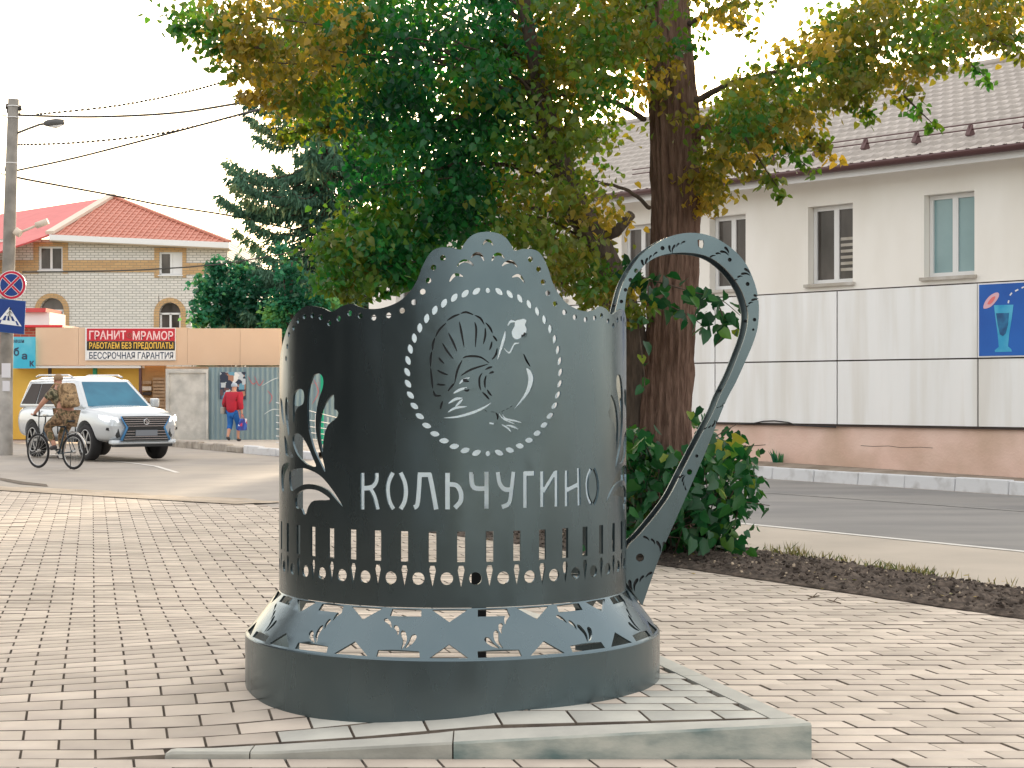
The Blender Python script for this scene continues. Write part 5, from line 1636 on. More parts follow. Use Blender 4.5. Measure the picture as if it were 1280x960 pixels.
# red brick annex and canopy above the blue sign
ax = thing('red_annex', (P(40, 500, 52).x, 52, 0), 'small red brick annex with a red canopy above the blue shop sign', 'annex')
boxp('brick_wall', -20, 76, 409, 470, 52.0, 3.0, rbrick, ax, z0=0)
boxp('roof_edge', -20, 78, 406.2, 409, 51.8, 3.3, sred, ax)
boxp('canopy', 20, 57, 385, 390, 56.0, 2.0, redroof2_m, ax)
boxp('canopy_wall', 20, 62, 390.3, 415, 56.2, 2.0, frame_m, ax, z0=0)
# fence pieces
FY = 47.2
cf = thing('concrete_fence', (P(233, 548, FY).x, FY, 0.1), 'grey concrete fence slab with a raised rim beside the blue fence', 'fence')
concm = mat('old_concrete', (0.42, 0.42, 0.40), 0.9, col2=(0.60, 0.59, 0.56), scale=2.2, col3=(0.30, 0.30, 0.29), scale3=3, amt3=0.6, bump=0.4, bscale=10)
boxp('slab', 207, 260, 461.5, 548, FY, 0.10, concm, cf, z0=0.0)
boxp('rim', 207, 260, 461, 466, FY - 0.05, 0.048, concm, cf); boxp('rim', 207, 211, 466.05, 548, FY - 0.05, 0.048, concm, cf, z0=0.05); boxp('rim', 257.5, 260, 466.05, 548, FY - 0.05, 0.048, concm, cf, z0=0.05)
bf = thing('blue_fence', (P(340, 548, FY).x, FY, 0.1), 'long grey blue corrugated metal fence behind the walking woman', 'fence')
bluef = mat('grey_blue_sheet', (0.16, 0.24, 0.28), 0.5, col2=(0.20, 0.29, 0.33), scale=0.8, metal=0.1)
xa, xb = P(260.5, 0, FY).x, P(478, 0, FY).x
zt = P(0, 459, FY).z
nsh = 5; wsh = (xb - xa) / nsh
for i in range(nsh):
    prof = []; nrib = 7; rw = wsh / nrib
    for k_ in range(nrib):
        x = xa + i * wsh + k_ * rw
        prof += [(x, 0.03), (x + rw * .42, 0.03), (x + rw * .55, 0.0), (x + rw * .88, 0.0)]
    prof.append((xa + (i + 1) * wsh - 0.004, 0.03))
    V = []; 
    for x, y in prof: V += [(x, FY + y - 0.01 * (i % 2), 0.10), (x, FY + y - 0.01 * (i % 2), zt)]
    me = np_mesh('fence_sheet', V, [(2 * q, 2 * q + 2, 2 * q + 3, 2 * q + 1) for q in range(len(prof) - 1)]); put('fence_sheet', me, bluef, bf)
mb = MB(); mb.bar((xa, FY + .08, 0.5), (xb, FY + .08, 0.5), 0.04, 0.06); mb.bar((xa, FY + .08, 1.8), (xb, FY + .08, 1.8), 0.04, 0.06); mb.build('fence_rail', post_m, bf)
# fly-bills on the fence
m = bpy.data.materials.new('bill_print'); m.use_nodes = True; t_ = m.node_tree
vo = t_.nodes.new('ShaderNodeTexVoronoi'); vo.inputs['Scale'].default_value = 6.5; vo.distance = 'CHEBYCHEV'
geo = t_.nodes.new('ShaderNodeNewGeometry'); t_.links.new(geo.outputs['Position'], vo.inputs['Vector'])
rp = t_.nodes.new('ShaderNodeValToRGB'); el = rp.color_ramp.elements; rp.color_ramp.interpolation = 'CONSTANT'
cs = [(0, (0.02, 0.03, 0.06)), (0.25, (0.45, 0.5, 0.55)), (0.4, (0.05, 0.08, 0.16)), (0.55, (0.35, 0.18, 0.12)), (0.7, (0.7, 0.7, 0.7)), (0.8, (0.10, 0.05, 0.06)), (0.9, (0.12, 0.3, 0.42))]
while len(el) < len(cs): el.new(0.5)
for e_, (p_, c_) in zip(el, cs): e_.position = p_; e_.color = (*c_, 1)
sc_ = t_.nodes.new('ShaderNodeSeparateColor'); t_.links.new(vo.outputs['Color'], sc_.inputs[0]); t_.links.new(sc_.outputs[0], rp.inputs['Fac']); t_.links.new(rp.outputs['Color'], t_.nodes['Principled BSDF'].inputs['Base Color'])
bill = boxp('fly_bill', 275, 307, 465, 499, FY - 0.035, 0.008, m, None); tag(bill, 'torn multicoloured poster pasted on the grey blue fence behind the woman', 'poster')
mb = MB()
gr_m = mat('spray_paint', (0.45, 0.12, 0.14), 0.6); gw_m = mat('white_spray', (0.55, 0.62, 0.66), 0.6)
def graf(strokes, m, name):
    mb = MB()
    for s_ in strokes:
        pl_ = stroke(s_, 1.1, 'taper', 4); pl_ = [(P(x, y, FY - .012).x, P(x, y, FY - .012).z) for x, y in pl_]
        mb.add([(x, FY - 0.014, z) for x, z in pl_], [tuple(range(len(pl_)))])
    mb.build(name, m, bf)
graf([[(310, 470), (316, 480), (322, 476)], [(318, 470), (324, 482), (330, 474)], [(334, 488), (340, 496), (336, 505)]], gr_m, 'red_graffiti')
graf([[(328, 482), (340, 475), (348, 472)], [(330, 518), (340, 512), (350, 512)]], gw_m, 'white_graffiti')
graf([[(392, 474), (398, 490), (390, 505)], [(385, 480), (402, 478)]], gr_m, 'red_graffiti')
# wire mesh fence seen through the leaf cut-outs
wf = thing('mesh_fence', (P(400, 560, 43).x, 43, 0), 'pale wire mesh fence on a green post seen through the leaf cut-outs', 'fence')
boxp('post', 400.5, 404.5, 462, 560, 43.0, 0.09, mat('emerald_paint', (0.0, 0.30, 0.18), 0.5), wf, z0=0.1)
for y0_, y1_ in ((503, 523), (519, 531), (528, 538), (536, 545), (545, 552), (553, 559)):
    mb = MB(); mb.tube([P(345, y0_, 43), P(425, y1_, 43)], 0.012, 5); mb.build('wire', frame_m, wf)
for x in (352, 362, 373, 384, 394, 410, 420):
    mb = MB(); mb.tube([P(x, 505 + (x - 345) * .25, 43.02), P(x, 560, 43.02)], 0.006, 5); mb.build('wire', frame_m, wf)
# pavement under the fences, broken kerb
pm_ = mat('old_pavement', (0.44, 0.39, 0.34), 0.95, col2=(0.52, 0.47, 0.41), scale=1.5, bump=0.3, bscale=20)
kpts = [Vector((-13.5, 53.5, 0)), Vector((-9.16, 45.7, 0)), Vector((-5.5, 39.1, 0)), Vector((-4.3, 37.0, 0)), Vector((-3.9, 41.5, 0)), Vector((0.0, 41.5, 0)), Vector((0.0, 58, 0)), Vector((-13.5, 58, 0))]
sheet('far_pavement', [(p.x, p.y) for p in kpts], 0.13, pm_)
bk = thing('broken_kerb', (-7.3, 42.4, 0), 'crumbling concrete kerb partly painted white below the blue fence', 'kerb')
dk = (kpts[2] - kpts[1]).normalized(); nk = int((kpts[3] - kpts[1]).length / 1.0); Lk = (kpts[3] - kpts[1]).length
old_k = mat('dark_old_kerb', (0.22, 0.19, 0.16), 0.95, col2=(0.42, 0.38, 0.33), scale=3, bump=0.6, bscale=8)
for i in range(-3, nk):
    a = kpts[1] + dk * (i * Lk / nk + .01); b = kpts[1] + dk * ((i + 1) * Lk / nk - .01)
    nrm = Vector((dk.y, -dk.x, 0)); nrm = nrm if nrm.x < 0 else -nrm
    c = (a + b) / 2; px = 640 + c.x * F / c.y
    mb = MB(); mb.bar(a + Vector((0, 0, .06)) - nrm * random.uniform(-.04, .03), b + Vector((0, 0, .06 + random.gauss(0, .012))), 0.18, 0.18 + random.gauss(0, .02))
    me = mb.mesh('kerb_stone'); bevel_mesh(me, 0.02, 1); put('kerb_stone', me, kerb_m if px > 300 else old_k, bk)

# ---- lamp post with the two road signs
pole = thing('utility_pole', P(7, 568, 39.5), 'tall round concrete utility pole with street lamp at the left edge', 'pole')
PYD = 39.5
polem = mat('pole_concrete', (0.20, 0.185, 0.165), 0.9, col2=(0.30, 0.28, 0.25), scale=3, bump=0.3, bscale=12)
mb = MB(); mb.tube([P(6, 572, PYD), P(9, 400, PYD), P(13, 250, PYD), P(17, 124, PYD)], [0.155, 0.15, 0.14, 0.125], 14); mb.build('shaft', polem, pole)
mb = MB(); mb.lathe([(0.17, 0), (0.175, 0.02), (0.172, 1.9), (0.16, 1.95)], P(6.5, 572, PYD), n=16); mb.build('pasted_base', mat('pasted_concrete', (0.46, 0.44, 0.41), 0.9, col2=(0.34, 0.32, 0.30), scale=5), pole)
papm = mat('paper_notice', (0.70, 0.69, 0.72), 0.8)
for (x0, x1, y0, y1) in ((2, 13, 454, 472), (3, 12, 476, 489)):
    boxp('paper_notice', x0, x1, y0, y1, PYD - 0.19, 0.01, papm, pole)
for y, x in ((133, 17), (147, 16.5), (204, 14.5)):
    mb = MB(); c = P(x, y, PYD); mb.torus(c, (0, 0, 1), 0.135, 0.012, 16, 6); mb.build('steel_band', frame_m, pole)
insm = mat('insulator_dark', (0.03, 0.025, 0.025), 0.4)
for x, y in ((9, 136), (25, 138), (8, 214)):
    mb = MB(); c = P(x, y, PYD); mb.tube([c + Vector((0, 0, -.10)), c], 0.018, 6); mb.tube([c, c + Vector((0, 0, .12))], [0.05, 0.03], 8); mb.tube([c + Vector((0, 0, -.08)), P(16, y + 4, PYD)], 0.012, 6); mb.build('insulator', insm, pole)
la_ = thing('street_lamp', P(22, 165, PYD), 'grey street lamp head on a bent arm fixed to the utility pole', 'lamp')
lampm = mat('lamp_grey', (0.10, 0.10, 0.10), 0.5)
mb = MB(); mb.tube([P(20, 167, PYD), P(35, 161, PYD - .05), P(50, 155.5, PYD - .1), P(58, 154.5, PYD - .1)], 0.028, 8); mb.build('arm', lampm, la_)
mb = MB(); c0, c1 = P(55, 154.5, PYD - .1), P(81, 152.5, PYD - .1); mb.tube([c0, c0.lerp(c1, .2), c0.lerp(c1, .6), c1], [0.05, 0.085, 0.10, 0.06], 10); mb.build('lamp_head', lampm, la_)
mb = MB(); mb.tube([P(62, 156.5, PYD - .1), P(70, 157.2, PYD - .1), P(78, 155.5, PYD - .1)], [0.05, 0.065, 0.04], 8); mb.build('lens', frame_m, la_)
fl = thing('floodlight', P(20, 292, PYD), 'pale tubular lamp on a short tilted arm against the red roof', 'lamp')
mb = MB(); mb.tube([P(24, 291, PYD - .15), P(48, 281, PYD - .2)], 0.03, 8); mb.tube([P(45, 282, PYD - .2), P(60, 276.5, PYD - .2)], 0.075, 10); mb.tube([P(19, 288, PYD - .15), P(26, 293, PYD - .15)], 0.09, 10); mb.build('lamp_tube', trim_m, fl)
# signs
sY = PYD - 0.25
ns = thing('no_stopping_sign', P(15, 356, sY), 'round blue and red no stopping sign on the utility pole', 'road sign')
cS = P(14.5, 356.3, sY); r_ = 18.2 * sY / F
nblue = mat('sign_blue', (0.01, 0.045, 0.22), 0.4); nred = mat('sign_bright_red', (0.55, 0.015, 0.05), 0.4)
mb = MB(); mb.disc(cS, (0, 1, 0), r_, 0.02, 36); mb.build('backing_disc', frame_m, ns)
mb = MB(); mb.disc(cS + Vector((0, -.013, 0)), (0, 1, 0), r_ * 0.955, 0.006, 36); mb.build('red_rim', nred, ns)
mb = MB(); mb.disc(cS + Vector((0, -.018, 0)), (0, 1, 0), r_ * 0.80, 0.006, 36); mb.build('pale_ring', frame_m, ns)
mb = MB(); mb.disc(cS + Vector((0, -.023, 0)), (0, 1, 0), r_ * 0.76, 0.006, 36); mb.build('blue_disc', nblue, ns)
for sgn in (-1, 1):
    d = Vector((0.707, 0, 0.707 * sgn)) * r_ * 0.79
    mb = MB(); mb.bar(cS - d + Vector((0, -.030 - .006 * (sgn > 0), 0)), cS + d + Vector((0, -.030 - .006 * (sgn > 0), 0)), 0.005, r_ * 0.20, up=(0, 0, 1) if True else None); mb.build('cross_edge', frame_m, ns)
    mb = MB(); mb.bar(cS - d + Vector((0, -.034 - .006 * (sgn > 0), 0)), cS + d + Vector((0, -.034 - .006 * (sgn > 0), 0)), 0.005, r_ * 0.14); mb.build('cross_bar', nred, ns)
cs_ = thing('crossing_sign', P(14, 396, sY), 'tilted square blue pedestrian crossing sign below the round sign', 'road sign')
def qpoly(name, pts_, m, parent, Y, th=0.006):
    mb = MB(); mb.prism([(P(x, y, Y).x, P(x, y, Y).z) for x, y in pts_], (0, Y, 0), (1, 0, 0), (0, 0, 1), 0, th, (0, 1, 0)); return mb.build(name, m, parent)
qpoly('backing_plate', [(-9, 372.5), (32.3, 376.5), (30, 418), (-9, 414)], mat('sign_back', (0.02, 0.10, 0.32), .4), cs_, sY, 0.02)
qpoly('blue_plate', [(-8.3, 373.5), (31.3, 377.4), (29.2, 417), (-8.3, 413)], nblue, cs_, sY - 0.008)
qpoly('white_triangle', [(11.5, 384), (27, 408), (-5, 404)], swht, cs_, sY - 0.015)
stripe = [[(3, 400), (6, 394.5), (8.2, 394.7), (6.5, 400.5)], [(9.2, 400.5), (9.6, 395), (11.4, 395.2), (12, 401)], [(15, 401), (13.8, 395.3), (15.6, 395.5), (18.6, 401.6)], [(-2, 403.4), (.6, 399.5), (2.0, 399.7), (.5, 404)], [(21, 406.4), (19, 401.3), (21.0, 401.5), (24, 406.9)]]
for q in stripe: qpoly('crossing_stripe', q, nblue, cs_, sY - 0.020, 0.004)
mb = MB()
for a, b, w_ in [((12.3, 388), (12, 393), 2.0), ((12, 393), (9, 400), 1.1), ((12, 393), (15.5, 399.5), 1.1), ((12.3, 389), (8.5, 392.5), .9), ((12.3, 389), (15.8, 392), .9)]:
    mb.bar(P(*a, sY - .026), P(*b, sY - .026), w_ * sY / F, 0.004)
mb.disc(P(12.6, 386.2, sY - .026), (0, 1, 0), 1.3 * sY / F, 0.004, 12)
mb.build('walking_figure', sblk, cs_)
# wires
wire_m = mat('wire_black', (0.02, 0.02, 0.02), 0.6)
def wire(pts_, d0, d1, r, lab, dash=False):
    c = catmull(pts_, 10); n_ = len(c)
    q = [P(x, y, d0 + (d1 - d0) * i / (n_ - 1)) for i, (x, y) in enumerate(c)]
    mb = MB()
    if dash:                                   # twisted pair: thick and thin lobes
        qq = []
        for a, b in zip(q[:-1], q[1:]):
            for k_ in range(6): qq.append(a.lerp(b, k_ / 6))
        rr = [r * (1.35 if (i // 2) % 2 else 0.35) for i in range(len(qq))]
        mb.tube(qq, rr, 5)
    else: mb.tube(q, r, 5)
    tag(mb.build('overhead_wire', wire_m), lab, 'wire', 'overhead wires from the utility pole')
wire([(24, 144), (120, 146), (220, 141), (300, 129), (400, 114), (600, 70), (760, 25)], 39.4, 26, 0.026, 'thickest black overhead wire running from the pole top into the linden')
wire([(-20, 143), (-5, 144.5), (8, 145)], 36, 39.4, 0.018, 'short wire reaching the pole top from the left edge')
wire([(45, 143), (140, 133), (220, 118), (290, 99), (380, 70), (470, 30)], 39.4, 30, 0.020, 'uppermost twisted wire rising above the thick wire', True)
wire([(22, 181), (100, 178), (200, 167), (290, 146), (380, 119), (520, 60)], 39.4, 28, 0.020, 'twisted wire leaving the pole just below the lamp arm', True)
wire([(22, 213), (100, 196), (200, 170), (300, 143), (380, 121), (520, 70)], 39.4, 29, 0.024, 'thin wire rising from the lower insulator to the linden')
wire([(-20, 208), (-5, 213), (22, 222), (140, 244), (200, 256), (300, 272), (420, 300), (470, 312)], 39.4, 60, 0.030, 'thin wire sloping down over the red roof apex')
wire([(28, 340), (120, 339), (200, 336), (290, 328), (420, 305)], 39.4, 48, 0.018, 'thin wire crossing the brick wall below the upper windows')
# dark pavement crack by the left verge is part of the road
crk = MB()
crk.add([tuple(G(x, y, -0.010)) for x, y in [(0, 597), (30, 602), (58, 605), (60, 608), (25, 605), (0, 600)]], [tuple(range(6))]); put('road_patch', crk.mesh('road_patch'), joint_m, kind='structure')
# ---- trees at the left
def blob_tree(name, lab, px_list, Y, m, leaf, n, rad, parent_px, cat='tree', trunk_r=0.15, tints=(0.2, 0.7)):
    root = thing(name, (P(parent_px, 500, Y).x, Y, 0), lab, cat)
    Cs = []
    for (px, py, rr) in px_list:
        k_ = int(n * (rr / 20) ** 2)
        c = P(px, py, Y)
        q = rng.normal(size=(k_, 3)); q /= np.linalg.norm(q, axis=1)[:, None]; q *= rng.random(k_)[:, None] ** 0.45
        R_ = rr * Y / F
        lump = 1 + 0.5 * np.sin(q[:, 0:1] * 6 + px) * np.cos(q[:, 2:3] * 6 + py)
        Cs.append(np.array(c)[None] + q * R_ * lump * np.array([1, 1, 0.9]))
    Cc = np.concatenate(Cs)
    V, T = leaves_np(Cc, rng.uniform(0.7, 1.3, len(Cc)) * leaf, droop=0.4)
    tt = np.array([mnoise.noise(Vector(c) * 1.2) for c in Cc]) * 0.8 + rng.normal(0, .12, len(Cc)) + (tints[0] + tints[1]) / 2
    put('crown', np_mesh('crown', V, T, np.repeat(np.clip(tt, 0, 1), 8)), m, root, kind='stuff')
    b = Vector((P(parent_px, 500, Y).x, Y, 0)); tp_ = P(parent_px, min(p[1] for p in px_list) + 15, Y)
    mb = MB(); mb.tube([b, b.lerp(tp_, .5), tp_], [trunk_r, trunk_r * .7, trunk_r * .2], 8)
    for (px, py, rr) in px_list: mb.tube([b.lerp(tp_, .35), P(px, py, Y)], [trunk_r * .35, 0.02], 6)
    mb.build('trunk', bark_dark_m, root)
    return root
blob_tree('broadleaf_tree', 'rounded dark green broadleaf tree standing just over the beige fascia', [(262, 388, 26), (285, 365, 26), (258, 358, 20), (272, 335, 16), (318, 370, 26), (310, 395, 24), (275, 400, 22), (248, 400, 12), (300, 340, 14), (335, 398, 22)], 52, bush_m, 0.13, 420, 1, 285, tints=(0.15, 0.5))
blob_tree('young_tree', 'slender emerald green young tree in front of the spruce', [(362, 340, 20), (368, 372, 24), (350, 385, 22), (352, 312, 12), (385, 395, 24), (400, 372, 20), (420, 395, 24), (345, 405, 20)], 50, bush_m, 0.12, 430, 1, 365, tints=(0.35, 0.75))
def spruce(px, Y, H, Lmax, lab):
    root = thing('spruce_tree', (P(px, 500, Y).x, Y, 0), lab, 'tree')
    x0 = P(px, 500, Y).x
    mb = MB(); mb.tube([(x0, Y, 0), (x0, Y, H * .5), (x0, Y, H)], [0.30, 0.2, 0.03], 10); mb.build('trunk', bark_m, root)
    br = MB(); Cc = []; Dd = []; Tt = []
    z = 1.6
    while z < H - 0.3:
        L = Lmax * (1 - ((z / H) ** 1.7)) + 0.25
        nb = 9
        for k_ in range(nb):
            a = random.random() * 6.283; Lb = L * random.uniform(0.75, 1.1); zz = z + random.uniform(-.25, .25)
            dirv = Vector((math.cos(a), math.sin(a), 0)); pts_ = []
            for i in range(7):
                t = i / 6; pts_.append(Vector((x0, Y, zz)) + dirv * Lb * t + Vector((0, 0, Lb * (-0.30 * math.sin(t * 2.4) + 0.10 * t * t))))
            br.tube(pts_, list(np.linspace(0.035, 0.008, 7)), 4, cap=False)
            nt_ = int(130 * Lb)
            tint = random.uniform(0.0, 0.6)
            for i in range(nt_):
                t = random.random() ** 0.75; f = t * 6; i0 = min(int(f), 5); p = pts_[i0].lerp(pts_[i0 + 1], f - i0)
                side = Vector((-dirv.y, dirv.x, 0)) * random.uniform(-1, 1) * 0.55 * Lb * 0.35 * (1.15 - t)
                Cc.append(tuple(p + side + Vector((0, 0, -abs(random.gauss(0, .12)))))); 
                d = dirv * random.uniform(.1, .9) + side.normalized() * random.uniform(0, .8) + Vector((0, 0, random.uniform(-1.6, -.1)))
                Dd.append(tuple(d.normalized())); Tt.append(min(1, max(0, random.gauss(tint + .25 * t, .12))))
        z += 0.40 + 0.01 * z
    Cc = np.array(Cc); Dd = np.array(Dd); n = len(Cc)
    sd = np.cross(Dd, rng.normal(size=(n, 3))); sd /= np.linalg.norm(sd, axis=1)[:, None]
    ln = rng.uniform(0.14, 0.34, n)[:, None]; wd_ = rng.uniform(0.025, 0.05, n)[:, None]
    V = np.stack([Cc - sd * wd_ * .5, Cc + Dd * ln * .4 - sd * wd_, Cc + Dd * ln, Cc + Dd * ln * .4 + sd * wd_], 1).reshape(-1, 3)
    put('foliage', np_mesh('foliage', V, np.arange(n * 4).reshape(-1, 4), np.repeat(Tt, 4)), needle_m, root, kind='stuff')
    br.build('branches', bark_dark_m, root, kind='stuff')
spruce(408, 55, 18.5, 4.4, 'tall dark spruce with drooping boughs behind the beige fascia')
blob_tree('background_tree', 'dark green tree filling the gap between spruce and office building', [(455, 330, 34), (450, 380, 34), (440, 280, 24)], 62, bush_m, 0.16, 260, 1, 452, tints=(0.1, 0.4))
# unseen dark block added to darken the steel's reflections, standing in for trees
ab = thing('reflection_blocker', (-22, -8, 0), 'unseen dark block added behind the viewer for the steel to mirror', 'building')
dkb = brick_mat('blocker_dark_brick', (0.02, 0.018, 0.018), (0.025, 0.02, 0.02), (0.03, 0.028, 0.026), 1.2)
mb = MB(); mb.box((-22, -15, 4.5), (16, 70, 9)); mb.build('wall', dkb, ab)
mb = MB(); mb.box((-13.6, -56.1, 4.5), (32, 12, 9)); mb.build('wall', dkb, ab)
for fl_ in range(2):
    for k_ in range(8):
        w_ = MB(); w_.box((-13.98, -26 + k_ * 4.3, 2.2 + fl_ * 3.3), (0.06, 1.5, 1.6)); w_.build('window', glass_dark_m, ab)  # panes on the added, unseen block
# ---------------------------------------------------------------- WHITE OFF-ROAD CAR
def frame_xf(o, fwd):
    """local x = forward, y = left, z = up"""
    f = Vector((fwd[0], fwd[1], 0)).normalized(); l = Vector((-f.y, f.x, 0))
    M = Matrix((f, l, Vector((0, 0, 1)))).transposed().to_4x4(); M.translation = Vector(o); return M
car_white = mat('car_paint', (0.56, 0.60, 0.63), 0.25, metal=0.3, coat=0.8, spec=0.6)
car_glass = mat('car_glass', (0.004, 0.09, 0.17), 0.12, spec=0.35, col2=(0.02, 0.17, 0.27), scale=1.3)
car_glass_d = mat('car_glass_tinted', (0.03, 0.018, 0.016), 0.25, spec=0.05)
tyre_m = mat('tyre_rubber', (0.02, 0.02, 0.022), 0.85)
rim_m = mat('alloy', (0.35, 0.36, 0.37), 0.3, metal=0.8)
black_pl = mat('black_plastic', (0.018, 0.02, 0.022), 0.5)
chrome_m = mat('chrome', (0.65, 0.67, 0.70), 0.15, metal=1.0)
lampon_m = mat('lit_headlamp', (0.9, 0.92, 1.0), 0.2, emit=(1.0, 0.98, 0.95), estr=0.9)
plate_m = mat('blank_plate', (0.20, 0.22, 0.25), 0.5)
beta = R(39)
h = Vector((math.sin(beta), -math.cos(beta), 0)); lat = Vector((math.cos(beta), math.sin(beta), 0))
A_ = Vector((-.2395 * 35.0, 35.0, 0))
CC_ = A_ + lat * 0.98 - h * 2.5
CC_ = CC_ + Vector((-0.12, 0, 0))
CM = frame_xf(CC_, h) @ Matrix.Diagonal((0.96, 0.93, 0.97, 1))
car = thing('white_car', CC_, 'large white off-road car with lit headlamps driving past the kiosk row', 'car')
st = [(-2.50, .78, 1.02, .62), (-2.44, .92, 1.16, .48), (-2.1, .97, 1.20, .42), (-1.4, .985, 1.20, .40), (-0.4, .985, 1.18, .40), (0.6, .985, 1.18, .40), (1.15, .985, 1.19, .40), (1.6, .975, 1.18, .40), (2.0, .955, 1.14, .40), (2.3, .90, 1.06, .42), (2.45, .82, 0.98, .46), (2.50, .74, 0.90, .55)]
V = []; Fc = []
for (x, hw, zt_, zb_) in st:
    half = [(0, zb_), (hw * .86, zb_), (hw * .97, zb_ + .10), (hw, zb_ + .33), (hw * .995, zt_ - .22), (hw * .95, zt_ - .07), (hw * .80, zt_), (hw * .40, zt_ + .03), (0, zt_ + .035)]
    full = half + [(-y, z) for y, z in half[-2:0:-1]]
    for y, z in full: V.append((x, y, z))
m_ = 16
for i in range(len(st) - 1):
    for k in range(m_): Fc.append((i * m_ + k, i * m_ + (k + 1) % m_, (i + 1) * m_ + (k + 1) % m_, (i + 1) * m_ + k))
Fc += [tuple(range(m_)), tuple((len(st) - 1) * m_ + k for k in reversed(range(m_)))]
mb = MB(); mb.add(V, Fc, True); me = mb.mesh('body')
o = bpy.data.objects.new('tmp', me); COL.objects.link(o)
sb = o.modifiers.new('s', 'SUBSURF'); sb.levels = 2
cut = MB()
for x in (-1.43, 1.46):
    for s_ in (-1, 1): cut.tube([Vector((x, s_ * .62, .42)), Vector((x, s_ * 1.2, .42))], 0.47, 28, smooth=False)
co_ = bpy.data.objects.new('tmpc', cut.mesh('c')); COL.objects.link(co_)
bo = o.modifiers.new('b', 'BOOLEAN'); bo.object = co_; bo.operation = 'DIFFERENCE'; bo.solver = 'EXACT'
dg = bpy.context.evaluated_depsgraph_get(); dg.update()
me2 = bpy.data.meshes.new_from_object(o.evaluated_get(dg)); me2.materials.clear()
bpy.data.objects.remove(o); bpy.data.objects.remove(co_)
bm = bmesh.new(); bm.from_mesh(me2)
for f in bm.faces: f.smooth = True
for e in bm.edges:
    if len(e.link_faces) == 2 and e.calc_face_angle(0) > 0.6: e.smooth = False
bm.to_mesh(me2); bm.free()
put('body', me2, car_white, car, xf=CM)
# cabin: pillars and roof in body colour, glass set just proud
def cab(x0, x1, x2, x3, hb, ht, zb_, zt_):
    return [(x0, -hb, zb_), (x3, -hb, zb_), (x3, hb, zb_), (x0, hb, zb_), (x1, -ht, zt_), (x2, -ht, zt_), (x2, ht, zt_), (x1, ht, zt_)]
v_ = cab(-2.42, -2.18, 0.38, 1.28, .90, .70, 1.14, 1.80)
mb = MB(); mb.add(v_, [(0, 3, 2, 1), (4, 5, 6, 7), (0, 1, 5, 4), (2, 3, 7, 6), (1, 2, 6, 5), (3, 0, 4, 7)]); me = mb.mesh('cabin'); bevel_mesh(me, 0.09, 3); shade_smooth(me)
put('cabin', me, car_white, car, xf=CM)
mb = MB(); mb.add([(-2.15, -.62, 1.79), (0.30, -.62, 1.79), (.30, .62, 1.79), (-2.15, .62, 1.79), (-1.9, -.5, 1.87), (0.0, -.5, 1.87), (0., .5, 1.87), (-1.9, .5, 1.87)], [(0, 3, 2, 1), (4, 5, 6, 7), (0, 1, 5, 4), (2, 3, 7, 6), (1, 2, 6, 5), (3, 0, 4, 7)]); me = mb.mesh('roof'); bevel_mesh(me, 0.08, 3); shade_smooth(me)
put('roof', me, car_white, car, xf=CM)
def face_pt(a, b, c, d, u, v): return a.lerp(b, u).lerp(d.lerp(c, u), v)
vv = [Vector(p) for p in v_]
def pane(name, quad, us_, vs_, m, push, tilt=0):
    a, b, c, d = quad; nrm = (b - a).cross(d - a).normalized()
    if nrm.dot((a + b + c + d) / 4 - Vector((-.5, 0, 1.3))) < 0: nrm = -nrm
    pts_ = [face_pt(a, b, c, d, us_[0], vs_[0]), face_pt(a, b, c, d, us_[1], vs_[0]), face_pt(a, b, c, d, us_[2], vs_[1]), face_pt(a, b, c, d, us_[3], vs_[1])]
    mb = MB(); mb.add([p + nrm * push for p in pts_] + [p + nrm * (push - .02) for p in pts_], [(0, 1, 2, 3), (7, 6, 5, 4), (0, 1, 5, 4), (1, 2, 6, 5), (2, 3, 7, 6), (3, 0, 4, 7)])
    me = mb.mesh(name); return put(name, me, m, car, xf=CM)
pane('windscreen', (vv[1], vv[2], vv[6], vv[5]), (0.07, 0.93, 0.90, 0.10), (0.08, 0.90), car_glass, 0.012)
pane('rear_window', (vv[3], vv[0], vv[4], vv[7]), (0.1, .9, .88, .12), (0.25, 0.88), car_glass_d, 0.012)
for q, nm in (((vv[0], vv[1], vv[5], vv[4]), 'r'), ((vv[3], vv[2], vv[6], vv[7]), 'l')):
    pane('side_window', q, (0.04, 0.27, 0.30, 0.10), (0.14, 0.86), car_glass_d, 0.012)
    pane('side_window', q, (0.29, 0.57, 0.62, 0.32), (0.14, 0.86), car_glass_d, 0.012)
    pane('side_window', q, (0.59, 0.90, 0.95, 0.64), (0.14, 0.86), car_glass_d, 0.012)
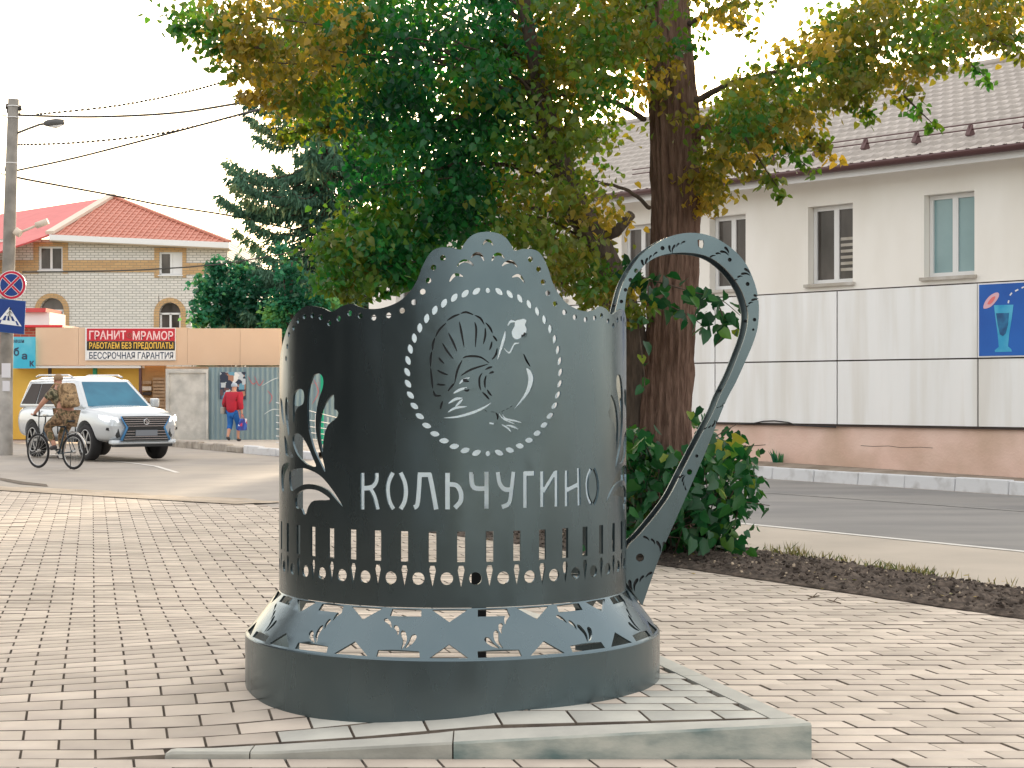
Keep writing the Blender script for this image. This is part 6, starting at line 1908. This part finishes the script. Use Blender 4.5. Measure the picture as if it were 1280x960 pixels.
for s_ in (-1, 1):
    mb = MB(); mb.tube([(-1.9, s_ * .64, 1.87), (-1.7, s_ * .64, 1.91), (-.1, s_ * .64, 1.90), (.12, s_ * .64, 1.85)], 0.022, 6); mb.build('roof_rail', chrome_m, car, xf=CM)
    mb = MB(); mb.box((0.92, s_ * 1.08, 1.27), (0.14, 0.20, 0.20)); me = mb.mesh('door_mirror'); bevel_mesh(me, 0.045, 3); shade_smooth(me); put('door_mirror', me, car_white, car, xf=CM)
    for x in (-.62, .42):
        mb = MB(); mb.box((x, s_ * .992, 0.98), (0.20, 0.03, 0.035)); mb.build('door_handle', chrome_m, car, xf=CM)
    for x in (-1.0, .05, 1.0):
        mb = MB(); mb.bar((x, s_ * .980, .56), (x, s_ * .972, 1.12), 0.012, 0.03, up=(0, 1, 0)); mb.build('door_gap', black_pl, car, xf=CM)
    mb = MB(); mb.box((-.02, s_ * .96, .43), (2.0, .10, .07)); mb.build('side_step', black_pl, car, xf=CM)
    for x in (-1.43, 1.46):
        wn = bpy.data.objects.new
        c = Vector((x, s_ * .84, .405))
        ax_ = Vector((0, s_, 0))
        mb = MB(); mb.lathe([(.27, -.12), (.38, -.12), (.405, -.08), (.405, .08), (.38, .12), (.285, .12), (.27, .10)], c, ax_, 32); mb.disc(c + ax_ * (-.02), ax_, .30, .12, 24)
        w_ = mb.build('wheel', tyre_m, car, xf=CM)
        mb = MB(); mb.torus(c + ax_ * .105, ax_, .272, .018, 28, 6)
        for k_ in range(6):
            a = k_ * math.pi / 3; d = Vector((math.cos(a), 0, math.sin(a))); mb.bar(c + ax_ * .10, c + ax_ * .10 + d * .27, .05, .025, up=ax_)
        mb.disc(c + ax_ * .10, ax_, .06, .04, 14); mb.build('rim', rim_m, w_, xf=CM)
# front: bumper, grille, slats, emblem, lamps, intakes, plate
mb = MB(); mb.box((2.40, 0, .42), (.24, 1.60, .11)); me = mb.mesh('bumper'); bevel_mesh(me, .06, 3); shade_smooth(me); put('bumper', me, car_white, car, xf=CM)
mb = MB(); mb.box((2.38, 0, .36), (.24, 1.40, .09)); mb.build('lower_valance', black_pl, car, xf=CM)
gp = [(-.60, .985), (.60, .985), (.53, .86), (.45, .74), (.58, .46), (-.58, .46), (-.45, .74), (-.53, .86)]
mb = MB(); mb.prism(gp, (2.505, 0, 0), (0, 1, 0), (0, 0, 1), 0, .06, (1, 0, 0)); mb.build('grille', black_pl, car, xf=CM)
for z, wv in ((.955, .575), (.915, .55), (.87, .525), (.82, .49), (.77, .455), (.66, .475), (.60, .50), (.54, .53), (.49, .55)):
    mb = MB(); mb.box((2.572, 0, z), (.014, wv * 2, .013)); mb.build('grille_slat', chrome_m, car, xf=CM)
bgc = mat('blue_grey_chrome', (0.10, 0.30, 0.60), 0.3, metal=0.6)
for sgn in (-1, 1):
    mb = MB(); pl_ = [Vector((2.55, sgn * y, z)) for y, z in [(.61, .98), (.54, .86), (.46, .74), (.60, .46)]]
    mb.tube(pl_, [.016, .02, .03, .034], 6); mb.build('grille_surround', bgc, car, xf=CM)
mb = MB(); mb.torus((2.585, 0, .86), (1, 0, 0), .062, .012, 20, 6); mb.bar((2.585, -.02, .91), (2.585, .0, .84), .02, .02); mb.bar((2.585, .0, .84), (2.585, .05, .835), .02, .02); mb.build('emblem', chrome_m, car, xf=CM)
mb = MB(); mb.box((2.59, 0, .62), (.02, .54, .125)); mb.build('number_plate', plate_m, car, xf=CM)
for s_ in (-1, 1):
    hl = [(2.475, .66, .95), (2.33, .85, .99), (2.14, .945, 1.01), (2.20, .95, .94), (2.36, .86, .87), (2.485, .63, .86)]
    c = Vector((2.0, 0, .9))
    vs = [Vector((x, s_ * y, z)) for x, y, z in hl]; vo = [v + (v - c).normalized() * .022 for v in vs]
    mb = MB(); n_ = 6; mb.add(vs + vo, [tuple(range(6, 12)), tuple(range(5, -1, -1))] + [(i, (i + 1) % 6, (i + 1) % 6 + 6, i + 6) for i in range(6)]); mb.build('headlight', lampon_m, car, xf=CM)
    fg = [(2.47, .62, .72), (2.37, .86, .74), (2.36, .87, .69), (2.44, .72, .66), (2.46, .66, .52), (2.49, .60, .54)]
    vs = [Vector((x, s_ * y, z)) for x, y, z in fg]; vo = [v + (v - c).normalized() * .03 for v in vs]
    mb = MB(); mb.add(vs + vo, [tuple(range(6, 12)), tuple(range(5, -1, -1))] + [(i, (i + 1) % 6, (i + 1) % 6 + 6, i + 6) for i in range(6)]); mb.build('fog_intake', black_pl, car, xf=CM)

# ---------------------------------------------------------------- BICYCLE AND RIDER
bk_r = Vector((-8.286, 31.75, 0)); bk_f = Vector((-9.14, 32.40, 0))
BM = frame_xf(bk_r, (bk_f - bk_r))
bike = thing('bicycle', bk_r, 'black bicycle ridden along the road beside the white car', 'bicycle')
bframe = mat('bike_paint', (0.02, 0.05, 0.08), 0.35, spec=0.6); bsilver = mat('bike_alloy', (0.5, 0.5, 0.5), 0.35, metal=0.8)
WB = 1.07; WR = 0.335
for x in (0, WB):
    mb = MB(); mb.torus((x, 0, WR), (0, 1, 0), WR - .022, .024, 36, 8); w_ = mb.build('wheel', tyre_m, bike, xf=BM)
    mb = MB(); mb.torus((x, 0, WR), (0, 1, 0), WR - .052, .009, 36, 6); mb.build('rim', bsilver, w_, xf=BM)
    mb = MB()
    for k in range(20):
        a = 2 * math.pi * k / 20; mb.tube([(x, .02 * (-1) ** k, WR), (x + math.cos(a) * .28, 0, WR + math.sin(a) * .28)], .0022, 4)
    mb.disc((x, 0, WR), (0, 1, 0), .03, .08, 10); mb.build('spokes', bsilver, w_, xf=BM)
bb = (.44, 0, .29); ss_ = (.24, 0, .80); ht = (.86, 0, .86); hb_ = (.90, 0, .70)
mb = MB()
for a, b, r in [(bb, ss_, .016), (ss_, ht, .018), (bb, hb_, .020), (ht, hb_, .022)]: mb.tube([a, b], r, 8)
for s_ in (-.05, .05): mb.tube([(0, s_, WR), bb], .010, 6); mb.tube([(0, s_, WR), ss_], .009, 6)
mb.build('frame', bframe, bike, xf=BM)
mb = MB()
for s_ in (-.05, .05): mb.tube([(WB, s_, WR), (.97, s_, .60), hb_], .013, 6)
mb.build('fork', black_pl, bike, xf=BM)
mb = MB(); mb.tube([(.86, 0, .84), (.84, 0, .98), (.88, 0, 1.0)], .014, 6); mb.tube([(.78, -.31, 1.02), (.87, -.12, 1.00), (.88, 0, 1.0), (.87, .12, 1.00), (.78, .31, 1.02)], .012, 6); mb.build('handlebar', black_pl, bike, xf=BM)
for s_ in (-1, 1):
    mb = MB(); mb.tube([(.765, s_ * .33, 1.02), (.80, s_ * .24, 1.015)], .018, 8); mb.build('grip', tyre_m, bike, xf=BM)
mb = MB(); mb.tube([ss_, (.21, 0, .90)], .013, 6); mb.build('seat_post', bsilver, bike, xf=BM)
mb = MB(); mb.add([(.06, -.08, .93), (.06, .08, .93), (.20, .05, .925), (.34, .018, .92), (.34, -.018, .92), (.20, -.05, .925), (.06, -.07, .89), (.06, .07, .89), (.20, .04, .89), (.33, .012, .90), (.33, -.012, .90), (.20, -.04, .89)],
    [(0, 5, 4, 3, 2, 1), (6, 7, 8, 9, 10, 11), (0, 1, 7, 6), (1, 2, 8, 7), (2, 3, 9, 8), (3, 4, 10, 9), (4, 5, 11, 10), (5, 0, 6, 11)], True); mb.build('saddle', black_pl, bike, xf=BM)
mb = MB(); mb.disc((.44, -.05, .29), (0, 1, 0), .09, .008, 20); mb.tube([(.44, -.07, .29), (.53, -.08, .20)], .012, 6); mb.tube([(.44, .07, .29), (.35, .08, .38)], .012, 6); mb.build('crankset', bsilver, bike, xf=BM)
for p in ((.53, -.13, .20), (.35, .13, .38)):
    mb = MB(); mb.box(p, (.09, .09, .025)); mb.build('pedal', black_pl, bike, xf=BM)
mb = MB(); arc_ = [(.36 * math.cos(a), 0, WR + .375 * math.sin(a)) for a in np.linspace(1.0, 2.9, 10)]; mb.tube(arc_, [.02] * 10, 5); mb.build('mudguard', bsilver, bike, xf=BM)
mb = MB(); mb.tube([(0, .06, WR), (-.05, .12, .01)], .008, 5); mb.build('side_stand', black_pl, bike, xf=BM)

skin_m = mat('skin', (0.52, 0.27, 0.19), 0.55)
def camo_mat(name, cs):
    m = bpy.data.materials.new(name); m.use_nodes = True; t = m.node_tree
    tc = t.nodes.new('ShaderNodeTexCoord'); nz = t.nodes.new('ShaderNodeTexNoise'); nz.inputs['Scale'].default_value = 9; nz.inputs['Detail'].default_value = 2
    t.links.new(tc.outputs['Object'], nz.inputs['Vector']); rp = t.nodes.new('ShaderNodeValToRGB'); rp.color_ramp.interpolation = 'CONSTANT'; el = rp.color_ramp.elements
    while len(el) < len(cs): el.new(.5)
    for i, c in enumerate(cs): el[i].position = [0, .42, .50, .58][i]; el[i].color = (*c, 1)
    t.links.new(nz.outputs['Fac'], rp.inputs['Fac']); t.links.new(rp.outputs['Color'], t.nodes['Principled BSDF'].inputs['Base Color']); t.nodes['Principled BSDF'].inputs['Roughness'].default_value = .9
    return m
camo1 = camo_mat('camouflage_shirt', [(0.06, 0.06, 0.035), (0.16, 0.15, 0.09), (0.30, 0.26, 0.17), (0.12, 0.08, 0.05)])
camo2 = camo_mat('camouflage_trousers', [(0.09, 0.06, 0.035), (0.22, 0.14, 0.08), (0.33, 0.22, 0.13), (0.12, 0.10, 0.05)])
camo3 = camo_mat('camouflage_pack', [(0.16, 0.10, 0.05), (0.30, 0.20, 0.11), (0.42, 0.28, 0.15), (0.20, 0.14, 0.08)])
def head(name_parent, c, f, r, hair_m, xf, skin_mat, cap=None):
    """c head centre, f facing dir (local), r head half-height. returns nothing, adds hair"""
    f = Vector(f).normalized(); u = Vector((0, 0, 1)); l = u.cross(f)
def human(root, J, rad, xf, skin_mat, hands, clothes, face_dir, hair, feet):
    """J joints dict; one continuous skin body"""
    names = list(J); idx = {n: i for i, n in enumerate(names)}
    E = [('pelvis', 'waist'), ('waist', 'chest'), ('chest', 'neck'), ('neck', 'skull'), ('skull', 'crown')]
    for s in 'LR': E += [('pelvis', 'hip' + s), ('hip' + s, 'knee' + s), ('knee' + s, 'ankle' + s), ('ankle' + s, 'toe' + s), ('chest', 'sh' + s), ('sh' + s, 'elb' + s), ('elb' + s, 'wr' + s), ('wr' + s, 'palm' + s)]
    verts = [J[n] for n in names]; edges = [(idx[a], idx[b]) for a, b in E]
    b = skin('body', verts, edges, [rad.get(n, rad.get(n[:-1], .05)) for n in names], skin_mat, root, sub=2, root=idx['pelvis'], xf=xf)
    return b
def grow(J, rad, names, edges, infl, name, m, root, xf, extra=None):
    nm = list(names); idx = {n: i for i, n in enumerate(nm)}
    return skin(name, [Vector(J[n]) for n in nm], [(idx[a], idx[b]) for a, b in edges], [(rad.get(n, rad.get(n[:-1], .05)) if not isinstance(rad.get(n, rad.get(n[:-1], .05)), tuple) else max(rad.get(n, rad.get(n[:-1])))) + infl for n in nm], m, root, sub=2, xf=xf)
def fingers(root, palm, direction, curl, side, sc, m, xf):
    d = Vector(direction).normalized(); s = Vector(side).normalized(); n = d.cross(s).normalized() * curl
    mb = MB()
    for k, ln in enumerate((.062, .072, .068, .052)):
        b = Vector(palm) + s * ((k - 1.5) * .019) * sc + d * .028 * sc
        p1 = b + d * ln * .45 * sc + n * .008; p2 = p1 + (d * .6 + n * 40 * .02).normalized() * ln * .35 * sc; p3 = p2 + (n * 1.0 - d * .2).normalized() * ln * .3 * sc
        mb.tube([b, p1, p2, p3], [.0095, .009, .008, .006], 6)
    t0 = Vector(palm) - s * .03 * sc; mb.tube([t0, t0 + (d * .5 - s * .6).normalized() * .03, t0 + (d - s * .2).normalized() * .055], [.011, .010, .007], 6)
    mb.build('fingers', m, root, xf=xf)

rider = thing('person', bk_r + Vector((-.2, .2, 0)), 'person in camouflage clothes with a tan backpack riding the black bicycle', 'person')
RJ = dict(pelvis=(.22, 0, 1.02), waist=(.28, 0, 1.16), chest=(.38, 0, 1.38), neck=(.44, 0, 1.55), skull=(.47, 0, 1.645), crown=(.47, 0, 1.74),
          hipL=(.24, .11, 1.00), kneeL=(.60, .15, .80), ankleL=(.40, .13, .45), toeL=(.50, .13, .40), hipR=(.24, -.11, .98), kneeR=(.52, -.13, .62), ankleR=(.49, -.13, .27), toeR=(.62, -.13, .235),
          shL=(.40, .19, 1.46), elbL=(.56, .30, 1.24), wrL=(.74, .31, 1.08), palmL=(.785, .30, 1.045), shR=(.40, -.19, 1.46), elbR=(.56, -.30, 1.24), wrR=(.74, -.31, 1.08), palmR=(.785, -.30, 1.045))
RRd = dict(pelvis=.15, waist=.14, chest=.17, neck=.055, skull=(.078, .095), crown=(.066, .08), hip=.105, knee=.068, ankle=.044, toe=.03, sh=.075, elb=.05, wr=.032, palm=.034)
human(rider, RJ, RRd, BM, skin_m, None, None, None, None, None)
grow(RJ, RRd, ['waist', 'chest', 'neckb', 'shL', 'shR', 'mL', 'mR'] if False else ['pelvis', 'waist', 'chest', 'shL', 'shR', 'elbL', 'elbR'], [('pelvis', 'waist'), ('waist', 'chest'), ('chest', 'shL'), ('chest', 'shR')], .018, 'shirt', camo1, rider, BM) if False else None
J2 = dict(RJ); J2['slL'] = tuple(Vector(RJ['shL']).lerp(Vector(RJ['elbL']), .62)); J2['slR'] = tuple(Vector(RJ['shR']).lerp(Vector(RJ['elbR']), .62)); R2_ = dict(RRd); R2_['sl'] = .052; J2['waistb'] = (.25, 0, 1.09); R2_['waistb'] = .125
grow(J2, R2_, ['waistb', 'chest', 'shL', 'slL', 'shR', 'slR'], [('waistb', 'chest'), ('chest', 'shL'), ('shL', 'slL'), ('chest', 'shR'), ('shR', 'slR')], .018, 'shirt', camo1, rider, BM)
for s in 'LR': J2['cuf' + s] = tuple(Vector(RJ['knee' + s]).lerp(Vector(RJ['ankle' + s]), .82))
R2_['cuf'] = .045
grow(J2, R2_, ['pelvis', 'hipL', 'kneeL', 'cufL', 'hipR', 'kneeR', 'cufR'], [('pelvis', 'hipL'), ('hipL', 'kneeL'), ('kneeL', 'cufL'), ('pelvis', 'hipR'), ('hipR', 'kneeR'), ('kneeR', 'cufR')], .02, 'trousers', camo2, rider, BM)
for s in 'LR':
    a, t_ = Vector(RJ['ankle' + s]), Vector(RJ['toe' + s])
    skin('shoe', [a + Vector((-.03, 0, .0)), a + Vector((.0, 0, -.035)), t_ + Vector((.03, 0, -.01))], [(0, 1), (1, 2)], [.05, .055, .042], mat('shoe_dark', (.05, .045, .05), .7) if 'shoe_dark' not in MATS else MATS['shoe_dark'], rider, 2, xf=BM)
    fingers(rider, RJ['palm' + s], (.6, 0, -.3), 1, (0, 1 if s == 'L' else -1, 0), 1.0, skin_m, BM)
hair_m = mat('fair_short_hair', (0.30, 0.20, 0.12), .9)
def ball(c, rx, ry, rz, n=16, m=10, z0=-1.0):
    mb = MB(); prof = []
    vs = []; fs = []
    for i in range(m + 1):
        a = -math.pi / 2 + math.pi * i / m
        if math.sin(a) < z0: a = math.asin(z0)
        for k in range(n):
            b = 2 * math.pi * k / n; vs.append((c[0] + rx * math.cos(a) * math.cos(b), c[1] + ry * math.cos(a) * math.sin(b), c[2] + rz * math.sin(a)))
    for i in range(m):
        for k in range(n): fs.append((i * n + k, i * n + (k + 1) % n, (i + 1) * n + (k + 1) % n, (i + 1) * n + k))
    mb.add(vs, fs, True); return mb
ball((.455, 0, 1.725), .098, .086, .088, z0=-.35).build('hair', hair_m, rider, xf=BM)
for s_ in (-1, 1): ball((.47, s_ * .084, 1.675), .018, .01, .03, 8, 6).build('ear', skin_m, rider, xf=BM)
mb = MB(); mb.tube([(.545, 0, 1.69), (.572, 0, 1.66), (.55, 0, 1.648)], [.012, .014, .008], 6); mb.build('nose', skin_m, rider, xf=BM)
# backpack held on his back
bp_ = thing('backpack', bk_r + Vector((0, 0, 1.2)), 'tan camouflage backpack worn by the cyclist', 'backpack')
mb = MB(); mb.box((0, 0, 0), (.22, .34, .46)); me = mb.mesh('main_bag'); bevel_mesh(me, .075, 3); shade_smooth(me)
me.transform(Matrix.Translation((.155, 0, 1.40)) @ Matrix.Rotation(R(20), 4, 'Y')); put('main_bag', me, camo3, bp_, xf=BM)
mb = MB(); mb.box((0, 0, 0), (.12, .26, .24)); me = mb.mesh('front_pocket'); bevel_mesh(me, .05, 3); shade_smooth(me)
me.transform(Matrix.Translation((.03, 0, 1.30)) @ Matrix.Rotation(R(20), 4, 'Y')); put('front_pocket', me, camo3, bp_, xf=BM)
for s_ in (-1, 1):
    mb = MB(); mb.tube([(.22, s_ * .11, 1.60), (.38, s_ * .13, 1.63), (.50, s_ * .14, 1.52), (.47, s_ * .16, 1.32), (.30, s_ * .17, 1.20)], .018, 6); mb.build('strap', camo3, bp_, xf=BM)

# ---------------------------------------------------------------- WALKING WOMAN
wp0 = Vector(((291 - 640) * 45.6 / F, 45.6, 0.13))
WM = frame_xf(wp0, (0.35, 1.0))
wo_ = thing('person', wp0, 'person in a red jacket, grey cap and blue trousers walking along the blue fence', 'person')
WJ = dict(pelvis=(0, 0, .86), waist=(.01, 0, 1.0), chest=(.03, 0, 1.20), neck=(.06, 0, 1.36), skull=(.09, 0, 1.45), crown=(.09, 0, 1.53),
          hipL=(0, .10, .84), kneeL=(.06, .11, .46), ankleL=(-.10, .10, .14), toeL=(-.02, .10, .04), hipR=(0, -.10, .84), kneeR=(.16, -.09, .47), ankleR=(.16, -.07, .08), toeR=(.29, -.07, .035),
          shL=(.02, .18, 1.27), elbL=(-.02, .25, 1.03), wrL=(.10, .25, .86), palmL=(.13, .24, .80), shR=(.02, -.18, 1.27), elbR=(-.03, -.25, 1.02), wrR=(.02, -.26, .80), palmR=(.03, -.26, .74))
WR_ = dict(pelvis=.135, waist=.13, chest=.135, neck=.05, skull=(.075, .088), crown=(.06, .07), hip=.105, knee=.062, ankle=.038, toe=.03, sh=.062, elb=.045, wr=.028, palm=.03)
human(wo_, WJ, WR_, WM, skin_m, None, None, None, None, None)
redj = mat('red_jacket', (0.42, 0.01, 0.03), .8, col2=(0.34, 0.01, 0.03), scale=8, bump=.3); bluet = mat('blue_trousers', (0.01, 0.12, 0.42), .8)
J3 = dict(WJ); R3_ = dict(WR_)
for s in 'LR':
    J3['cu' + s] = tuple(Vector(WJ['elb' + s]).lerp(Vector(WJ['wr' + s]), .75)); J3['cf' + s] = tuple(Vector(WJ['knee' + s]).lerp(Vector(WJ['ankle' + s]), .45))
R3_['cu'] = .038; R3_['cf'] = .06; J3['hem'] = (-.01, 0, .73); R3_['hem'] = .175; R3_['waist'] = .145; J3['coll'] = (.05, 0, 1.34); R3_['coll'] = .06
grow(J3, R3_, ['hem', 'waist', 'chest', 'coll', 'shL', 'elbL', 'cuL', 'shR', 'elbR', 'cuR'], [('hem', 'waist'), ('waist', 'chest'), ('chest', 'coll'), ('chest', 'shL'), ('shL', 'elbL'), ('elbL', 'cuL'), ('chest', 'shR'), ('shR', 'elbR'), ('elbR', 'cuR')], .034, 'jacket', redj, wo_, WM)
J3['hipL'] = (0, .08, .76); J3['hipR'] = (0, -.08, .76); J3['pelvis'] = (0, 0, .80); R3_['hip'] = .09; R3_['pelvis'] = .10
grow(J3, R3_, ['pelvis', 'hipL', 'kneeL', 'cfL', 'hipR', 'kneeR', 'cfR'], [('pelvis', 'hipL'), ('hipL', 'kneeL'), ('kneeL', 'cfL'), ('pelvis', 'hipR'), ('hipR', 'kneeR'), ('kneeR', 'cfR')], .018, 'trousers', bluet, wo_, WM)
for s in 'LR':
    a, t_ = Vector(WJ['ankle' + s]), Vector(WJ['toe' + s])
    skin('shoe', [a + Vector((-.02, 0, -.01)), a + Vector((0, 0, -.035)), t_ + Vector((.02, 0, .0))], [(0, 1), (1, 2)], [.045, .05, .036], MATS['shoe_dark'], wo_, 2, xf=WM)
    fingers(wo_, WJ['palm' + s], (.1, 0, -1), 1, (1, 0, 0), .9, skin_m, WM)
capm = mat('grey_cap', (0.36, 0.42, 0.50), .8)
ball((.085, 0, 1.515), .10, .088, .085, z0=-.3).build('cap', capm, wo_, xf=WM)
mb = MB(); mb.add([(.15, -.07, 1.50), (.15, .07, 1.50), (.25, .05, 1.485), (.25, -.05, 1.485), (.15, -.07, 1.51), (.15, .07, 1.51), (.25, .05, 1.495), (.25, -.05, 1.495)], [(0, 1, 2, 3), (7, 6, 5, 4), (0, 1, 5, 4), (1, 2, 6, 5), (2, 3, 7, 6), (3, 0, 4, 7)]); mb.build('cap_peak', capm, wo_, xf=WM)
hb1 = thing('handbag', wp0 + Vector((-.3, 0, .8)), 'small grey handbag hanging at the walking person\'s left hip', 'handbag')
mb = MB(); mb.box((-.04, .25, .84), (.26, .10, .19)); me = mb.mesh('pouch'); bevel_mesh(me, .03, 2); put('pouch', me, mat('grey_leather', (0.30, 0.29, 0.27), .6), hb1, xf=WM)
mb = MB(); mb.tube([(-.12, .24, .92), (-.03, .20, 1.15), (.0, .05, 1.40), (.1, -.1, 1.25)], .010, 5); mb.build('strap', mat('brown_strap', (.08, .05, .03), .7), hb1, xf=WM)
pb = thing('shopping_bag', wp0 + Vector((.3, 0, .4)), 'blue and red patterned carrier bag in the walking person\'s right hand', 'bag')
m = bpy.data.materials.new('bag_print'); m.use_nodes = True; t_ = m.node_tree
tc = t_.nodes.new('ShaderNodeTexCoord'); vo = t_.nodes.new('ShaderNodeTexVoronoi'); vo.inputs['Scale'].default_value = 9; t_.links.new(tc.outputs['Object'], vo.inputs['Vector'])
rp = t_.nodes.new('ShaderNodeValToRGB'); rp.color_ramp.interpolation = 'CONSTANT'; el = rp.color_ramp.elements; el.new(.5); el.new(.8)
for i, (p_, c_) in enumerate([(0, (0.02, 0.03, 0.25)), (.45, (0.02, 0.10, 0.45)), (.7, (0.45, 0.02, 0.08)), (.88, (.6, .6, .7))]): el[i].position = p_; el[i].color = (*c_, 1)
sc_ = t_.nodes.new('ShaderNodeSeparateColor'); t_.links.new(vo.outputs['Color'], sc_.inputs[0]); t_.links.new(sc_.outputs[0], rp.inputs['Fac']); t_.links.new(rp.outputs['Color'], t_.nodes['Principled BSDF'].inputs['Base Color'])
mb = MB(); mb.add([(-.13, -.34, .62), (.19, -.34, .62), (.22, -.32, .30), (-.16, -.32, .30), (-.13, -.27, .62), (.19, -.27, .62), (.22, -.20, .30), (-.16, -.20, .30)], [(0, 3, 2, 1), (4, 5, 6, 7), (0, 1, 5, 4), (1, 2, 6, 5), (2, 3, 7, 6), (3, 0, 4, 7)]); me = mb.mesh('sack'); bevel_mesh(me, .025, 2); put('sack', me, m, pb, xf=WM)
mb = MB(); mb.tube([(-.05, -.30, .61), (.0, -.27, .72), (.05, -.27, .735), (.10, -.30, .61)], .008, 5); mb.build('handle', MATS['print_red'], pb, xf=WM)
